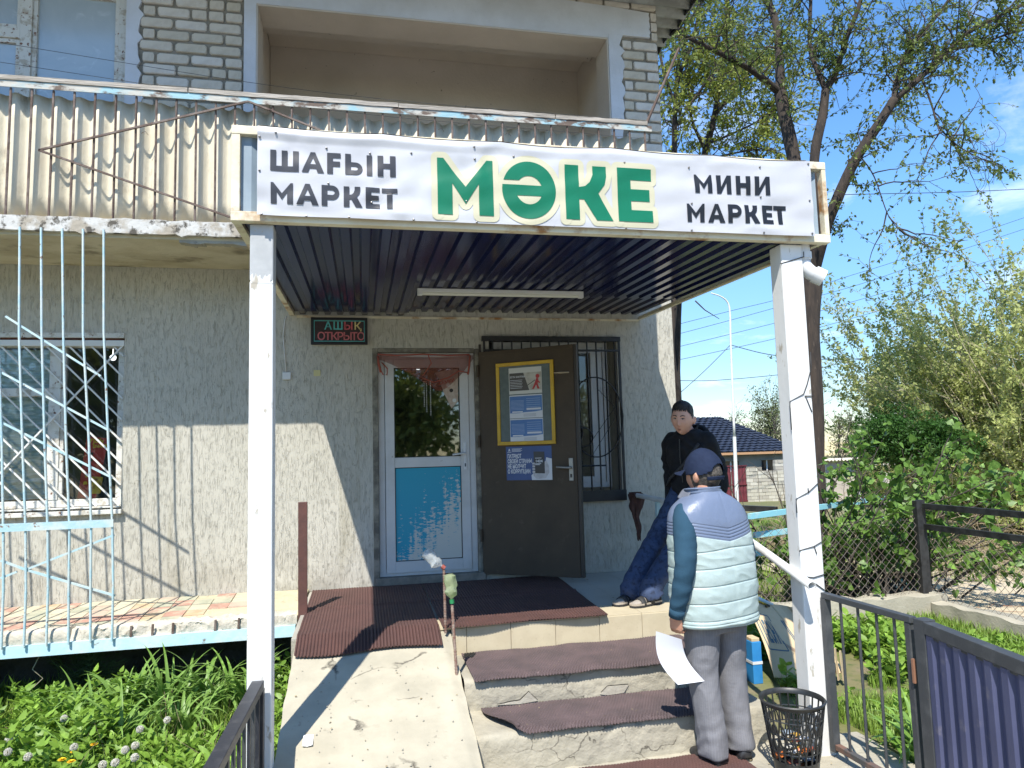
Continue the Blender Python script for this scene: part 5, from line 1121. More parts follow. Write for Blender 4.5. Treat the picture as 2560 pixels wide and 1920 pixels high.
fb2('top_rail', GP(-.02, .305), GP(1.0, .305), .04, .03, rgf); fb2('upright', GP(.0, -.53), GP(0, .289), .04, .04, rgf); fb2('upright', GP(.96, -.53), GP(.96, .289), .035, .035, rgf)
fb2('bottom_rail', GP(.033, -.50), GP(.93, -.50), .035, .03, rgf, M('rusty_rail', (.17, .09, .06), (.06, .06, .06), 8, rough=.8))
for t in (.19, .40, .61, .80): MB().tube([GP(t, -.484), GP(t+.004, .289)], .0075, 8).build('bar', m_dgrey, rgf, auto=60)
fp = thing('gate_panel', 'violet-blue corrugated sheet in a dark grey frame at the right edge', 'fence panel', (2.5, -3.9, -.55))
H0, H1 = Vector((2.55, -3.545)), Vector((2.36, -4.60))
def HP(t, z, d=0):
    e = (H1-H0).normalized(); nrm = Vector((-e.y, e.x)); return (H0.x+(H1.x-H0.x)*t+nrm.x*d, H0.y+(H1.y-H0.y)*t+nrm.y*d, z)
fb2('post', HP(0.02, -.6), HP(.02, .325), .065, .065, fp); fb2('top_rail', HP(.052, .292), HP(1, .292), .055, .055, fp); fb2('top_lip', HP(.052, .262), HP(1, .262), .03, .028, fp); fb2('bottom_rail', HP(.052, -.52), HP(1, -.52), .05, .05, fp)
box('hinge_plate', *( (2.515, -3.512, .02), (2.53, -3.500, .13)), M('rusty_plate', (.25, .12, .07), rough=.8), fp)
vs = []; xs_ = [i*.0125/1.05 for i in range(int(1.07/.0125))]
for z in (-.5, .262): vs += [HP(.06+t_*.94/ max(xs_), z, (.0 if (i//4) % 2 else -.022)) for i, t_ in enumerate(xs_)]
n = len(xs_); MB().add(vs, [(i, i+1, n+i+1, n+i) for i in range(n-1)]).build('corrugated_sheet', m_violet, fp, solid=.002)
for t_ in (.12, .35, .55): MB().lathe((0, 0, 0), [(.0001, .01), (.006, .006), (.007, 0)], 8); 
lg_ = thing('left_fence', 'low black steel fence frame at the foot of the left canopy post', 'fence', (-.5, -3.6, -.6))
def JP(t, z, d=0): return (-.487-.03*t+d, -2.905-1.3*t, z)
fb2('top_rail', JP(0, .105), JP(1.3, .105), .055, .04, lg_, m_dgrey2); fb2('post', JP(.0, -.6), JP(.0, .084), .055, .05, lg_, m_dgrey2)
fb2('upright', JP(.03, -.55), JP(.03, .08), .03, .03, lg_, m_dgrey2)
for i in range(12): beam('slat', JP(.09+.085*i, -.5), JP(.09+.085*i, .082), .012, .03, m_dgrey2 if i % 2 else m_dgrey, lg_)
fb2('bottom_rail', JP(.04, -.5), JP(1.3, -.5), .04, .03, lg_, m_dgrey2)

# ------------------------------------------------------------------ waste basket
bn = thing('waste_basket', 'black plastic lattice waste basket with crumpled wrappers by the right post', 'bin', (2.222, -2.96, -.553))
bx, by, bz = 2.222, -2.96, -.553; m_bin = M('black_plastic', (.016, .018, .018), (.03, .03, .03), 10, rough=.42)
def br(z): return .108+(.160-.108)*(z/.355)
MB().lathe((bx, by, bz), [(.0001, .004), (.104, .004), (.108, .0), (br(.06), .06), (br(.06)-.003, .06), (.103, .008), (.0001, .008)], 40).build('base', m_bin, bn, auto=40)
MB().lathe((bx, by, bz), [(br(.335), .335), (br(.345), .345), (.167, .350), (.170, .357), (.164, .363), (.156, .358), (br(.335)-.003, .335)], 40).build('rim', m_bin, bn, auto=60)
lt = MB()
def bp(a_, z): return (bx+br(z)*math.cos(a_), by+br(z)*math.sin(a_), bz+z)
NB = 22
for k in range(NB):
    a0 = 2*math.pi*k/NB
    for (za, zb_) in ((.06, .11), (.20, .335)): lt.tube([bp(a0, za), bp(a0, zb_)], .0046, 5)
    lt.tube([bp(a0, .11), bp(a0+math.pi/NB*.5, .15), bp(a0+math.pi/NB, .20)], .0046, 5); lt.tube([bp(a0, .11), bp(a0-math.pi/NB*.5, .15), bp(a0-math.pi/NB, .20)], .0046, 5)
    lt.tube([bp(a0+math.pi/NB, .20), bp(a0+math.pi/NB*.6, .245), bp(a0, .26)], .004, 5); lt.tube([bp(a0-math.pi/NB, .20), bp(a0-math.pi/NB*.6, .245), bp(a0, .26)], .004, 5)
for z in (.11, .20, .275): lt.tube([bp(2*math.pi*i/44, z) for i in range(45)], .0034, 5, caps=False)
lt.build('lattice', m_bin, bn, auto=60)
cols = [(.55, .15, .03), (.50, .48, .42), (.10, .09, .08), (.42, .30, .12), (.30, .08, .05), (.20, .25, .30), (.52, .32, .05), (.6, .6, .6)]
tm = [M('wrapper_%d' % i, c, tuple(v*.5 for v in c), 30, rough=.4) for i, c in enumerate(cols)]
wl = ('orange', 'white', 'black', 'tan', 'dark red', 'slate blue', 'amber', 'pale grey')
for k in range(24):
    a_ = random.uniform(0, 6.28); r_ = random.uniform(0, .085); z_ = .02+.0065*k; c = Vector((bx+r_*math.cos(a_), by+r_*math.sin(a_), bz+z_)); sz = random.uniform(.020, .036)
    mb = MB(); rx = random.random()*9
    mb.grid(lambda u, v: tuple(c+Vector(((u-.5)*sz*2, (v-.5)*sz*1.6, .6*sz*nz(u*3+rx, v*3, k)))), 5, 5); o = mb.build('wrapper', tm[k % 8], solid=.001)
    tag(o, 'crumpled %s wrapper, %s of that colour in the lattice basket' % (wl[k % 8], ('the lowest', 'the middle one', 'the topmost')[k//8]), 'wrapper', 'wrappers in the basket')

# ------------------------------------------------------------------ cardboard and box on the ground
m_card = M('cardboard', (.56, .43, .26), (.48, .36, .21), 6, (.4, .7), (.36, .25, .14), 4, (.60, .70), rough=.9, bump=.3, bscale=30, stretch=(1, 1, .6))
cb = thing('cardboard_box', 'flattened tan cardboard carton with blue lettering leaning behind the right post', 'cardboard', (3.2, -1.35, -.6))
def cbf(u, v):
    x = 2.93+.50*u; fold = .014*(1 if int(u*7) % 2 else -1)*(u > .55)
    zt_ = -.02-.14*u-.03*math.sin(u*3); z = -.545+(zt_+.545)*v+.03*(u*(1-v))
    return (x+.03*math.sin(v*3), -1.62+.52*v-.05*math.sin(u*4+v*2)+fold-.15*u, z)
MB().grid(cbf, 42, 14).build('panel', m_card, cb, solid=.006)
def cbp(u, v, d=.007): p = cbf(u, v); return (p[0], p[1]-d, p[2])
m_cblue = M('carton_blue_ink', (.07, .12, .15), rough=.8)
lb = MB()
for (a, b, c, d) in ((.05, .30, .32, .335), (.05, .30, .765, .78), (.04, .055, .33, .77), (.295, .31, .33, .77)):
    n_ = 8; vs = [cbp(a+(b-a)*i/n_, c, .008) for i in range(n_+1)]+[cbp(a+(b-a)*i/n_, d, .008) for i in range(n_+1)]; lb.add(vs, [(i, i+1, n_+2+i, n_+1+i) for i in range(n_)])
lb.build('printed_frame', m_cblue, cb)
vs, fs = text_mesh('АЕСНА', 1.0, .03); wd = max(v[0] for v in vs)
MB().add([cbp(.07+.215*v[0]/wd, .42+.27*v[1]/.75, .009) for v in vs], fs).build('lettering', m_cblue, cb)
for k in range(3): MB().add([cbp(.50+.03*k, .40, .008), cbp(.52+.03*k, .40, .008), cbp(.52+.03*k, .74, .008), cbp(.50+.03*k, .74, .008)], [(0, 1, 2, 3)]).build('small_print', m_cblue, cb)
MB().grid(lambda u, v: cbp(.3+.68*u, .38-.16*math.sin(u*3)+.05*v, .010), 16, 2).build('packing_tape', M('tape_brown', (.33, .22, .13), rough=.35), cb)
for k in range(5): MB().grid(lambda u, v, k=k: (3.24+.035*k+.028*u, -1.74-.01*k+.02*v+.02*u, -.56+(.28-.02*k)*v+.02*nz(k, u, v)), 3, 5).build('torn_flap', m_card, cb, solid=.004)
sk = MB().tube([cbp(-.02, 1.0, -.01), cbp(.2, 1.04, 0), cbp(.42, 1.02, 0), cbp(.6, .99, 0)], [.02, .022, .018, .01], 8).build('blue_sack', M('pale_blue_sack', (.36, .56, .62), (.50, .56, .56), 10, rough=.8)); tag(sk, 'pale blue folded sack edge lying along the top of the cardboard', 'sack')
ro = MB().tube([cbp(.1, 1.03, .02), cbp(.2, 1.05, .035), cbp(.3, .98, .03), cbp(.42, .97, .03), cbp(.48, .95, .03), cbp(.40, .93, .03)], .009, 7).build('rope', M('black_yellow_rope', (.50, .33, .03), (.03, .03, .03), 30, (.45, .55), rough=.9)); tag(ro, 'short black and yellow rope on top of the cardboard', 'rope')
bb = thing('blue_carton', 'small blue and white carton standing behind the man in the vest', 'carton', (2.70, -1.78, -.6))
box('body', (2.80, -1.56, -.6), (2.875, -1.44, -.30), M('carton_blue', (.02, .17, .42), (.03, .22, .5), 5, rough=.5), bb, .003); box('white_band', (2.797, -1.563, -.46), (2.878, -1.437, -.44), m_white_pvc, bb); box('torn_top', (2.805, -1.55, -.301), (2.87, -1.45, -.275), m_card, bb, .004)
# ------------------------------------------------------------------ people
class Fr:
    """a frame: local (right, forward, up) to world"""
    def __init__(s, o, yaw=0, pitch=0, roll=0):
        s.o = Vector(o); s.m = Matrix.Rotation(yaw, 3, 'Z') @ Matrix.Rotation(pitch, 3, 'X') @ Matrix.Rotation(roll, 3, 'Y')
    def __call__(s, x, y, z): return tuple(s.o + s.m @ Vector((x, y, z)))
def ell(fr, cx, cy, z, a, b, n=48, e=2.3, ph=0):
    r = []
    for k in range(n):
        t = 2*math.pi*k/n+ph; c, s_ = math.cos(t), math.sin(t)
        r.append(fr(cx+a*math.copysign(abs(c)**(2/e), c), cy+b*math.copysign(abs(s_)**(2/e), s_), z))
    return r
def interp(tab, z):
    for i in range(len(tab)-1):
        if tab[i][0] <= z <= tab[i+1][0]:
            t = (z-tab[i][0])/(tab[i+1][0]-tab[i][0]); t = t*t*(3-2*t); return [tab[i][k]*(1-t)+tab[i+1][k]*t for k in range(len(tab[i]))]
    return list(tab[0] if z < tab[0][0] else tab[-1])
def hermite(tab, z):
    for i in range(len(tab)-1):
        if tab[i][0] <= z <= tab[i+1][0]:
            a, b = tab[i], tab[i+1]; p, q = tab[max(i-1, 0)], tab[min(i+2, len(tab)-1)]; h = b[0]-a[0]; t = (z-a[0])/h; out = []
            for k in range(len(a)):
                ma = (b[k]-p[k])/(b[0]-p[0])*h; mb_ = (q[k]-a[k])/(q[0]-a[0])*h; out.append((2*t**3-3*t*t+1)*a[k]+(t**3-2*t*t+t)*ma+(3*t*t-2*t**3)*b[k]+(t**3-t*t)*mb_)
            return out
    return list(tab[0] if z < tab[0][0] else tab[-1])
def smooth_path(pts, rad, n=6):
    P_, R_ = [], []
    P = [Vector(p) for p in pts]
    for i in range(len(P)-1):
        p0, p1, p2, p3 = P[max(i-1, 0)], P[i], P[i+1], P[min(i+2, len(P)-1)]
        for k in range(n):
            t = k/n; P_.append(.5*((2*p1)+(-p0+p2)*t+(2*p0-5*p1+4*p2-p3)*t*t+(-p0+3*p1-3*p2+p3)*t**3)); R_.append(rad[i]*(1-t)+rad[i+1]*t)
    return P_+[P[-1]], R_+[rad[-1]]
def limb(mb, pts, rad, n=20, k=6): p, r = smooth_path(pts, rad, k); return mb.tube(p, r, n)
def ball(mb, c, rx, ry, rz_, fr=None, n=16, m=10):
    rings = []
    for j in range(1, m):
        t = math.pi*j/m; rings.append([(rx*math.sin(t)*math.cos(2*math.pi*k/n), ry*math.sin(t)*math.sin(2*math.pi*k/n), rz_*math.cos(t)) for k in range(n)])
    f = (lambda p: fr(c[0]+p[0], c[1]+p[1], c[2]+p[2])) if fr else (lambda p: (c[0]+p[0], c[1]+p[1], c[2]+p[2]))
    return mb.loft([[f(p) for p in r] for r in rings])
def g2(a, e, a0, e0, sa, se): return math.exp(-((a-a0)/sa)**2-((e-e0)/se)**2)
def head_pt(az, el):
    """skull and face; az 0 is straight ahead (+y), el up; metres"""
    ca, sa, ce, se = math.cos(az), math.sin(az), math.cos(el), math.sin(el); d = math.degrees; A, E = d(az), d(el)
    x, y, z = .084*ce*sa, (.103 if ca > 0 else .108)*ce*ca, .128*se
    if z < 0:
        k = min(1, -z/.122); x *= 1-.26*k**1.4; y *= (1-.10*k if ca > 0 else 1-.42*k)
    if z > .03 and ca > 0: y *= 1-.10*(z-.03)/.09
    r = 0; A = (A+180) % 360-180
    r += .020*g2(A, E, 0, -14, 7, 8)+.011*g2(A, E, 0, -2, 6, 11)            # nose
    r += .005*(g2(A, E, 8, -17, 5, 4)+g2(A, E, -8, -17, 5, 4))             # nostrils
    r -= .008*(g2(A, E, 22, 4, 11, 6)+g2(A, E, -22, 4, 11, 6))             # eye sockets
    r += .004*g2(A, E, 0, 14, 40, 5)                                        # brow
    r += .0075*g2(A, E, 0, -30, 15, 3.2)+.0075*g2(A, E, 0, -37, 13, 3.2)-.003*g2(A, E, 0, -33.5, 16, 1.6)-.004*g2(A, E, 0, -43, 14, 4)
    r += .008*g2(A, E, 0, -54, 20, 9)+.005*(g2(A, E, 40, -14, 16, 14)+g2(A, E, -40, -14, 16, 14))
    L_ = math.sqrt(x*x+y*y+z*z)+1e-9; f = 1+r/L_
    return x*f, y*f, z*f
def head_mesh(mb, fr, n=64, m=44):
    rings = [[fr(*head_pt(2*math.pi*k/n, -math.pi/2+math.pi*j/m)) for k in range(n)] for j in range(1, m)]; mb.loft(rings)
    for s in (-1, 1):  # ears
        ball(mb, (s*.087, -.012, -.012), .011, .020, .032, fr, 12, 8); ball(mb, (s*.096, -.020, -.004), .006, .014, .026, fr, 12, 8)
    return mb
def shell(fr, keep, off, n=80, m=50, jit=0):
    mb = MB(); vs = []; 
    for j in range(m+1):
        for k in range(n+1):
            az = -math.pi+2*math.pi*k/n; el = -math.pi/2*.98+math.pi*.98*j/m; p = Vector(head_pt(az, el)); q = p.normalized(); vs.append(fr(*(p+q*(off(math.degrees(az), math.degrees(el))+jit*nz(p.x*90, p.y*90, p.z*50)))))
    fs = []
    for j in range(m):
        for k in range(n):
            a = math.degrees(-math.pi+2*math.pi*(k+.5)/n); e = math.degrees(-math.pi/2+math.pi*(j+.5)/m)
            if keep(a, e): fs.append((j*(n+1)+k, j*(n+1)+k+1, (j+1)*(n+1)+k+1, (j+1)*(n+1)+k))
    mb.add(vs, fs); return mb
def patch(fr, pts, off, th=.0015):
    """small feature laid on the face: pts = [(az, el)] outline in degrees"""
    a0 = sum(p[0] for p in pts)/len(pts); e0 = sum(p[1] for p in pts)/len(pts)
    def q(a, e): p = Vector(head_pt(math.radians(a), math.radians(e))); return fr(*(p+p.normalized()*off))
    mb = MB(); mid = [((a+a0)/2, (e+e0)/2) for a, e in pts]; n = len(pts)
    mb.add([q(*p) for p in pts]+[q(*p) for p in mid]+[q(a0, e0)], [(i, (i+1) % n, n+(i+1) % n, n+i) for i in range(n)]+[(n+i, n+(i+1) % n, 2*n) for i in range(n)]); return mb
def hand(mb, wrist, d, nrm, side, curl=.5, sc=1.0, thumb_in=.5):
    """palm, five fingers and a side thumb; d = down the hand, nrm = back of the hand, side = +-1 thumb side"""
    W = Vector(wrist); d = Vector(d).normalized(); nrm = Vector(nrm); nrm = (nrm-d*nrm.dot(d)).normalized(); s = d.cross(nrm)*side
    pw, pl = .040*sc, .085*sc; rings = []
    for t, w_, th in ((-.15, .026, .020), (0, .028, .019), (.35, .036, .017), (.75, .041, .015), (1.0, .040, .013)):
        c = W+d*pl*t; rings.append([tuple(c+s*math.cos(a)*w_*sc+nrm*math.sin(a)*th*sc) for a in [2*math.pi*k/16 for k in range(16)]])
    mb.loft(rings)
    for i, (ln, r) in enumerate(((.068, .0088), (.076, .0092), (.071, .0088), (.055, .0078))):
        b = W+d*pl*.93+s*(.030-.0200*i)*sc; ang = 0; p = b; pts = [b-d*.02]; 
        for seg, fr_ in enumerate((.45, .30, .25)):
            ang += curl*(.75 if seg == 0 else 1.0)*(1+.08*i); dr = d*math.cos(ang)-nrm*math.sin(ang); p = p+dr*ln*fr_*sc; pts.append(p)
        mb.tube([pts[0], b, pts[1], pts[2], pts[3]], [r*sc, r*1.05*sc, r*sc, r*.93*sc, r*.72*sc], 10)
    b = W+d*pl*.28+s*.024*sc; t1 = (d*.75+s*.55-nrm*thumb_in*.6).normalized(); t2 = (d*.9+s*.05-nrm*thumb_in).normalized(); p1 = b+t1*.034*sc; p2 = p1+t2*.028*sc; p3 = p2+t2*.022*sc
    mb.tube([b-t1*.012, b, p1, p2, p3], [.013*sc, .013*sc, .0105*sc, .0098*sc, .007*sc], 10); return mb
def skin_mat(name, c, c2):
    m = M(name, c, c2, 14, (.4, .65), rough=.5, spec=.35, bump=.08, bscale=90); b = m.node_tree.nodes['Principled BSDF']; b.inputs['Subsurface Weight'].default_value = .12; b.inputs['Subsurface Radius'].default_value = (.01, .004, .002); return m
m_skin = skin_mat('skin_warm', (.68, .385, .28), (.60, .32, .235)); m_skin2 = skin_mat('skin_tan', (.52, .28, .19), (.45, .225, .15))
def wrinkle(mb, fn):
    n = len(mb.v)
    for i in range(n):
        v = mb.v[i]; k = mb.nrm[i]; d = fn(v, k); mb.v[i] = (v[0]+k[0]*d, v[1]+k[1]*d, v[2]+k[2]*d)
    return mb
def fold(v, f, amp, k=1.0, seed=0): return amp*(1-2*abs(nz(v[0]*f+seed, v[1]*f, v[2]*f*k)))

# ---------------- man in the quilted vest, seen from behind, on the foot of the steps
F2 = Fr((1.925, -2.74, -.562), math.radians(8), 0, math.radians(-1.0))
man2 = thing('person', 'man in navy cap and pale mint quilted vest seen from behind holding a white sheet', 'person', F2.o)
H2 = Fr(F2(.015, .035, 1.550), math.radians(26), math.radians(-3))
body = MB()
head_mesh(body, H2)
limb(body, [F2(0, .0, 1.38), F2(0, .01, 1.46), F2(0, .025, 1.52)], [.062, .056, .055])
body.loft([ell(F2, 0, 0, z, a, b) for z, a, b in ((.78, .13, .09), (.90, .155, .10), (1.05, .14, .09), (1.25, .165, .10), (1.36, .155, .085), (1.43, .08, .06))])
AL = [F2(-.165, -.02, 1.345), F2(-.205, -.075, 1.22), F2(-.238, -.11, 1.09), F2(-.262, -.095, .96), F2(-.275, -.05, .82)]
AR = [F2(.160, 0, 1.345), F2(.215, .02, 1.22), F2(.262, .03, 1.09), F2(.268, .06, .96), F2(.225, .09, .83)]
for A_ in (AL, AR): limb(body, A_, [.045, .042, .038, .034, .026])
LL = [F2(-.085, 0, .84), F2(-.088, .02, .48), F2(-.075, -.01, .10)]; LR = [F2(.085, 0, .84), F2(.095, .03, .48), F2(.105, .02, .10)]
for A_ in (LL, LR): limb(body, A_, [.075, .055, .040])
hand(body, AL[-1], Vector(F2(-.268, -.025, .72))-Vector(F2(-.275, -.05, .82)), Vector(F2.m @ Vector((-.9, -.45, 0))), 1, .62, 1.0, .8)
hand(body, AR[-1], F2.m @ Vector((-.1, .15, -1)), F2.m @ Vector((.9, -.2, 0)), -1, .6, 1.0, .6)
rb2 = remesh(body, .0055, 2); rb2.build('body', m_skin2, man2, smooth=True)
# trousers
m_trou = M('grey_pinstripe', (.185, .185, .200), (.155, .155, .168), 12, (.4, .6), rough=.85, bump=.25, bscale=90)
def stripes(m):
    nt = m.node_tree; N = nt.nodes.new; L = nt.links.new; b = nt.nodes['Principled BSDF']; at2 = N('ShaderNodeAttribute'); at2.attribute_name = 'round'
    k = N('ShaderNodeMath'); k.operation = 'MULTIPLY'; k.inputs[1].default_value = 68; L(at2.outputs['Fac'], k.inputs[0]); f = N('ShaderNodeMath'); f.operation = 'FRACT'; L(k.outputs[0], f.inputs[0])
    g = N('ShaderNodeMath'); g.operation = 'LESS_THAN'; g.inputs[1].default_value = .14; L(f.outputs[0], g.inputs[0]); h = N('ShaderNodeMath'); h.operation = 'MULTIPLY'; h.inputs[1].default_value = .22; L(g.outputs[0], h.inputs[0])
    mx = N('ShaderNodeMix'); mx.data_type = 'RGBA'; L(h.outputs[0], mx.inputs[0]); L(b.inputs['Base Color'].links[0].from_socket, mx.inputs[6]); mx.inputs[7].default_value = (.33, .33, .35, 1); L(mx.outputs[2], b.inputs['Base Color'])
stripes(m_trou)
tr = MB(); tr.loft([ell(F2, 0, 0, z, a, b) for z, a, b in ((.70, .17, .115), (.80, .185, .125), (.90, .175, .12), (.98, .16, .11))])
def leg2(cx, pts, out):
    rings = []
    for z, x, y, a, b in pts: rings.append(ell(F2, x, y, z, a, b, 32, 2.2))
    out.loft(rings)
leg2(0, [(.83, -.088, 0, .096, .112), (.70, -.090, .0, .091, .104), (.48, -.090, .015, .080, .090), (.28, -.083, .0, .075, .088), (.12, -.075, -.01, .074, .094), (.055, -.072, -.005, .076, .100), (.04, -.072, .0, .075, .100)], tr)
leg2(0, [(.83, .088, 0, .096, .112), (.70, .092, .005, .090, .104), (.48, .099, .025, .078, .090), (.28, .104, .02, .073, .088), (.12, .108, .01, .072, .094), (.065, .108, .01, .075, .100), (.05, .108, .015, .074, .100)], tr)
tr = remesh(tr, .0085, 3)
def trw(v, k):
    lz_ = v[2]+.562; low = max(0, 1-lz_/.30); a = .003+.005*low+.004*math.exp(-((lz_-.50)/.1)**2)
    return .007*max(0, .5-abs(nz(v[0]*13, v[1]*13, v[2]*5+4))*2.2)-.002+a*.5*math.sin(lz_*62+7*nz(v[0]*6, v[1]*6, lz_*4))*(.35+low)
inv2 = F2.m.inverted(); rnd = []
for v in tr.v:
    q = inv2 @ (Vector(v)-F2.o); rnd.append(2+.095*math.atan2(q.y, (q.x-(.095 if q.x > 0 else -.09)))+(.0 if q.x > 0 else .5))
to = wrinkle(tr, trw).build('trousers', m_trou, man2, smooth=True); ra = to.data.attributes.new('round', 'FLOAT', 'POINT'); ra.data.foreach_set('value', rnd)
# vest
m_vest = M('quilted_nylon', (.37, .45, .435), (.335, .415, .40), 5, (.4, .65), rough=.38, spec=.5, bump=.35, bscale=26, stretch=(1, 1, .7))
def vest_colours(m):
    nt = m.node_tree; N = nt.nodes.new; L = nt.links.new; b = nt.nodes['Principled BSDF']; at_ = N('ShaderNodeAttribute'); at_.attribute_name = 'yoke'
    mr = N('ShaderNodeMapRange'); mr.inputs[1].default_value = -.0008; mr.inputs[2].default_value = .0008; L(at_.outputs['Fac'], mr.inputs[0])
    mx = N('ShaderNodeMix'); mx.data_type = 'RGBA'; L(mr.outputs[0], mx.inputs[0]); L(b.inputs['Base Color'].links[0].from_socket, mx.inputs[6]); mx.inputs[7].default_value = (.135, .17, .25, 1); L(mx.outputs[2], b.inputs['Base Color'])
vest_colours(m_vest)
VT = [(.745, .245, .172, 0), (.76, .252, .180, 0), (.80, .250, .176, 0), (.92, .254, .172, 0), (1.05, .250, .164, 0), (1.20, .246, .152, 0), (1.29, .240, .142, 0), (1.345, .226, .130, 0), (1.385, .200, .118, 0), (1.42, .155, .106, .002), (1.445, .110, .094, .006), (1.462, .085, .085, .010)]
NU, NV = 220, 300
vs, yk = [], []
XC2 = .030
for j in range(NV+1):
    z = .745+(1.462-.745)*j/NV; _, a, b, cy = hermite(VT, z)
    for i in range(NU):
        t = 2*math.pi*i/NU; c, s_ = math.cos(t), math.sin(t); e = 2.5
        x = a*math.copysign(abs(c)**(2/e), c); y = cy+b*math.copysign(abs(s_)**(2/e), s_)
        xx = abs(x-XC2) if s_ < 0 else abs(x); vsh = z-.24*max(0, .20-xx)*-1*-1   # chevron coordinate
        che = z+.20*max(0, .20-xx)
        yoke = che-1.222-.012
        seam = 0
        if yoke > 0:
            for q in (0, .017, .034, .051, .068):
                seam += math.exp(-((yoke-q)/.0024)**2)
            d = -.004*min(1, seam)+.0022*(1-2*abs(nz(x*8, y*10, z*1.5)))*min(1, max(0, (yoke-.06)/.05))
        else:
            ph = (-yoke if -yoke < .03 else 0); zz_ = z-.006*math.sin(x*9)-.08*max(0, .20-xx)*max(0, (z-1.05)/.2)
            per = .090; f = ((zz_-.79) % per)/per; d = -.0050*math.exp(-(min(f, 1-f)*per/.0030)**2)+.0012*math.sin(math.pi*f)**.6*(1 if zz_ > .79 else 0)
            if zz_ < .79: f2 = ((zz_-.75) % .02)/.02; d = -.004*math.exp(-(min(f2, 1-f2)*.02/.003)**2)
            d += .0062*(1-2*abs(nz(x*11+z*9, y*10, z*17)))*.8*math.sin(math.pi*min(1, max(0, f)))-.0015
        if s_ < 0: d -= .0028*math.exp(-((x-XC2)/.006)**2)
        d += .007*nz(x*5, y*5, z*4)
        L_ = math.hypot(x, y-cy)+1e-9; x += x/L_*d; y += (y-cy)/L_*d
        vs.append(F2(x+.004*math.sin(z*8), y, z)); yk.append(yoke)
mb = MB(); mb.add(vs, [(j*NU+i, j*NU+(i+1) % NU, (j+1)*NU+(i+1) % NU, (j+1)*NU+i) for j in range(NV) for i in range(NU)])
vest = mb.build('vest', m_vest, man2, smooth=True); at_ = vest.data.attributes.new('yoke', 'FLOAT', 'POINT'); at_.data.foreach_set('value', yk)
m_yoke = M('yoke_nylon', (.135, .17, .25), (.12, .155, .225), 6, rough=.4, bump=.3, bscale=30)
m_lining = M('grey_lining', (.16, .17, .20), (.13, .14, .17), 9, rough=.6)
# stand collar, open and flipped out on the left
cr = []
for j in range(9):
    v = j/8; cr.append([F2(*(lambda t: ((.088+.006*v+.010*math.sin(v*6))*math.cos(t)-.004-(.025*v if math.cos(t) < -.6 else 0), .012+(.084+.006*v)*math.sin(t), 1.448+.032*v+(.008*v*(-math.sin(t)))))(2*math.pi*i/40)) for i in range(40)])
MB().loft(cr, caps=False).build('collar', m_yoke, man2, smooth=True, solid=.008)
flap = MB().grid(lambda u, v: F2(-.085-.055*u, .055-.075*v+.02*u, 1.475-.035*u-.03*v*u+.012*math.sin(u*4)), 10, 10).build('collar_flap', m_lining, man2, smooth=True, solid=.008)
for s, A_ in ():
    ring = []
    for k in range(33):
        t = 2*math.pi*k/32; ring.append(F2(s*(.222-.024*math.cos(t)-.03*max(0, -math.sin(t))), -.065+.080*math.sin(t), 1.215+.120*math.cos(t)))
    MB().tube(ring, .0065, 8, caps=False).build('armhole_binding', m_yoke if s < 0 else m_yoke, man2, smooth=True)
# sleeves
m_swt = M('teal_sweater', (.026, .066, .105), (.021, .056, .09), 8, rough=.95, bump=.2, bscale=120, spec=.2)
for s, A_ in ((-1, AL), (1, AR)):
    sl = MB(); w_ = Vector(A_[-1]); pts = [F2(s*.12, .0, 1.34)]+A_
    limb(sl, pts, [.05, .062, .062, .056, .050, .038], 24, 8); sl = remesh(sl, .007, 2)
    wrinkle(sl, lambda v, k: fold(v, 8, .003, 1.6, s)+.0014*math.sin((v[2]+.5)*85+6*nz(v[0]*7, v[1]*7, v[2]*5))*(.4+math.exp(-((v[2]+.562-1.0)/.10)**2)+math.exp(-((v[2]+.562-.84)/.05)**2)))
    sl.build('sleeve', m_swt, man2, smooth=True)
    e = w_; dd = (w_-Vector(A_[-2])).normalized(); MB().tube([w_-dd*.035, w_+dd*.012], [.041, .037], 22, caps=False).build('cuff', m_swt, man2, smooth=True, solid=.006)
# shoes
m_shoe = M('black_leather', (.012, .012, .014), (.03, .03, .032), 16, rough=.45); m_sole = M('dark_sole', (.02, .02, .02), rough=.8)
def shoe(fr, x, y, ang, par, m, ms):
    f = Fr(fr(x, y, 0), math.radians(ang)+math.atan2(fr.m[1][0], fr.m[0][0])); mb = MB()
    prof = [(-.085, .030, .055), (-.07, .038, .070), (-.02, .040, .080), (.03, .042, .068), (.08, .047, .050), (.13, .045, .040), (.165, .030, .030), (.178, .012, .018)]
    rings = []
    for yy, w_, h_ in prof: rings.append([f(w_*math.cos(t), yy, .012+(h_-.012)*max(0, math.sin(t))**.8) for t in [math.pi*k/14 for k in range(15)]]+[f(w_*.8*math.cos(t), yy, .010) for t in [math.pi*(1-k/4) for k in range(1, 4)]])
    mb.loft(rings).build('shoe', m, par, smooth=True)
    MB().loft([[f(w_*1.05*c, yy, z_) for c, z_ in ((1, .0), (1, .018), (-1, .018), (-1, 0))] for yy, w_, h_ in prof]).build('sole', ms, par)
shoe(F2, -.072, .0, 4, man2, m_shoe, m_sole); shoe(F2, .112, .01, -12, man2, m_shoe, m_sole)
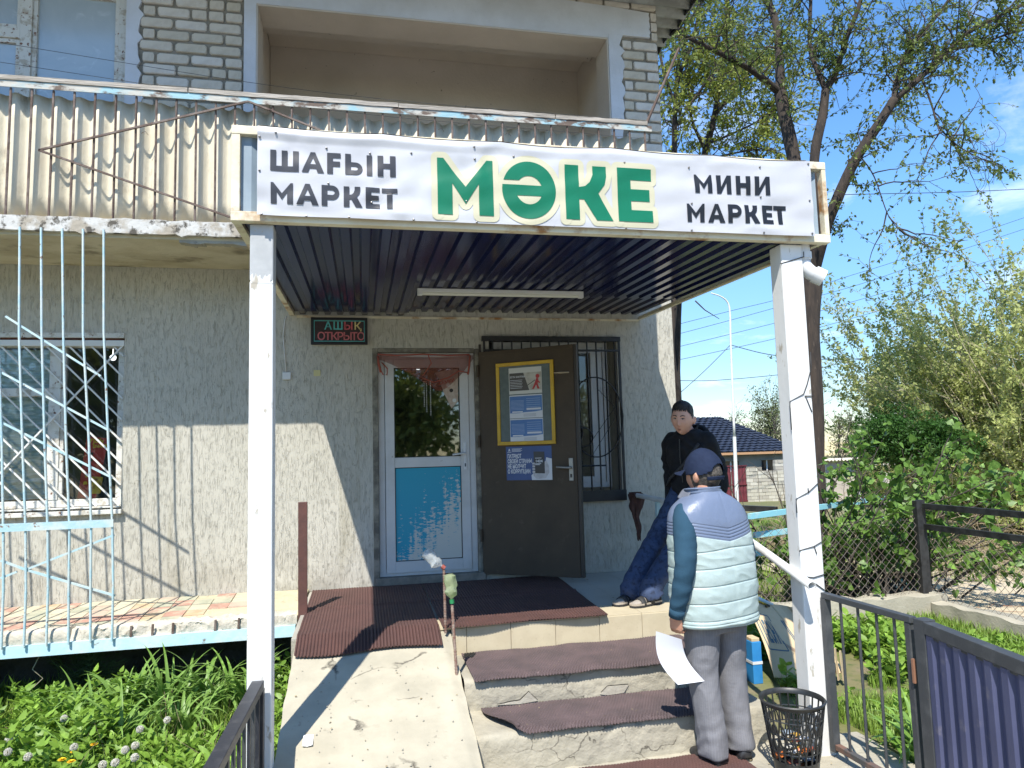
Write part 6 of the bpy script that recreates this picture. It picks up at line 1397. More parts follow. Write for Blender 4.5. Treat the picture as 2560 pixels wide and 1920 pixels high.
# hair under the cap, cap
m_hair2 = M('greying_short_hair', (.045, .038, .032), (.10, .085, .07), 60, (.45, .6), rough=.8, bump=.8, bscale=150)
shell(H2, lambda a, e: (abs(a) > 78 and e > -34+(0 if abs(a) < 120 else -4)) or e > 30, lambda a, e: .003+.002*min(1, max(0, (e+36)/14)), jit=.0015).build('hair', m_hair2, man2, smooth=True)
m_cap = M('navy_cotton', (.012, .021, .050), (.009, .016, .040), 7, rough=.85, bump=.35, bscale=35, spec=.25)
def cap_keep(a, e):
    lo = 17-4*math.cos(math.radians(a))
    if abs(a) > 132: # arched gap above the strap
        t = (abs(a)-156)/24; gap = 2+22*math.sqrt(max(0, 1-((180-abs(a))/36)**2))*1.0
        return e > max(lo-14, gap) or (-12 < e < -4)
    return e > (lo-14 if abs(a) > 60 else lo-4)-(4 if abs(a) > 100 else 0)
cp = shell(H2, cap_keep, lambda a, e: .012+.012*max(0, math.sin(math.radians(e*1.0)))**1.2+.0025*abs(math.sin(math.radians(a*3)))*math.cos(math.radians(e))+(.004 if abs(a) > 132 and e < 0 else 0), 120, 90, .0012)
cp.build('cap', m_cap, man2, smooth=True, solid=.003)
for k in range(6):
    a = math.radians(k*60+30); MB().tube([H2(*[c*1.0 for c in (Vector(head_pt(a, math.radians(e)))+Vector(head_pt(a, math.radians(e))).normalized()*(.0135+.012*max(0, math.sin(math.radians(e)))**1.2))]) for e in range(26, 89, 6)], .0014, 5).build('cap_seam', m_cap, man2, smooth=True)
ball(MB(), (0, 0, 0), 1, 1, 1); bt = MB(); ball(bt, (0, -.0, .1525), .008, .008, .004, H2, 10, 6); bt.build('cap_button', m_cap, man2, smooth=True)
def brim(u, v):
    a = (u-.5)*2; t = v; base = Vector(head_pt(math.radians(a*58), math.radians(12))); base = base+base.normalized()*.014
    out = Vector((base.x*(1+.22*t), base.y+.070*t*math.sqrt(max(0, 1-a*a*.92)), base.z-.012*t-.020*a*a*t+.004)); return H2(*out)
MB().grid(brim, 24, 10).build('cap_brim', m_cap, man2, smooth=True, solid=.004)
# the sheet in his hand
pg = [at(*q, y=-2.80) for q in ((1640, 1578), (1700, 1596), (1757, 1700), (1695, 1712))]
hz = Vector(AL[-1])+Vector(F2.m @ Vector((.0, .03, -.09)))
A4 = .297
def sheet(u, v):
    top = pg[0].lerp(pg[1], u); bot = pg[3].lerp(pg[2], u); p = top.lerp(bot, v); b = .030*math.sin(math.pi*v)*(1-.5*u)
    return (p.x-b*1.1, p.y+.03*math.sin(math.pi*v)-.02*u, p.z-b*.5)
o = MB().grid(sheet, 12, 20).build('paper_sheet', M('white_paper', (.72, .73, .78), rough=.6), smooth=True); o['label'] = 'curved white sheet of paper held low by the man in the vest'; o['category'] = 'paper'

# ---------------- man leaning back on the rail
man1 = thing('person', 'young man in black jacket and jeans leaning on the white rail in sandals', 'person', (2.2, -1.3, 0))
PW = lambda x, y, z: Vector((x, y, z))
H1f = Fr((2.460, -1.31, 1.375), math.radians(180-44), math.radians(-9), math.radians(-5))
T1 = Fr((2.585, -1.20, .80), math.radians(180-56), math.radians(-9), math.radians(-1))
b1 = MB(); head_mesh(b1, H1f)
limb(b1, [T1(0, .0, .42), T1(0, .01, .48), Vector(H1f(0, -.01, -.07))], [.062, .056, .056])
b1.loft([ell(T1, 0, 0, z, a, b) for z, a, b in ((-.06, .14, .10), (.08, .145, .10), (.25, .15, .10), (.40, .165, .10), (.455, .13, .08), (.48, .07, .06))])
sR = T1(.165, .0, .40); sL = T1(-.165, .0, .40)
A1R = [Vector(sL), Vector(T1(-.190, -.04, .25)), Vector(T1(-.200, -.07, .12)), Vector(T1(-.185, -.05, -.03)), Vector(T1(-.175, -.01, -.10))]
A1L = [Vector(sR), Vector(T1(.215, -.03, .25)), Vector(T1(.228, -.04, .12)), Vector(T1(.215, .02, -.02)), Vector(T1(.19, .06, -.09))]
for A_ in (A1R, A1L): limb(b1, A_, [.045, .042, .037, .033, .026])
hand(b1, A1R[-1], T1.m @ Vector((0, .1, -1)), T1.m @ Vector((-1, 0, 0)), 1, .45); hand(b1, A1L[-1], T1.m @ Vector((0, .15, -1)), T1.m @ Vector((1, 0, 0)), -1, .45)
fa, fb = Vector((1.965, -1.33, .085)), Vector((2.075, -1.44, .085))     # ankles
L1a = [Vector((2.53, -1.11, .80)), Vector((2.26, -1.18, .45)), fa]; L1b = [Vector((2.57, -1.27, .80)), Vector((2.36, -1.38, .45)), fb]
for A_ in (L1a, L1b): limb(b1, A_, [.075, .055, .038])
remesh(b1, .0055, 2).build('body', m_skin, man1, smooth=True)
# hair
m_hair1 = M('black_hair', (.010, .009, .009), (.022, .02, .02), 50, rough=.55, bump=.9, bscale=120)
def hair_keep(a, e):
    A_ = abs(a)
    if A_ < 46: lo = 33+2.5*math.sin(a*.55)+1.6*math.sin(a*1.7)
    elif A_ < 70: lo = 34-(A_-46)*.8
    elif A_ < 100: lo = 2 if A_ > 76 else 12
    else: lo = -26
    return e > lo
shell(H1f, hair_keep, lambda a, e: .0012+.015*min(1, max(0, (e-(28 if abs(a) < 60 else 16))/26))+.010*math.exp(-((e-52)/16)**2-(a/55)**2)+(.005*math.cos(math.radians(a)) if e > 40 else 0), 110, 80, .003).build('hair', m_hair1, man1, smooth=True)
# face details
m_brow = M('eyebrow', (.02, .014, .012), rough=.8); m_lip = M('lips', (.36, .14, .11), rough=.45); m_eye = M('eye_white', (.45, .40, .36), rough=.2); m_iris = M('dark_iris', (.008, .006, .005), rough=.1)
for s in (-1, 1):
    patch(H1f, [(s*9, 14.5), (s*20, 17.5), (s*35, 15), (s*34, 13.2), (s*20, 14.8), (s*9, 11.5)], .0022).build('eyebrow', m_hair1, man1, smooth=True)
    e_ = patch(H1f, [(s*12, 3.8), (s*18, 6.3), (s*26, 6.4), (s*32, 4.2), (s*26, 2.9), (s*18, 2.7)], .0018).build('eye', m_eye, man1, smooth=True)
    patch(H1f, [(s*18.5, 6.4), (s*24.5, 6.4), (s*25, 3.2), (s*18.2, 3.0)], .0026).build('iris', m_iris, e_)
    patch(H1f, [(s*11, 4.2), (s*18, 7.6), (s*26, 7.8), (s*34, 4.6), (s*26, 6.2), (s*18, 6.2)], .0034).build('eyelid_line', m_brow, man1)
patch(H1f, [(-13, -33.5), (-6, -29.5), (0, -30.5), (6, -29.5), (13, -33.5), (6, -38.5), (0, -39.3), (-6, -38.5)], .0012).build('lips', m_lip, man1, smooth=True)
patch(H1f, [(-12, -33.2), (0, -33.4), (12, -33.2), (0, -34.4)], .0022).build('mouth_line', m_brow, man1)
# jeans
m_denim = M('dark_denim', (.028, .048, .105), (.045, .07, .14), 9, (.42, .66), (.018, .028, .06), 30, (.5, .62), rough=.85, bump=.3, bscale=110)
jn = MB(); jn.loft([ell(T1, 0, 0, z, a, b) for z, a, b in ((-.14, .155, .115), (-.05, .165, .125), (.06, .155, .115), (.12, .15, .11))])
for A_, q in ((L1a, 1), (L1b, 2)): limb(jn, [A_[0], A_[1], A_[2]+Vector((.02, .015, .05)), A_[2]+Vector((.015, .01, -.035))], [.098, .080, .078, .086], 26, 8)
jn = remesh(jn, .008, 3)
wrinkle(jn, lambda v, k: fold(v, 7, .005, 1.5, 4)+.003*math.sin(v[2]*60+v[0]*30+6*nz(v[0]*5, v[1]*5, v[2]*4))*(.3+max(0, 1-v[2]/.3)+math.exp(-((v[2]-.45)/.08)**2)*.7)).build('jeans', m_denim, man1, smooth=True)
# jacket
m_jacket = M('black_fleece', (.006, .006, .008), (.011, .011, .013), 12, rough=.95, bump=.3, bscale=90)
jk = MB(); jk.loft([ell(T1, 0, 0, z, a, b, 48, 2.4) for z, a, b in ((-.085, .185, .135), (.0, .185, .135), (.12, .185, .130), (.25, .19, .130), (.36, .20, .125), (.43, .175, .105), (.47, .11, .085), (.49, .07, .065))])
for A_ in (A1R, A1L): limb(jk, [Vector(T1(0, 0, .38)).lerp(A_[0], .8)]+A_, [.06, .064, .060, .054, .049, .040], 24, 8)
jk = remesh(jk, .008, 3); wrinkle(jk, lambda v, k: fold(v, 8, .007, 1.3, 8)+.005*math.sin(v[2]*50+v[0]*22+7*nz(v[0]*5, v[1]*5, v[2]*5))).build('jacket', m_jacket, man1, smooth=True)
cr = [[T1(*(lambda t: ((.068+.018*v)*math.cos(t), .004+(.064+.014*v)*math.sin(t), .465+.055*v*(1-.75*max(0, math.sin(t)))))(2*math.pi*i/36)) for i in range(36)] for v in (0, .25, .5, .75, 1)]
MB().loft(cr, caps=False).build('collar', m_jacket, man1, smooth=True, solid=.01)
hd = MB(); limb(hd, [T1(-.13, -.075, .45), T1(-.06, -.125, .465), T1(.0, -.14, .47), T1(.07, -.125, .465), T1(.14, -.07, .45)], [.02, .042, .048, .042, .02], 14); hd.build('hood', m_jacket, man1, smooth=True)
MB().tube([T1(.01, .122, .44), T1(.012, .142, .30), T1(.012, .145, .10)], .004, 5).build('zip', M('dull_zip', (.05, .05, .05), rough=.4, metal=.5), man1)
MB().tube([T1(-.15, .12, .40), T1(-.02, .148, .25), T1(.12, .145, .13), T1(.19, .09, .06)], [.012, .012, .012, .012], 6).build('bag_strap', M('grey_strap', (.03, .03, .032), rough=.7), man1, smooth=True)
# sandals
m_sock = M('black_sock', (.010, .010, .010), rough=.95); m_foot = M('grey_sock_toe', (.33, .29, .25), (.27, .24, .20), 20, rough=.9); m_strap = M('sandal_strap', (.022, .022, .022), (.035, .035, .035), 20, rough=.7, bump=.3, bscale=120); m_insole = M('worn_footbed', (.40, .34, .27), (.33, .28, .22), 20, rough=.8)
def sandal(ank, ang, par):
    f = Fr((ank.x, ank.y, 0), math.radians(ang)); prof = [(-.085, .024), (-.06, .034), (.0, .036), (.06, .042), (.11, .049), (.15, .046), (.18, .032), (.192, .014)]
    for z0, z1, k, m, n_ in ((.0, .016, 1.06, m_sole, 'sole'), (.016, .028, 1.02, m_insole, 'footbed')):
        out_ = [(w_*k, y) for y, w_ in prof]+[(-w_*k, y) for y, w_ in reversed(prof)]
        q = [f(x, y, z0) for x, y in out_]; q2 = [f(x, y, z1) for x, y in out_]; n = len(q)
        MB().add(q+q2, [tuple(range(n-1, -1, -1)), tuple(range(n, 2*n))]+[(i, (i+1) % n, n+(i+1) % n, n+i) for i in range(n)]).build(n_, m, par)
    ft = MB(); rings = []
    for y, w_, h_ in ((-.075, .024, .075), (-.04, .030, .10), (.0, .032, .10), (.05, .036, .075), (.10, .041, .055), (.14, .040, .044), (.170, .028, .034), (.18, .012, .028)):
        rings.append([f(w_*math.cos(t), y, .028+(h_-.028)*math.sin(t)) for t in [math.pi*i/14 for i in range(15)]])
    o = MB(); o.loft(rings); o.build('foot', [m_foot], par, smooth=True)
    MB().loft([[f(w_*1.04*math.cos(t), y, .028+(h_+.002-.028)*math.sin(t)) for t in [math.pi*i/14 for i in range(15)]] for y, w_, h_ in ((-.078, .025, .09), (-.04, .032, .115), (.0, .034, .105), (.05, .037, .08), (.075, .039, .068))]).build('sock', m_sock, par, smooth=True)
    for y0, y1, h0, h1, w0 in ((.085, .125, .066, .052, .045), (.0, .035, .115, .092, .038)):
        MB().loft([[f(w0*1.06*math.cos(t), y, .016+(h-.012)*math.sin(t)) for t in [math.pi*i/14 for i in range(15)]] for y, h in ((y0, h0), (y1, h1))], caps=False).build('strap', m_strap, par, smooth=True, solid=.004)
sandal(fa, 118, man1); sandal(fb, 108, man1)
# ------------------------------------------------------------------ foliage tools
rng = np.random.default_rng(11)
def leaf_mat(name, c1, c2, sc=3, tr=.35, rough=.55):
    return M(name, c1, c2, sc, (.35, .65), tuple(v*1.55 for v in c2), 17, (.53, .66), rough=rough, transl=tr, spec=.35)
def np_mesh(name, verts, counts, idx, mat, parent, org):
    me = bpy.data.meshes.new(name); v = (verts-np.array(org)).astype('f'); me.vertices.add(len(v)); me.vertices.foreach_set('co', v.ravel())
    me.loops.add(len(idx)); me.loops.foreach_set('vertex_index', idx.astype('i')); me.polygons.add(len(counts))
    st_ = np.concatenate([[0], np.cumsum(counts)[:-1]]); me.polygons.foreach_set('loop_start', st_.astype('i')); me.update(calc_edges=True); me.materials.append(mat)
    o = bpy.data.objects.new(name, me); COL.objects.link(o)
    if parent is not None: o.parent = parent
    else: o.location = org
    return o
LEAF = {  # outline in (along, across, bend)
    'slim': [(0, 0, 0), (.35, .17, -.03), (.75, .12, -.05), (1, 0, -.10), (.75, -.12, -.05), (.35, -.17, -.03)],
    'heart': [(0, 0, 0), (-.08, .26, .02), (.20, .46, .04), (.60, .28, -.02), (1, 0, -.10), (.60, -.28, -.02), (.20, -.46, .04), (-.08, -.26, .02)],
    'oval': [(0, 0, 0), (.3, .24, 0), (.7, .22, -.04), (1, 0, -.08), (.7, -.22, -.04), (.3, -.24, 0)],
    'nettle': [(0, 0, 0), (.18, .24, .01), (.5, .20, -.02), (1, 0, -.10), (.5, -.20, -.02), (.18, -.24, .01)],
    'quad': [(0, 0, 0), (.45, .26, 0), (1, 0, -.05), (.45, -.26, 0)]}
def leaves(name, pts, dirs, size, mat, parent, org, shape='quad', vary=.35, up=.6, kind='stuff'):
    """one object of many separate little leaves"""
    pts = np.asarray(pts, float); dirs = np.asarray(dirs, float); n = len(pts); d = dirs/np.linalg.norm(dirs, axis=1, keepdims=True)
    nr = rng.normal(size=(n, 3)); nr[:, 2] = np.abs(nr[:, 2])+up; nr -= d*(nr*d).sum(1, keepdims=True); nr /= np.linalg.norm(nr, axis=1, keepdims=True); s = np.cross(nr, d)
    L_ = size*(1+vary*rng.uniform(-1, 1, n)); out = np.array(LEAF[shape]); k = len(out)
    V = pts[:, None, :]+(d[:, None, :]*out[None, :, 0:1]+s[:, None, :]*out[None, :, 1:2]+nr[:, None, :]*out[None, :, 2:3])*L_[:, None, None]
    V = V.reshape(-1, 3)
    if k == 4: idx = np.arange(n*4); counts = np.full(n, 4)
    else:  # fold along the midrib: two halves
        h = k//2; a = list(range(0, h+1)); b = [0]+list(range(h, k)); face = a+b; idx = (np.arange(n)[:, None]*k+np.array(face)[None, :]).ravel(); counts = np.tile([len(a), len(b)], n)
    o = np_mesh(name, V, counts, idx, mat, parent, org); o['kind'] = kind; return o
def twigs(name, lines, mat, parent, org, n=3):
    """many thin tapering twigs in one object; lines = list of (points, r0, r1)"""
    V, F = [], []; base = 0
    ang = [2*math.pi*k/n for k in range(n)]; ca = np.cos(ang); sa = np.sin(ang)
    for p, r0, r1 in lines:
        p = np.asarray(p); m = len(p); d = np.gradient(p, axis=0); d /= (np.linalg.norm(d, axis=1, keepdims=True)+1e-9)
        ref = np.array([.31, .17, .93]) if abs(d[0][2]) < .8 else np.array([1., .2, 0]); a = np.cross(d, ref); a /= (np.linalg.norm(a, axis=1, keepdims=True)+1e-9); b = np.cross(d, a); r = np.linspace(r0, r1, m)[:, None, None]
        V.append((p[:, None, :]+(a[:, None, :]*ca[None, :, None]+b[:, None, :]*sa[None, :, None])*r).reshape(-1, 3))
        i = np.arange(m-1)[:, None]*n+np.arange(n)[None, :]; j = np.arange(m-1)[:, None]*n+(np.arange(n)[None, :]+1) % n
        F.append((np.stack([i, j, j+n, i+n], -1).reshape(-1, 4)+base)); base += m*n
    V = np.concatenate(V); F = np.concatenate(F); o = np_mesh(name, V, np.full(len(F), 4), F.ravel(), mat, parent, org); o.data.polygons.foreach_set('use_smooth', [True]*len(F)); return o
def wander(p, d, L_, m, jit, grav=0.0):
    p = np.array(p, float); d = np.array(d, float); d /= np.linalg.norm(d); out = [p.copy()]; st_ = L_/m
    for i in range(m):
        d = d+rng.normal(size=3)*jit; d[2] += grav; d /= np.linalg.norm(d); p = p+d*st_; out.append(p.copy())
    return np.array(out), d
def interp_line(P, k):
    P = np.asarray(P); out = []
    for i in range(len(P)-1):
        for t in np.linspace(0, 1, k, endpoint=False): out.append(P[i]*(1-t)+P[i+1]*t)
    out.append(P[-1]); return np.array(out)
m_bark = M('elm_bark', (.050, .037, .028), (.026, .020, .017), 6, (.4, .6), (.085, .065, .05), 14, (.60, .68), rough=.95, bump=1.6, bscale=14, bstretch=(2.2, 2.2, .35), stretch=(2, 2, .4))
m_twig = M('twig_bark', (.07, .055, .042), (.04, .034, .028), 8, rough=.9)
m_twig_pale = M('pale_twig', (.48, .43, .30), (.36, .32, .21), 3, rough=.85)
m_elm = leaf_mat('elm_leaf', (.10, .155, .04), (.17, .21, .05), 1.3); m_elm2 = leaf_mat('elm_leaf_yellow', (.19, .25, .04), (.25, .27, .055), 1.3)
def tree(name, label, base, limbs, dens, tw_len, leaf_size, mleaf, nleaf=9, jit=.22, grav=-.03, shape='quad', n2=5, start=.25, group='trees', mtw=None, limb_n=10, spread=1.0, lv=.35):
    """limbs: [(points, r0, r1, twig density per metre)]"""
    t = thing(name, label, 'tree', base, group); org = base
    for P, r0, r1, dn in limbs:
        p, r = smooth_path([tuple(q) for q in P], list(np.linspace(r0, r1, len(P))), 5)
        rr = [a*(1+.10*nz(q.x*3, q.y*3, q.z*2)) for a, q in zip(r, p)]
        MB().tube(p, rr, limb_n).build('trunk' if r0 > .1 else 'limb', m_bark, t, smooth=True)
    L1, L2, pts, dirs = [], [], [], []
    for P, r0, r1, dn in limbs:
        Q = interp_line(np.array([tuple(q) for q in P]), 8); seg = np.linalg.norm(np.diff(Q, axis=0), axis=1).sum(); N_ = int(seg*dn*dens)
        for _ in range(N_):
            u = rng.uniform(start, 1)**.8; i = min(int(u*(len(Q)-1)), len(Q)-2); p0 = Q[i]; ax = Q[i+1]-Q[i]; ax /= np.linalg.norm(ax)+1e-9
            d = rng.normal(size=3)*spread+ax*.9; d[2] += .25; ln = tw_len*rng.uniform(.5, 1.3); q, de = wander(p0, d, ln, 8, jit, grav); L1.append((q, .010+.006*ln, .003))
            for _2 in range(n2):
                k = rng.integers(2, 9); d2 = rng.normal(size=3)+(q[k]-q[k-1])/np.linalg.norm(q[k]-q[k-1])*.9; q2, _d = wander(q[k], d2, ln*rng.uniform(.25, .6), 5, jit, grav*2); L2.append((q2, .0045, .002))
                for _3 in range(nleaf):
                    s = rng.uniform(.1, 1)*5; a = min(int(s), 4); pp = q2[a]*(1-(s-a))+q2[a+1]*(s-a); pts.append(pp+rng.normal(size=3)*.012); dirs.append((q2[a+1]-q2[a])/.1+rng.normal(size=3)*.8+np.array([0, 0, -.3]))
    if L1: twigs('branches', L1, mtw or m_twig, t, org, 4)['kind'] = 'stuff'
    if L2: twigs('twigs', L2, mtw or m_twig, t, org, 3)['kind'] = 'stuff'
    if pts: leaves('crown', pts, dirs, leaf_size, mleaf, t, org, shape, vary=lv)
    return t
A = lambda px, py, y: np.array(at(px, py, y=y))

# ------------------------------------------------------------------ the big elm behind the canopy
Y0 = 4.2
fork = A(2033, 690, Y0)
b0 = A(2036, 1440, Y0); b0[2] = gz(b0[0], b0[1])-.1
tr_ = [b0, A(2036, 1250, Y0), A(2030, 1000, Y0), A(2024, 820, Y0), fork]
le = [fork, A(2012, 560, Y0), A(1985, 399, Y0+.1), A(1962, 291, Y0+.2), A(1950, 233, Y0+.3)]
lu = [le[-1], A(1948, 125, Y0+.5), A(1937, 50, Y0+.6), A(1906, -30, Y0+.8), A(1885, -160, Y0+1)]
ll = [le[-1], A(1890, 183, Y0+.1), A(1840, 154, Y0), A(1770, 118, Y0-.1), A(1702, 80, Y0-.1), A(1670, 20, Y0)]
mi = [fork, A(2040, 560, Y0-.2), A(2036, 399, Y0-.3), A(2056, 291, Y0-.3), A(2064, 225, Y0-.3)]
ml = [mi[-1], A(2039, 166, Y0-.2), A(2024, 110, Y0), A(2027, 0, Y0), A(2030, -140, Y0+.2)]
mr_ = [mi[-1], A(2089, 183, Y0-.4), A(2118, 91, Y0-.6), A(2152, 0, Y0-.7), A(2180, -150, Y0-.9)]
ri = [fork, A(2060, 590, Y0-.3), A(2089, 507, Y0-.5), A(2139, 399, Y0-.7), A(2193, 316, Y0-.8), A(2236, 248, Y0-.9)]
rl = [ri[-1], A(2243, 200, Y0-.8), A(2264, 137, Y0-.7), A(2305, 83, Y0-.6), A(2372, 0, Y0-.5), A(2440, -120, Y0-.4)]
rr_ = [ri[-1], A(2289, 205, Y0-1.0), A(2372, 125, Y0-1.2), A(2430, 75, Y0-1.3), A(2555, 12, Y0-1.6), A(2680, -40, Y0-1.8)]
r2 = [A(2372, 125, Y0-1.2), A(2450, 110, Y0-1.2), A(2520, 85, Y0-1.4), A(2620, 60, Y0-1.5)]
dr = [A(2305, 195, Y0-1.0), A(2330, 265, Y0-1.2), A(2347, 316, Y0-1.3), A(2397, 366, Y0-1.5), A(2450, 395, Y0-1.6), A(2497, 416, Y0-1.7)]
dr2 = [A(2150, 390, Y0-.7), A(2185, 441, Y0-.9), A(2222, 541, Y0-1.0), A(2264, 590, Y0-1.1)]
elm = tree('elm_tree', 'large elm with dark forked trunk rising behind the right end of the canopy', tuple(b0), [
    (tr_, .20, .17, .0), (le, .135, .105, .4), (lu, .09, .04, 5.5), (ll, .065, .022, 6.5), (mi, .09, .075, .8), (ml, .05, .022, 6), (mr_, .062, .026, 6), (ri, .098, .078, 2.2), (rl, .055, .022, 6.5), (rr_, .055, .022, 6), (r2, .024, .010, 5), (dr, .018, .006, 3.5), (dr2, .012, .005, 2.5)],
    1.75, .95, .066, m_elm, nleaf=11, jit=.2, grav=-.05, n2=7, start=.05, spread=.9)
# curly bare twig ends of the drooping branch
cl = []
for k in range(16):
    p0 = np.array(at(2400+rng.uniform(-30, 90), 370+rng.uniform(-20, 40), y=Y0-1.6)); q = [p0]; a = rng.uniform(-1, 1); an = a
    for i in range(18): an += .16*(1 if k % 2 else -1); q.append(q[-1]+np.array([.045*math.cos(an), .01*rng.normal(), .045*math.sin(an)-.01]))
    cl.append((np.array(q), .004, .002))
twigs('bare_twigs', cl, m_twig, elm, tuple(b0))['kind'] = 'stuff'
# second and third trees nearer the building's corner
def simple_tree(name, label, pts, y, r0, r1, top_limbs, **kw):
    P = [A(a, b, y) for a, b in pts]; base = P[0].copy(); base[2] = gz(base[0], base[1])-.1; P = [base]+P
    limbs = [(P, r0, r1, kw.pop('td', 1.5))]
    for lp, ra, rb_ in top_limbs: limbs.append(([A(a, b, y+dy) for a, b, dy in lp], ra, rb_, kw.get('ld', 5.5)))
    kw.pop('ld', None)
    return tree(name, label, tuple(base), limbs, **kw)
simple_tree('elm_tree', 'slim elm whose trunk shows past the corner of the building', [(1695, 1040), (1684, 950), (1676, 853), (1684, 768), (1690, 560), (1686, 353), (1690, 240), (1697, 150)], 8.5, .125, .05,
    [([(1690, 266, 0), (1660, 180, 0), (1640, 60, .2), (1650, -60, .2)], .04, .02), ([(1692, 200, 0), (1730, 110, .2), (1750, 0, .3), (1760, -100, .3)], .04, .02), ([(1688, 320, 0), (1740, 240, -.3), (1800, 170, -.5)], .03, .012)],
    dens=1.5, tw_len=1.1, leaf_size=.085, mleaf=m_elm2, nleaf=10, n2=6, td=3.6, ld=7, start=.45)
simple_tree('elm_tree', 'leafy elm leaning right behind the canopy, between brick corner and forked trunk', [(1694, 1040), (1690, 900), (1697, 720), (1722, 560), (1765, 374), (1786, 291), (1800, 200), (1812, 100), (1820, 0)], 9.2, .12, .05,
    [([(1786, 291, 0), (1840, 220, .4), (1890, 130, .6)], .05, .02), ([(1768, 360, 0), (1840, 330, .4), (1920, 290, .6), (1960, 260, .7)], .035, .012), ([(1766, 380, 0), (1730, 300, -.2), (1720, 200, -.4), (1700, 90, -.4)], .04, .02), ([(1765, 400, 0), (1850, 380, .2), (1930, 370, .4)], .03, .012)],
    dens=1.7, tw_len=1.2, leaf_size=.095, mleaf=m_elm2, nleaf=11, n2=6, td=3.5, ld=7, start=.42)
# twig dangling under the canopy edge
P = [A(1738, 752, 3.6), A(1762, 775, 3.6), A(1798, 797, 3.6)]
hb = MB().tube([tuple(p) for p in interp_line(P, 4)], [.012, .011, .011, .01, .009, .008, .007, .006, .005], 5).build('hanging_twig', m_twig, smooth=True); tag(hb, 'bare curved twig hanging in the sky under the canopy edge', 'twig')

# ------------------------------------------------------------------ willow-like thicket at the right
wb = np.array(at(2610, 1230, y=5.2)); wb[2] = gz(wb[0], wb[1])
def thicket(name, label, centre, fan, n, L_, mleaf, msh, leaf, nl, group='trees', curve=.05, r0=.022):
    t = thing(name, label, 'tree', tuple(centre), group); L1, L2, pts, dirs = [], [], [], []
    for i in range(n):
        az, el = fan(); p0 = centre+np.array([rng.normal()*.35, rng.normal()*.35, rng.uniform(0, .5)]); d = np.array([math.cos(az)*math.cos(el), math.sin(az)*math.cos(el), math.sin(el)]); ln = L_*(.45+.55*math.sin(el)**1.6)*rng.uniform(.6, 1.1)
        q, de = wander(p0, d, ln, 12, .075, curve*rng.uniform(-.5, 1)); L1.append((q, r0*rng.uniform(.6, 1.2), .004))
        for _ in range(9):
            k = rng.integers(3, 13); d2 = (q[k]-q[k-1])/np.linalg.norm(q[k]-q[k-1])*1.2+rng.normal(size=3)*.55; q2, _d = wander(q[k], d2, ln*rng.uniform(.12, .34), 6, .10, .03); L2.append((q2, .007, .0025))
            for _3 in range(nl):
                s = rng.uniform(.1, 1)*6; a = min(int(s), 5); pp = q2[a]*(1-(s-a))+q2[a+1]*(s-a); pts.append(pp+rng.normal(size=3)*.03); dirs.append(rng.normal(size=3)+np.array([0, 0, .2]))
    twigs('branches', L1, msh, t, tuple(centre), 4)['kind'] = 'stuff'; twigs('twigs', L2, msh, t, tuple(centre), 3)['kind'] = 'stuff'; leaves('crown', pts, dirs, leaf, mleaf, t, tuple(centre), 'quad'); return t
m_wil = leaf_mat('willow_leaf', (.34, .39, .11), (.42, .45, .18), .8, .45); m_wil2 = leaf_mat('willow_leaf_deep', (.20, .27, .06), (.28, .33, .10), .8, .4)
thicket('willow_tree', 'big pale willow thicket of fine upswept twigs at the right edge', wb, lambda: (math.radians(rng.uniform(60, 260)), math.radians(rng.uniform(20, 82))), 190, 5.8, m_wil, m_twig_pale, .082, 60, curve=.0)
wb2 = np.array(at(2590, 1150, y=7.5)); wb2[2] = gz(wb2[0], wb2[1])
thicket('willow_tree', 'greener willow thicket behind the big pale one', wb2, lambda: (math.radians(rng.uniform(100, 240)), math.radians(rng.uniform(25, 80))), 130, 4.9, m_wil2, m_twig_pale, .095, 54, curve=.0)
# ------------------------------------------------------------------ farther trees
m_pop = leaf_mat('poplar_leaf', (.055, .085, .025), (.08, .11, .035), 1, .2); m_dk = leaf_mat('dark_leaf', (.028, .080, .012), (.040, .105, .016), .9, .25)
def blob_tree(name, label, c, rx, ry, rz_, n, leaf, mleaf, group='trees beyond the road', lumps=14, trunk_r=.12, nt=70):
    g = gz(c[0], c[1]); base = (c[0], c[1], g); t = thing(name, label, 'tree', base, group)
    MB().tube([base, (c[0]+.1, c[1], (g+c[2])/2), (c[0], c[1], c[2]+rz_*.3)], [trunk_r, trunk_r*.7, trunk_r*.3], 8).build('trunk', m_bark, t, smooth=True)
    ce = []
    for k in range(lumps):
        v = rng.normal(size=3); v /= np.linalg.norm(v); u = rng.uniform(.25, .82); ce.append((np.array(c)+v*np.array([rx, ry, rz_])*u, rng.uniform(.28, .5)))
    pts = []
    for _ in range(n):
        q, s = ce[rng.integers(len(ce))]; v = rng.normal(size=3); v /= np.linalg.norm(v); v *= rng.uniform(.6, 1)**.5; pts.append(q+v*np.array([rx, ry, rz_])*s)
    pts = np.array(pts); dirs = rng.normal(size=pts.shape)+(pts-np.array(c))*.4; leaves('crown', pts, dirs, leaf, mleaf, t, base)
    L_ = [(np.array([[c[0], c[1], c[2]-rz_*.6], (np.array([c[0], c[1], c[2]])+q)/2+rng.normal(size=3)*.1, q]), .04, .01) for q, s in ce]; twigs('branches', L_, m_twig, t, base, 4)['kind'] = 'stuff'
    return t
c = A(2235, 1085, 4.4); blob_tree('dark_tree', 'rounded dark green bush tree left of the willow thicket', tuple(c), .95, .8, .52, 16000, .05, m_dk, lumps=34, trunk_r=.05)
c = A(2330, 1105, 3.9); blob_tree('dark_tree', 'lower dark green bush tree beneath the willow thicket', tuple(c), .70, .7, .46, 8000, .060, m_dk, lumps=20, trunk_r=.05)
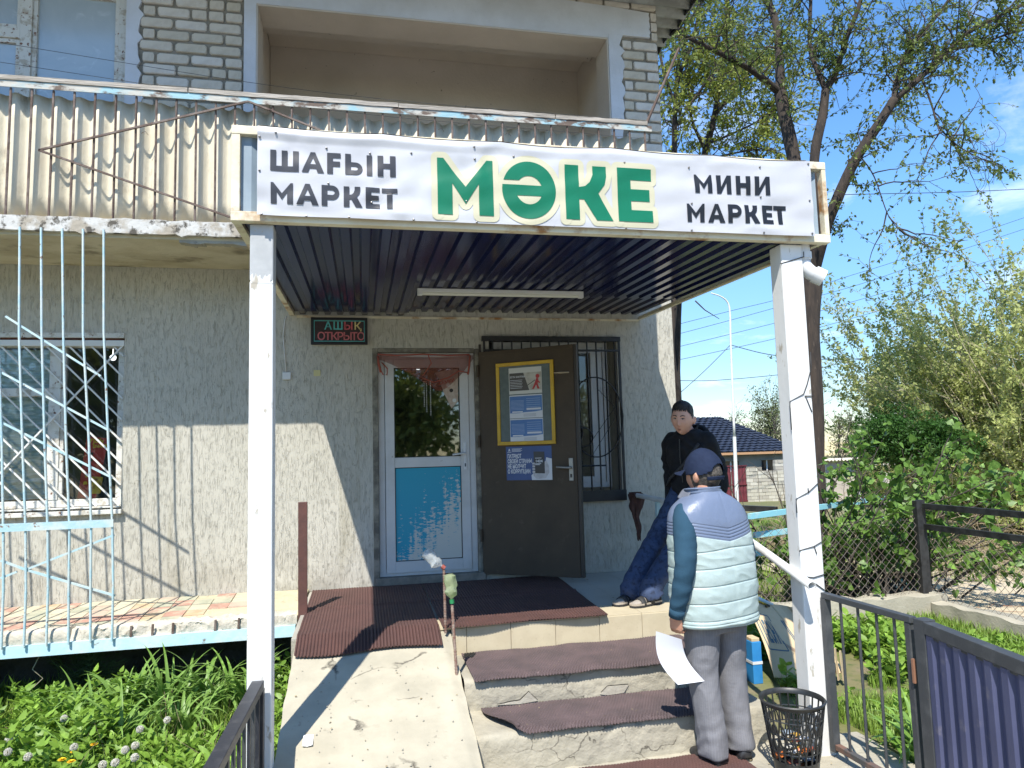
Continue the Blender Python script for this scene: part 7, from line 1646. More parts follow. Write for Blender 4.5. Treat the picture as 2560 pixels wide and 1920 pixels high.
for (px, py, y, rx, rz_, lab) in ((2190, 985, 30, .6, 1.6, 'shorter dark poplar standing left of the willow'), (2222, 955, 31, .8, 2.2, 'taller dark poplar beside the willow'), (2285, 935, 32, 1.0, 2.3, 'tallest poplar rising behind the willow')):
    c = A(px, py, y); blob_tree('poplar_tree', lab, tuple(c), rx, rx, rz_, 3600, .17, m_pop, lumps=16)
def bare(name, label, px, pb, pt, y, w_px, m_leaf, nl, ls, n=60, r=.10, lean=0, mt=None):
    b = A(px, pb, y); b[2] = gz(b[0], b[1]); top = A(px+lean, pt, y); H_ = top[2]-b[2]; t = thing(name, label, 'tree', tuple(b), 'trees beyond the road')
    q, _ = wander(b, [lean*.004, 0, 1], H_*.75, 8, .05, .05); MB().tube([tuple(v) for v in q], list(np.linspace(r, r*.3, 9)), 8).build('trunk', m_bark, t, smooth=True)
    L1, L2, pts, dirs = [], [], [], []; W_ = w_px*(y+6.5)/FPX/2
    for i in range(n):
        k = rng.integers(2, 9); d = rng.normal(size=3); d[2] = abs(d[2])*.9+.45; ln = W_*rng.uniform(.6, 1.25); q1, _ = wander(q[k], d, ln, 7, .14, .04); L1.append((q1, .028, .008))
        for j in range(6):
            k2 = rng.integers(1, 8); d2 = rng.normal(size=3)*.9+(q1[k2]-q1[k2-1]); d2[2] += .3; q2, _ = wander(q1[k2], d2, ln*rng.uniform(.2, .5), 5, .2, .03); L2.append((q2, .010, .005))
            for _ in range(nl): s = q2[rng.integers(1, 6)]; pts.append(s+rng.normal(size=3)*.12); dirs.append(rng.normal(size=3))
    twigs('branches', L1, mt or m_twig, t, tuple(b), 3)['kind'] = 'stuff'; twigs('twigs', L2, mt or m_twig, t, tuple(b), 3)['kind'] = 'stuff'
    if pts: leaves('crown', pts, dirs, ls, m_leaf, t, tuple(b))
    return t
m_far = leaf_mat('far_leaf', (.09, .12, .04), (.13, .15, .06), 1, .2); m_gtw = M('grey_twig', (.17, .14, .12), (.12, .10, .085), 3, rough=.9)
bare('half_bare_tree', 'half bare tree with fresh leaves rising behind the blue roof', 1900, 1130, 985, 42, 190, m_far, 9, .17, 90, .16, 10)
bare('half_bare_tree', 'sparse twiggy tree at the left of the one behind the blue roof', 1815, 1120, 1010, 44, 120, m_far, 3, .15, 46, .12)
bare('bare_tree', 'tall bare grey tree partly behind the right canopy post', 1985, 1130, 925, 40, 160, m_far, 1, .12, 80, .16, 0, m_gtw)
bare('bare_tree', 'thin bare tree between the roof end and the right canopy post', 1945, 1140, 1010, 38, 70, m_far, 3, .14, 40, .09, -12, m_gtw)
for i, (px, lab) in enumerate(((2090, 'grey bare tree just right of the canopy post'), (2140, 'grey bare tree midway between post and poplars'), (2185, 'grey bare tree in front of the shortest poplar'))): bare('bare_tree', lab, px, 1140, (1020, 1000, 1035)[i], 36+i*2, 100, m_far, 2, .15, 60, .10, 0, m_gtw)

# ------------------------------------------------------------------ house, block wall, gate
hs = thing('house', 'low grey house with a dark blue metal tile roof beyond the road', 'house', tuple(Vector(A(1850, 1250, 36))))
YH = 34
el, er = A(1640, 1135, YH), A(1994, 1127, YH); zE = float((el[2]+er[2])/2); r1, r2_ = A(1743, 1044, YH+3.6), A(1797, 1044, YH+3.6); zR = float(r1[2]); xl, xr = float(el[0])-1, float(er[0])
m_roof = M('blue_metal_tile', (.020, .028, .048), (.026, .035, .058), 2, rough=.6, spec=.3)
def roof_face(n, a, b, c, d, rows):
    """stepped metal tiles between eave a-b and ridge d-c"""
    a, b, c, d = map(Vector, (a, b, c, d)); mb = MB(); nrm = (b-a).cross(d-a).normalized(); nrm = nrm if nrm.z > 0 else -nrm
    cols_ = 90
    for i in range(rows):
        u0, u1 = i/rows, (i+1)/rows
        A0, B0_, A1_, B1_ = a.lerp(d, u0), b.lerp(c, u0), a.lerp(d, u1), b.lerp(c, u1); vs = []
        for k in range(cols_+1):
            t = k/cols_; w_ = .03*math.sin(t*(B0_-A0).length*2*math.pi/.45); vs += [A0.lerp(B0_, t)+nrm*(.09+w_), A1_.lerp(B1_, t)+nrm*(.01+w_), A0.lerp(B0_, t)+nrm*(w_-.03)]
        mb.add(vs, [(3*k, 3*k+3, 3*k+4, 3*k+1) for k in range(cols_)]+[(3*k+2, 3*k+5, 3*k+3, 3*k) for k in range(cols_)])
    return mb.build(n, m_roof, hs, smooth=False)
YB2 = YH+7.2
roof_face('roof_slope', (xl, YH-.4, zE), (xr, YH-.4, zE), (r2_[0], YH+3.6, zR), (r1[0]-2, YH+3.6, zR), 15)
roof_face('roof_slope', (xr, YH-.4, zE), (xr, YB2+.4, zE), (r2_[0], YH+3.6, zR), (r2_[0], YH+3.6, zR), 15)
roof_face('roof_slope', (xr, YB2+.4, zE), (xl, YB2+.4, zE), (r1[0]-2, YH+3.6, zR), (r2_[0], YH+3.6, zR), 8)
m_stucco = M('grey_stucco', (.27, .25, .21), (.22, .205, .17), 1, rough=.95)
zg = gz(22, 34)-.3
wx0, wx1 = float(A(1906, 1160, YH)[0]), float(A(1938, 1160, YH)[0]); wz1, wz0 = float(A(1920, 1150, YH)[2]), float(A(1920, 1177, YH)[2])
w0, w1 = float(A(1813, 1160, YH)[0]), float(A(1850, 1160, YH)[0])
_X = [xl+.5, xr-.35]
wall_boxes('wall', _X, [zg, zE-.05], [(wx0, wx1, wz0, wz1), (w0, w1, wz0, wz1)], YH+.1, YH+.4, m_stucco, hs)
box('side_wall', (xr-.65, YH+.401, zg), (xr-.35, YB2, zE-.05), m_stucco, hs); box('rear_wall', (xl+.5, YB2-.3, zg), (xr-.651, YB2, zE-.05), m_stucco, hs)
box('eave_board', (xl, YH-.42, zE-.16), (xr, YH-.37, zE-.02), M('orange_board', (.42, .24, .12), rough=.8), hs)
for a, b in ((wx0, wx1), (w0, w1)):
    wf_ = box('window', (a, YH+.2, wz0), (a+.001+.06, YH+.26, wz1), m_white_pvc, hs); box('frame', ((a+b)/2-.05, YH+.2, wz0), ((a+b)/2+.03, YH+.26, wz1), m_white_pvc, wf_); box('pane', (a+.062, YH+.23, wz0), (b, YH+.24, wz1), M('dark_pane', (.02, .022, .025), rough=.1) if 'dark_pane' not in bpy.data.materials else bpy.data.materials['dark_pane'], wf_)
    box('window_hood', (a-.05, YH+.02, wz1+.01), (b+.05, YH+.098, wz1+.07), m_stucco, hs)
# gate and block wall
YG = 31
gx0, gx1 = float(A(1790, 1200, YG)[0]), float(A(1868, 1200, YG)[0]); gz1, gz0 = float(A(1840, 1164, YG)[2]), float(A(1840, 1260, YG)[2])
gt = thing('yard_gate', 'maroon corrugated metal gate beside the block wall', 'gate', ((gx0+gx1)/2, YG, gz0)); m_maroon = M('maroon_sheet', (.15, .028, .035), (.12, .022, .03), 4, rough=.5)
for a, b in ((gx0, (gx0+gx1)/2-.02), ((gx0+gx1)/2+.02, gx1)):
    n_ = int((b-a)/.05); vs = []
    for z in (gz0, gz1): vs += [(a+(b-a)*i/n_, YG+(.03 if (i//2) % 2 else 0), z) for i in range(n_+1)]
    MB().add(vs, [(i, i+1, n_+2+i, n_+1+i) for i in range(n_)]).build('leaf', m_maroon, gt, solid=.004)
for z in (gz0+.15, (gz0+gz1)/2, gz1-.02): box('rail', (gx0, YG-.05, z-.03), (gx1, YG-.005, z+.03), m_maroon, gt)
bwl = thing('block_wall', 'rough grey concrete block wall to the right of the maroon gate', 'wall', (float(A(1930, 1260, YG)[0]), YG, gz0))
m_blk = [M('block_%d' % i, c, tuple(v*.75 for v in c), 3, (.45, .7), rough=.95, bump=.6, bscale=12) for i, c in enumerate(((.46, .43, .35), (.39, .36, .30), (.52, .49, .41)))]
blk_me = {}
def block(x0, x1, z0, z1, y0, par):
    k = (round(x1-x0, 2), round(z1-z0, 2), random.randrange(3))
    if k not in blk_me:
        mb = MB().box((-(x1-x0)/2, 0, 0), ((x1-x0)/2, .24, z1-z0)); me = bpy.data.meshes.new('block'); me.from_pydata(mb.v, [], mb.f); me.materials.append(m_blk[k[2]]); blk_me[k] = me
    o = bpy.data.objects.new('block', blk_me[k]); COL.objects.link(o); o.parent = par; o.location = ((x0+x1)/2-par.location.x, y0+random.uniform(-.02, .02)-par.location.y, z0-par.location.z)
def blockwall(pxa, pxb, pyt, yy, par, bw_=.40, bh_=.20):
    xa, xb = float(A(pxa, 1200, yy)[0]), float(A(pxb, 1200, yy)[0]); zt_ = float(A((pxa+pxb)/2, pyt, yy)[2]); r = 0; z = gz0
    MB().box((xa+.02, yy+.03, gz0-.3), (xb-.02, yy+.22, zt_-.02)).build('mortar', m_mortar, par)
    while z < zt_-.1:
        x = xa-(bw_/2 if r % 2 else 0)
        while x < xb-.05: x0, x1 = max(x, xa), min(x+bw_, xb); block(x0+.008, x1-.008, z+.008, z+bh_-.008, yy, par) if x1-x0 > .1 else None; x += bw_
        z += bh_; r += 1
blockwall(1867, 1895, 1166, YG-.05, bwl); blockwall(1896, 1944, 1176, YG, bwl); blockwall(1945, 2075, 1174, YG, bwl); blockwall(1940, 2000, 1150, YG+1.2, bwl)
# shed and whitewashed wall behind the lilac
m_ww = M('old_whitewash', (.52, .47, .40), (.42, .37, .31), 1.5, (.4, .65), (.30, .25, .20), 6, (.6, .72), rough=.95, bump=.5, bscale=8)
sh_ = thing('shed', 'low pale shed with a thin slate roof beyond the lilac', 'shed', tuple(A(2140, 1260, 24)))
a, b = A(2064, 1160, 24), A(2225, 1160, 24); zt_ = float(A(2140, 1152, 24)[2]); zb_ = gz(23, 24)-.3
box('wall', (a[0], 24, zb_), (b[0], 24.25, zt_), m_ww, sh_); box('pillar', (A(2136, 1160, 24)[0], 23.85, zb_), (A(2150, 1160, 24)[0], 23.995, zt_), m_white_band, sh_); box('rear_wall', (a[0], 26.5, zb_), (b[0], 26.7, zt_), m_ww, sh_)
MB().grid(lambda u, v: (a[0]-.2+(b[0]-a[0]+.4)*u, 23.6+3.3*v, zt_+.06+.03*math.sin(u*(b[0]-a[0])*2*math.pi/.17)), 200, 1).build('slate_roof', m_slate, sh_, solid=.01)
wl_ = thing('whitewashed_wall', 'long low whitewashed wall behind the brushwood', 'wall', tuple(A(2330, 1250, 20)))
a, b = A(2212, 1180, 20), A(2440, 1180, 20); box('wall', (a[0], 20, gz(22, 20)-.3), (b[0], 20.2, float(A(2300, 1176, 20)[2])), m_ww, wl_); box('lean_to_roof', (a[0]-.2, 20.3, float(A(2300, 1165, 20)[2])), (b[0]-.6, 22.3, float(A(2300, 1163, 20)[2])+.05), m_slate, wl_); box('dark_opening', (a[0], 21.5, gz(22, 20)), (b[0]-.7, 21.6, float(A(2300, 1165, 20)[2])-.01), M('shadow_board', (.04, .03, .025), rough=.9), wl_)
# street lamp pole
lp = thing('street_lamp', 'tall white street lamp pole with a curved arm in front of the blue roof', 'street lamp', tuple(A(1843, 1250, 22)))
P = [A(a, b, 22) for a, b in ((1843, 1262), (1836, 1092))]; MB().tube([tuple(p) for p in P], [.085, .075], 12).build('base_section', m_white_steel, lp, auto=60)
P = [A(a, b, 22) for a, b in ((1836, 1092), (1827, 862), (1825, 784), (1819, 756), (1802, 741), (1778, 733))]; p_, r_ = smooth_path([tuple(p) for p in P], [.055, .045, .04, .035, .03, .03], 5); MB().tube(p_, r_, 10).build('upper_section', m_white_steel, lp, smooth=True)
# wires
m_cable = M('cable_black', (.025, .025, .03), rough=.6)
def wire(pts, y, r, label, group):
    P = [tuple(A(a, b, y)) for a, b in pts]; p_, r_ = smooth_path(P, [r]*len(P), 5); o = MB().tube(p_, r_, 5).build('overhead_wire', m_cable, smooth=True); tag(o, label, 'wire', group)
G_ = 'overhead wires'
Z5 = lambda L: [(1660+.4069*a, 650+.4069*b) for a, b in L]
wire(Z5([(60, 402), (400, 315), (750, 228), (1100, 110), (1450, 0), (2212, -260)]), 26, .012, 'topmost of the four parallel wires crossing the sky', G_)
wire(Z5([(60, 462), (400, 372), (750, 275), (1200, 150), (1640, 0), (2212, -190)]), 26, .012, 'second of the four parallel wires crossing the sky', G_)
wire(Z5([(60, 540), (410, 455), (750, 370), (970, 310), (1560, 140), (2212, -60)]), 26, .012, 'third of the four parallel wires crossing the sky', G_)
wire(Z5([(60, 620), (410, 545), (760, 465), (970, 410), (1560, 245), (2212, 60)]), 26, .012, 'lowest of the four parallel wires crossing the sky', G_)
wire(Z5([(410, 522), (600, 572), (775, 597), (975, 610), (1250, 602), (1600, 545), (2212, 440)]), 22, .017, 'thick black cable sagging from the lamp pole to the right edge', G_)
wire(Z5([(900, 680), (975, 660), (1130, 625), (1430, 560), (1800, 460), (2212, 340)]), 24, .013, 'thin cable crossing just above the thick sagging one', G_)
wire(Z5([(60, 740), (250, 742), (420, 732), (600, 716), (800, 695)]), 24, .014, 'nearly level wire just above the blue roof', G_)
wire(Z5([(405, 525), (250, 680), (75, 838)]), 22, .014, 'stay wire slanting down left from the lamp pole', G_)
wire([(2085, 487), (2230, 484), (2400, 480), (2600, 471)], 14, .013, 'black wire running right from behind the banner end', G_)

# ------------------------------------------------------------------ fences behind the porch on the right
m_blackp = M('black_rail', (.012, .012, .012), (.03, .03, .03), 12, rough=.6)
cbm = thing('concrete_curb', 'rough concrete footing under the chain link fence', 'footing', (4.5, -.3, -.6))
def rough_bar(n, x0, x1, y0, y1, z0, z1, seed, par, m):
    """weathered block, long sides broken up"""
    L_ = max(x1-x0, y1-y0); ns = int(L_/.04); mb = MB(); rings = []
    for i in range(ns+1):
        t = i/ns; r = []
        for k, (a, b) in enumerate(((0, 0), (0, .5), (0, 1), (.5, 1), (1, 1), (1, .5), (1, 0))):
            d = .025*nz(t*L_*5, k*1.7, seed)
            if x1-x0 > y1-y0: r.append((x0+(x1-x0)*t, y0+(y1-y0)*a+d, z0+(z1-z0)*b+(d if b == 1 else 0)))
            else: r.append((x0+(x1-x0)*a+d, y0+(y1-y0)*t, z0+(z1-z0)*b+(d if b == 1 else 0)))
        rings.append(r)
    return mb.loft(rings).build(n, m, par, auto=45)
rough_bar('footing', 3.25, 5.62, -.36, -.14, -.72, -.36, 3, cbm, m_concrete); rough_bar('footing', 5.42, 5.66, -5.4, -.37, -.75, -.42, 5, cbm, m_concrete)
clf = thing('chain_link_fence', 'chain link fence with black top rails along the road', 'fence', (5.5, -1.5, -.5))
def chain(ax, a0, a1, off, z0, z1, name='wire_mesh'):
    L_ = []; p_ = .085; H_ = z1-z0
    def pt(s, z): return (a0+s, off+.004*math.sin(z*60), z) if ax == 'x' else (off+.004*math.sin(z*60), a0+s, z)
    S = a1-a0; k = -H_
    while k < S:
        for sg in (1, -1):
            s0, s1 = (k, k+H_) if sg == 1 else (k+H_, k)
            pts_ = []
            for i in range(13):
                t = i/12; s = s0+(s1-s0)*t
                if 0 <= s <= S: pts_.append(pt(s, z0+H_*t))
            if len(pts_) > 1: L_.append((np.array(pts_), .0022, .0022))
        k += p_
    o = twigs(name, L_, M('rusty_wire', (.16, .12, .09), (.25, .22, .19), 8, rough=.8) if 'rusty_wire' not in bpy.data.materials else bpy.data.materials['rusty_wire'], clf, tuple(clf.location)); o['kind'] = 'stuff'
chain('x', 3.2, 5.5, -.25, -.36, .38); chain('y', -5.0, -.25, 5.55, -.42, .26)
for z in (.49, .285): beam('rail', (5.55, -5.2, z), (5.55, -.2, z), .05, .055, m_blackp, clf)
for (x, y, h) in ((5.45, -.25, .55), (5.55, -.18, .55), (5.56, -2.7, .5), (3.22, -.25, .4)): beam('post', (x, y, -.6), (x, y, h), .06, .06, m_blackp, clf)
lbf = thing('blue_fence', 'light blue low fence rails running through the lilac', 'fence', (4.9, .5, -.6)); m_lblue = M('faded_sky_blue', (.26, .58, .66), (.45, .62, .62), 7, (.5, .65), rough=.7)
for p, q in (((1873, 1291), (2229, 1244)), ((1885, 1338), (2030, 1320)), ((2190, 1300), (2262, 1288))):
    zf = .45 if p[0] == 1873 else .24; a, b = at(*p, z=zf), at(*q, z=zf); beam('rail', a, b, .035, .055, m_lblue, lbf)
a = at(2245, 1250, z=.45); beam('post', (a.x, a.y, -.6), (a.x, a.y, .48), .05, .05, m_lblue, lbf); a = at(1888, 1386, z=.02); box('low_rail', (a.x-.5, a.y, .0), (a.x+.12, a.y+.04, .05), m_lblue, lbf)
a, b = at(1850, 1262, z=.02), at(1942, 1274, z=.0); o = MB().beam((a.x-1.5, a.y+1.2, .03), b, .10, .10).build('black_pipe', m_blackp); tag(o, 'thick black pipe lying low in front of the block wall', 'pipe')

# ------------------------------------------------------------------ lilac bush
LB = np.array([5.15, .35, -.58]); lil = thing('lilac_bush', 'lilac bush with heart-shaped leaves behind the right post', 'bush', tuple(LB), None)
m_lil = leaf_mat('lilac_leaf', (.085, .17, .03), (.15, .26, .05), 4, .30, .45)
L1, L2, pts, dirs = [], [], [], []
for i in range(68):
    b_ = LB+np.array([rng.normal()*.45, rng.normal()*.28, 0]); az = rng.uniform(0, 2*math.pi); el_ = math.radians(rng.uniform(35, 85)); ln = rng.uniform(.9, 1.9)
    if i < 16: az, el_, ln = math.radians(rng.uniform(-40, 30)), math.radians(rng.uniform(38, 60)), rng.uniform(1.7, 2.6)
    if i >= 50: az, el_, ln = math.radians(rng.uniform(-25, 20)), math.radians(rng.uniform(25, 55)), rng.uniform(1.3, 2.0)
    if 16 <= i < 30: az, el_, ln = math.radians(rng.uniform(150, 205)), math.radians(rng.uniform(22, 38)), rng.uniform(1.0, 1.5)
    q, _ = wander(b_, [math.cos(az)*math.cos(el_), .6*math.sin(az)*math.cos(el_), math.sin(el_)], ln, 10, .09, -.01); L1.append((q, .012, .005))
    for _ in range(9):
        k = rng.integers(3, 11); d2 = rng.normal(size=3)*.8+(q[k]-q[k-1])*5; q2, _d = wander(q[k], d2, rng.uniform(.15, .45), 5, .15, .0); L2.append((q2, .0045, .0025))
        for _3 in range(9 if q2[2][2] > -.15 or q2[2][0] > 5.9 else 2):
            s = rng.uniform(.1, 1)*5; a = min(int(s), 4); pts.append(q2[a]*(1-(s-a))+q2[a+1]*(s-a)+rng.normal(size=3)*.015); dirs.append(rng.normal(size=3)*.9+np.array([0, -.2, -.15]))
for i in range(60):
    b_ = LB+np.array([rng.normal()*.5, rng.normal()*.3, 0]); q, _ = wander(b_, [rng.normal()*.4, rng.normal()*.3, 1], rng.uniform(.5, 1.1), 8, .14, 0); L1.append((q, .009, .004))
twigs('branches', L1, m_twig, lil, tuple(LB), 5)['kind'] = 'stuff'; twigs('twigs', L2, m_twig, lil, tuple(LB), 3)['kind'] = 'stuff'
_k = [i for i, p in enumerate(pts) if p[2] < (.30+.10*nz(p[0]*2, p[1], 3) if p[0] < 4.7 else .30+1.1*min(1, (p[0]-4.7)/.5)+.2*nz(p[0]*2.5, p[1], 1))]; pts = [pts[i] for i in _k]; dirs = [dirs[i] for i in _k]
leaves('leaves', pts, dirs, .074, m_lil, lil, tuple(LB), 'heart', up=.25, vary=.4)
# brushwood pile and dead grass
m_brush = M('dry_brush', (.36, .29, .18), (.25, .19, .12), 2, rough=.9)
L_ = []
for i in range(1500):
    x, y = rng.uniform(6.6, 13), rng.uniform(1.3, 6.5); z = gz(x, y)+rng.uniform(0, .75)*max(.15, 1-abs(y-3.8)/3.0); d = rng.normal(size=3); d[2] *= .35; q, _ = wander([x, y, z], d, rng.uniform(.4, 1.5), 6, .22, -.02); q[:, 2] = np.maximum(q[:, 2], gz(x, y)+.01); L_.append((q, .007, .003))
o = twigs('brushwood', L_, m_brush, None, (9.5, 3.5, -.8)); tag(o, 'tangled heap of dry pale brushwood beyond the fence', 'brushwood', kind='stuff')
L_ = []
for i in range(160):
    x, y = rng.uniform(5.2, 7.2), rng.uniform(-4.0, -.2); d = rng.normal(size=3); d[2] = 0; q, _ = wander([x, y, gz(x, y)+.045], d, rng.uniform(.2, .8), 6, .18, 0); q[:, 2] = gz(x, y)+.05; L_.append((q, .004, .002))
o = twigs('fallen_twigs', L_, M('red_twig', (.25, .11, .06), (.18, .10, .06), 4, rough=.9), None, (6, -2, -.6)); tag(o, 'thin reddish fallen twigs scattered on the pale road', 'twigs', kind='stuff')

# ------------------------------------------------------------------ grass, weeds and flowers
m_grass = leaf_mat('grass_blade', (.16, .27, .035), (.22, .32, .06), 2.5, .35, .5); m_weed = leaf_mat('nettle_leaf', (.16, .29, .035), (.22, .35, .055), 5, .35, .45); m_lily = leaf_mat('daylily_blade', (.15, .28, .045), (.22, .35, .09), 3, .35, .4)
def blades(name, n, region, h, w_, mat, label, lean=.35, kind='stuff', segs=3, cat='grass'):
    V, F = [], []; base = 0; x0, x1, y0, y1 = region; X = rng.uniform(x0, x1, n); Y = rng.uniform(y0, y1, n); keep = np.array([ok_grass(a, b) for a, b in zip(X, Y)]); X, Y = X[keep], Y[keep]; n = len(X)
    az = rng.uniform(0, 2*math.pi, n); H_ = h*rng.uniform(.4, 1.2, n); Z = np.array([gz(a, b) for a, b in zip(X, Y)]); le_ = lean*rng.uniform(.2, 1.6, n)*H_; W_ = w_*rng.uniform(.6, 1.3, n); m = segs+1
    T = np.linspace(0, 1, m); px = X[:, None]+np.cos(az)[:, None]*le_[:, None]*T**2; py = Y[:, None]+np.sin(az)[:, None]*le_[:, None]*T**2; pz = Z[:, None]+H_[:, None]*(T-.18*T**3); sx, sy = -np.sin(az)[:, None], np.cos(az)[:, None]; ww_ = W_[:, None]*(1-T**1.6*.92)/2
    a = np.stack([px+sx*ww_, py+sy*ww_, pz], -1); b = np.stack([px-sx*ww_, py-sy*ww_, pz], -1); V = np.stack([a, b], 2).reshape(-1, 3)
    i = np.arange(n)[:, None]*(2*m)+np.arange(segs)[None, :]*2; F = np.stack([i, i+1, i+3, i+2], -1).reshape(-1, 4); org = ((x0+x1)/2, (y0+y1)/2, GZ)
    o = np_mesh(name, V, np.full(len(F), 4), F.ravel(), mat, None, org); tag(o, label, cat, kind=kind); return o
def ok_grass(x, y):
    if 2.6 < x < 3.95 and -2.15 < y < -1.0 and nz(x*3, y*3, 1) < .35: return False
    if -.66 < x < 2.95 and y < -.0: return x > 2.72 and y > -2.4
    if y > -.02 and x < 3.05: return False
    if x > 5.40 and y < 1.5 and x < 60: return False
    return True
blades('grass', 26000, (-4.6, -.60, -4.2, -.1), .17, .010, m_grass, 'short grass growing between the weeds in the left bed')
blades('grass', 52000, (2.7, 5.45, -4.8, 0), .13, .010, m_grass, 'bright short grass behind the right side gate')
blades('grass', 16000, (3.1, 14, 0, 14), .22, .016, m_grass, 'rough grass beyond the fences')
blades('grass', 3000, (-.64, -.42, -4.5, -1.0), .22, .012, m_grass, 'grass strip squeezed between the left post and the ramp') if False else None
def rosette_weeds(name, n, region, h, leaf, mat, label, per=16, shape='oval'):
    pts, dirs, L_ = [], [], []; x0, x1, y0, y1 = region
    for i in range(n):
        x, y = rng.uniform(x0, x1), rng.uniform(y0, y1)
        if not ok_grass(x, y): continue
        g = gz(x, y); hh = h*rng.uniform(.55, 1.15)*(1 if y < -.9 else .8); q, _ = wander([x, y, g], [rng.normal()*.12, rng.normal()*.12-.06, 1], hh, 5, .08, 0); L_.append((q, .004, .002)); rot = rng.uniform(0, 6.28)
        for k in range(per):
            t = (k+.5)/per; s = min(t*5, 4.99); a = int(s); p = q[a]*(1-(s-a))+q[a+1]*(s-a); th = rot+(k//2)*math.pi/2+(k % 2)*math.pi; pts.append(p); dirs.append([math.cos(th), math.sin(th), .35+.5*t])
    org = ((x0+x1)/2, (y0+y1)/2, GZ); o = leaves(name, pts, dirs, leaf, mat, None, org, shape, up=1.5, vary=.3); tag(o, label, 'weeds', kind='stuff'); o2 = twigs(name+'_stems', L_, mat, o, org, 3); o2.location = (0, 0, 0); o2['kind'] = 'stuff'
rosette_weeds('weeds', 900, (-4.4, -1.45, -3.6, -.85), .29, .066, m_weed, 'mass of bright nettle-like weeds in the left bed', shape='nettle', per=26)
rosette_weeds('weeds', 620, (-1.6, -.66, -4.2, -1.75), .17, .07, m_weed, 'low leafy weeds in front of the daylilies beside the black fence', per=14, shape='slim')
rosette_weeds('weeds', 300, (-.645, -.44, -4.0, -.5), .26, .05, m_weed, 'narrow strip of weeds between the left post and the ramp', per=10) if False else None
_ok = ok_grass
ok_grass = lambda x, y: True
rosette_weeds('weeds', 150, (-.70, -.455, -4.0, -.6), .30, .055, m_weed, 'narrow strip of weeds between the left post and the ramp', per=14)
ok_grass = _ok
rosette_weeds('weeds', 520, (2.9, 4.6, -1.9, -.45), .20, .085, m_weed, 'broad-leaved weeds by the concrete footing', per=12)
rosette_weeds('weeds', 700, (2.75, 5.3, -4.2, -1.2), .10, .06, m_weed, 'low creeping weeds in the grass behind the side gate', per=10)
# daylilies: every clump a plant
def daylily(x, y, h, n, label, seed):
    g = gz(x, y); V, F = [], []; base = 0; r = np.random.default_rng(seed); mb = MB()
    for i in range(n):
        az = r.uniform(0, 6.28); L_ = h*r.uniform(.7, 1.25); w_ = r.uniform(.024, .038); p = Vector((x+r.normal()*.05, y+r.normal()*.04, g)); el_ = math.radians(r.uniform(62, 88)); pts_ = [p.copy()]; e = el_; bend = math.radians(r.uniform(5, 17))
        for k in range(12): p = p+Vector((math.cos(az)*math.cos(e), math.sin(az)*math.cos(e), math.sin(e)))*(L_/12); e -= bend*(.3+k/8); pts_.append(p.copy()); 
        s = Vector((-math.sin(az), math.cos(az), 0)); vs = []
        for k, q in enumerate(pts_):
            ww_ = w_*(1-(k/12)**2.2*.96)/2; up_ = Vector((0, 0, w_*.22*(1-k/12))); vs += [q+s*ww_+up_, q, q-s*ww_+up_]
        mb.add(vs, [(3*k, 3*k+1, 3*k+4, 3*k+3) for k in range(12)]+[(3*k+1, 3*k+2, 3*k+5, 3*k+4) for k in range(12)])
    o = mb.build('daylily', m_lily, smooth=True); tag(o, label, 'plant', 'daylily clumps in the left bed')
for i, (x, y, h, n, lab) in enumerate(((-1.85, -1.25, .44, 44, 'leftmost daylily clump, arching over the nettles'), (-1.55, -1.15, .49, 52, 'second daylily clump from the left under the ledge'), (-1.28, -1.18, .51, 56, 'middle daylily clump, the fullest, under the ledge'), (-1.05, -1.12, .51, 52, 'daylily clump right of the fullest one'), (-.80, -1.15, .52, 46, 'daylily clump beside the left canopy post'), (-1.42, -1.65, .42, 40, 'daylily clump bending forward over the low weeds'), (-1.62, -1.95, .34, 30, 'small daylily clump nearest the yellow dandelions'), (-1.12, -1.5, .40, 34, 'short daylily clump behind the low leafy weeds'))): daylily(x, y, h, n, lab, 40+i)
for i, (x, y, h, n, lab) in enumerate(((2.95, -3.0, .34, 44, 'strap-leaved plant just behind the side gate bars'), (3.2, -2.75, .30, 34, 'strap-leaved plant farther back behind the side gate'), (2.98, -3.3, .36, 44, 'strap-leaved plant nearest the violet panel'))): daylily(x, y, h, n, lab, 60+i)
# dandelion clocks and flowers
m_puff = M('dandelion_fluff', (.85, .83, .76), (.78, .75, .66), 40, rough=1, transl=.4); m_yel2 = M('dandelion_yellow', (.75, .52, .01), (.8, .42, .01), 30, rough=.8)
def clock(px, py, i, z=-.33):
    p = at(px, py, z=z); g = gz(p.x, p.y); t = thing('dandelion_clock', 'dandelion seed head number', 'flower', (p.x, p.y, g), 'dandelion seed heads in the left bed'); MB().tube([(p.x+.01, p.y+.01, g), (p.x, p.y, p.z)], .0025, 5).build('stem', m_weed, t)
    r = np.random.default_rng(i); L_ = []; R_ = .016
    for k in range(130):
        v = r.normal(size=3); v /= np.linalg.norm(v); c = np.array(p); e = c+v*R_; L_.append((np.array([c+v*.006, e]), .0004, .0006)); s = np.cross(v, [.3, .5, .8]); s /= np.linalg.norm(s)+1e-9; s2 = np.cross(v, s)
        for q in range(3): a = 2.1*q; dd = s*math.cos(a)+s2*math.sin(a); L_.append((np.array([e, e+v*.003+dd*.007]), .0012, .0008))
    twigs('seed_ball', L_, m_puff, t, (p.x, p.y, g))['kind'] = 'stuff'; ball(MB(), (0, 0, 0), 1, 1, 1)
    mb = MB(); ball(mb, (p.x, p.y, p.z), .007, .007, .007); mb.build('core', M('seed_core', (.22, .18, .08), rough=.9) if 'seed_core' not in bpy.data.materials else bpy.data.materials['seed_core'], t); return t
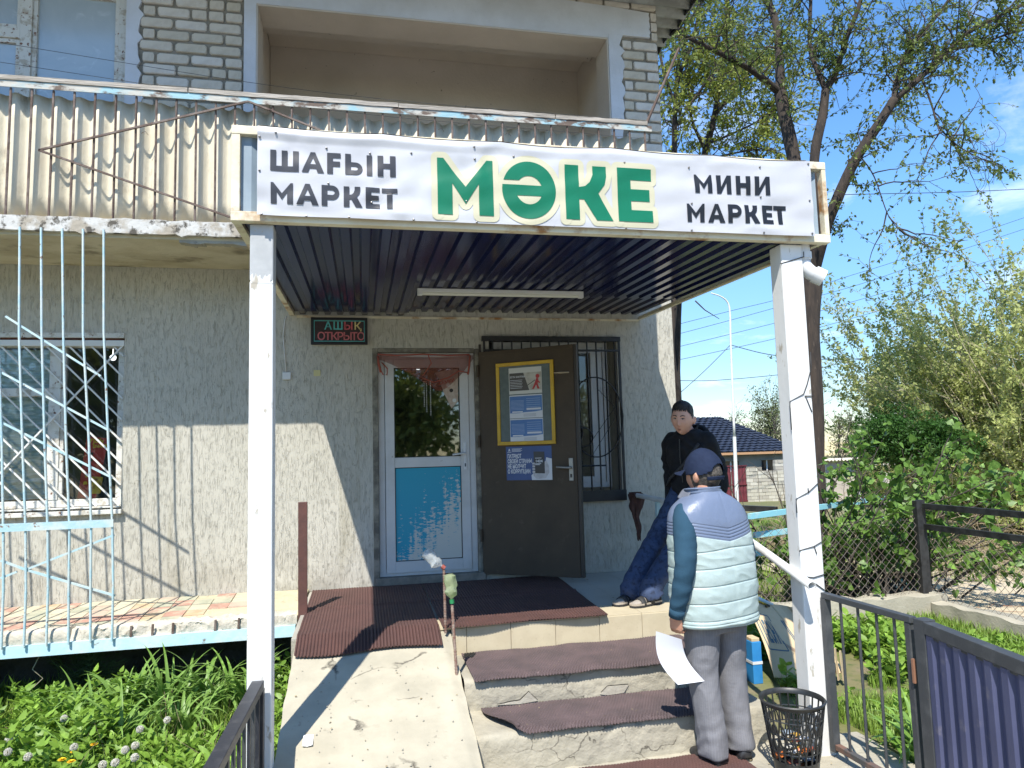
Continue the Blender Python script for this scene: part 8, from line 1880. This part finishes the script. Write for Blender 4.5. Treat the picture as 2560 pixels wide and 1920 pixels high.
clk = ((418, 1800, 'the highest, in front of the daylilies'), (350, 1823, 'pale one below and left of the highest'), (22, 1849, 'at the left edge of the photo, upper'), (20, 1880, 'at the left edge of the photo, lower'), (70, 1892, 'large, lower left between nettle leaves'), (185, 1868, 'just above the yellow dandelions'), (313, 1875, 'left one of the close group of three'), (338, 1864, 'upper one of the close group of three'), (337, 1894, 'lower one of the close group of three'), (288, 1907, 'near the bottom edge, right'), (257, 1912, 'near the bottom edge, left'), (160, 1796, 'faint one among the nettle tops'))
for i, (a, b, lab) in enumerate(clk): clock(a, b, i)['label'] = 'grey dandelion seed head, '+lab
for i, (a, b, lab) in enumerate(((186, 1880, 'right under the large seed head'), (178, 1905, 'lowest of the yellow ones'), (155, 1900, 'leftmost of the yellow ones'), (235, 1862, 'single orange-yellow one half hidden in blades'))):
    p = at(a, b, z=-.36); g = gz(p.x, p.y); t = thing('dandelion_flower', 'yellow dandelion flower, '+lab, 'flower', (p.x, p.y, g), 'yellow dandelions in the left bed'); MB().tube([(p.x, p.y, g), (p.x, p.y, p.z)], .0025, 5).build('stem', m_weed, t)
    mb = MB()
    for ring, (rr, zz_) in enumerate(((.020, .0), (.015, .004), (.009, .007))):
        for k in range(16-3*ring):
            th = 2*math.pi*k/(16-3*ring)+ring; c, s = math.cos(th), math.sin(th); mb.add([(p.x, p.y, p.z), (p.x+c*rr-s*.003, p.y+s*rr+c*.003, p.z+zz_+.003), (p.x+c*rr+s*.003, p.y+s*rr-c*.003, p.z+zz_+.003)], [(0, 1, 2)])
    mb.build('petals', m_yel2, t)
# feathery dark plant in the shade under the ledge
L_ = []
for i in range(26):
    az = rng.uniform(0, 6.28); q, _ = wander([-2.0+rng.normal()*.06, -.55+rng.normal()*.05, -.62], [math.cos(az)*.35, math.sin(az)*.3, 1], rng.uniform(.30, .48), 10, .08, -.035); L_.append((q, .003, .0015))
    for k in range(2, 11):
        for s in (-1, 1, -.5, .5): d = np.cross(q[k]-q[k-1], [0, 0, 1.0]); d = d/(np.linalg.norm(d)+1e-9)*s+(q[k]-q[k-1])*14; q2, _ = wander(q[k], d, .09, 4, .05, -.03); L_.append((q2, .003, .001))
o = twigs('feathery_plant', L_, M('dark_fern', (.045, .085, .03), rough=.8), None, (-2.0, -.55, -.62)); tag(o, 'dark feathery plant in the shade under the tiled ledge', 'plant')
o = MB().tube([(-2.22, -.8, -.16), (-2.26, -.82, -.26), (-2.20, -.8, -.33), (-2.27, -.82, -.40), (-2.25, -.82, -.45)], .003, 5).build('pale_root', m_twig_pale, smooth=True); tag(o, 'pale curling dead stem hanging below the blue rim', 'stem')
# ------------------------------------------------------------------ trees across the street behind the photographer (seen in the panes)
for i, (x, y, rx, rz_, lab) in enumerate(((-9, -21, 3.4, 3.2, 'broad tree across the street, far left behind the photographer'), (-3.5, -24, 3.2, 3.6, 'tall tree across the street, behind the photographer on the left'), (1.8, -22, 3.0, 3.0, 'rounded tree across the street straight behind the photographer'), (7.5, -23, 3.4, 3.4, 'broad tree across the street, behind the photographer on the right'), (13, -20, 3.0, 3.0, 'tree across the street at the far right behind the photographer'))):
    blob_tree('street_tree', lab, (x, y, 3.0), rx, 2.2, rz_, 5200, .34, m_elm2, group='trees across the street', lumps=18, trunk_r=.2)

# ------------------------------------------------------------------ grit, dry leaves, dead stems
pts, dirs = [], []
for i in range(140):
    r_ = rng.uniform()
    if r_ < .35: x, y = rng.uniform(-.40, .52), rng.uniform(-4.2, -1.9); z = rz(y)+.008
    elif r_ < .55: x, y = rng.uniform(.7, 2.2), rng.uniform(-2.18, -1.7); z = -.168
    elif r_ < .7: x, y = rng.uniform(.7, 2.2), rng.uniform(-2.58, -2.24); z = -.342
    elif r_ < .8: x, y = rng.uniform(1.75, 2.5), rng.uniform(-1.5, -.1); z = .004
    else: x, y = rng.uniform(.7, 2.7), rng.uniform(-3.4, -2.66); z = -.552
    pts.append([x, y, z]); th = rng.uniform(0, 6.28); dirs.append([math.cos(th), math.sin(th), .05])
o = leaves('dry_litter', pts, dirs, .017, M('dry_leaf_bits', (.24, .18, .09), (.34, .28, .16), 30, rough=.9), None, (1, -2.5, -.5), 'quad', up=4); tag(o, 'dry leaf bits and crumbs scattered on ramp, steps and landing', 'litter', kind='stuff')
mb = MB()
for i in range(200):
    x, y = (rng.uniform(-.40, .52), rng.uniform(-4.2, -1.9)) if i % 3 else (rng.uniform(.75, 2.7), rng.uniform(-3.4, -2.66)); z = rz(y)+.005 if i % 3 else -.562
    r_ = rng.uniform(.002, .007); mb.add([(x-r_, y, z), (x, y-r_*.8, z), (x+r_, y, z), (x, y+r_*.8, z), (x+.2*r_, y, z+r_*.9)], [(0, 1, 4), (1, 2, 4), (2, 3, 4), (3, 0, 4)])
o = mb.build('grit', m_concrete_dk); tag(o, 'loose grit on the ramp and at the foot of the steps', 'grit', kind='stuff')
L_ = []
for i in range(90):
    x, y = rng.uniform(-3.6, -.7), rng.uniform(-2.6, -.95); q, _ = wander([x, y, gz(x, y)], [rng.normal()*.5, rng.normal()*.4, 1], rng.uniform(.15, .42), 6, .15, -.02); L_.append((q, .0022, .001))
o = twigs('dead_stems', L_, m_brush, None, (-2, -1.6, -.6)); tag(o, 'thin pale dead stems standing among the weeds of the left bed', 'stems', kind='stuff')
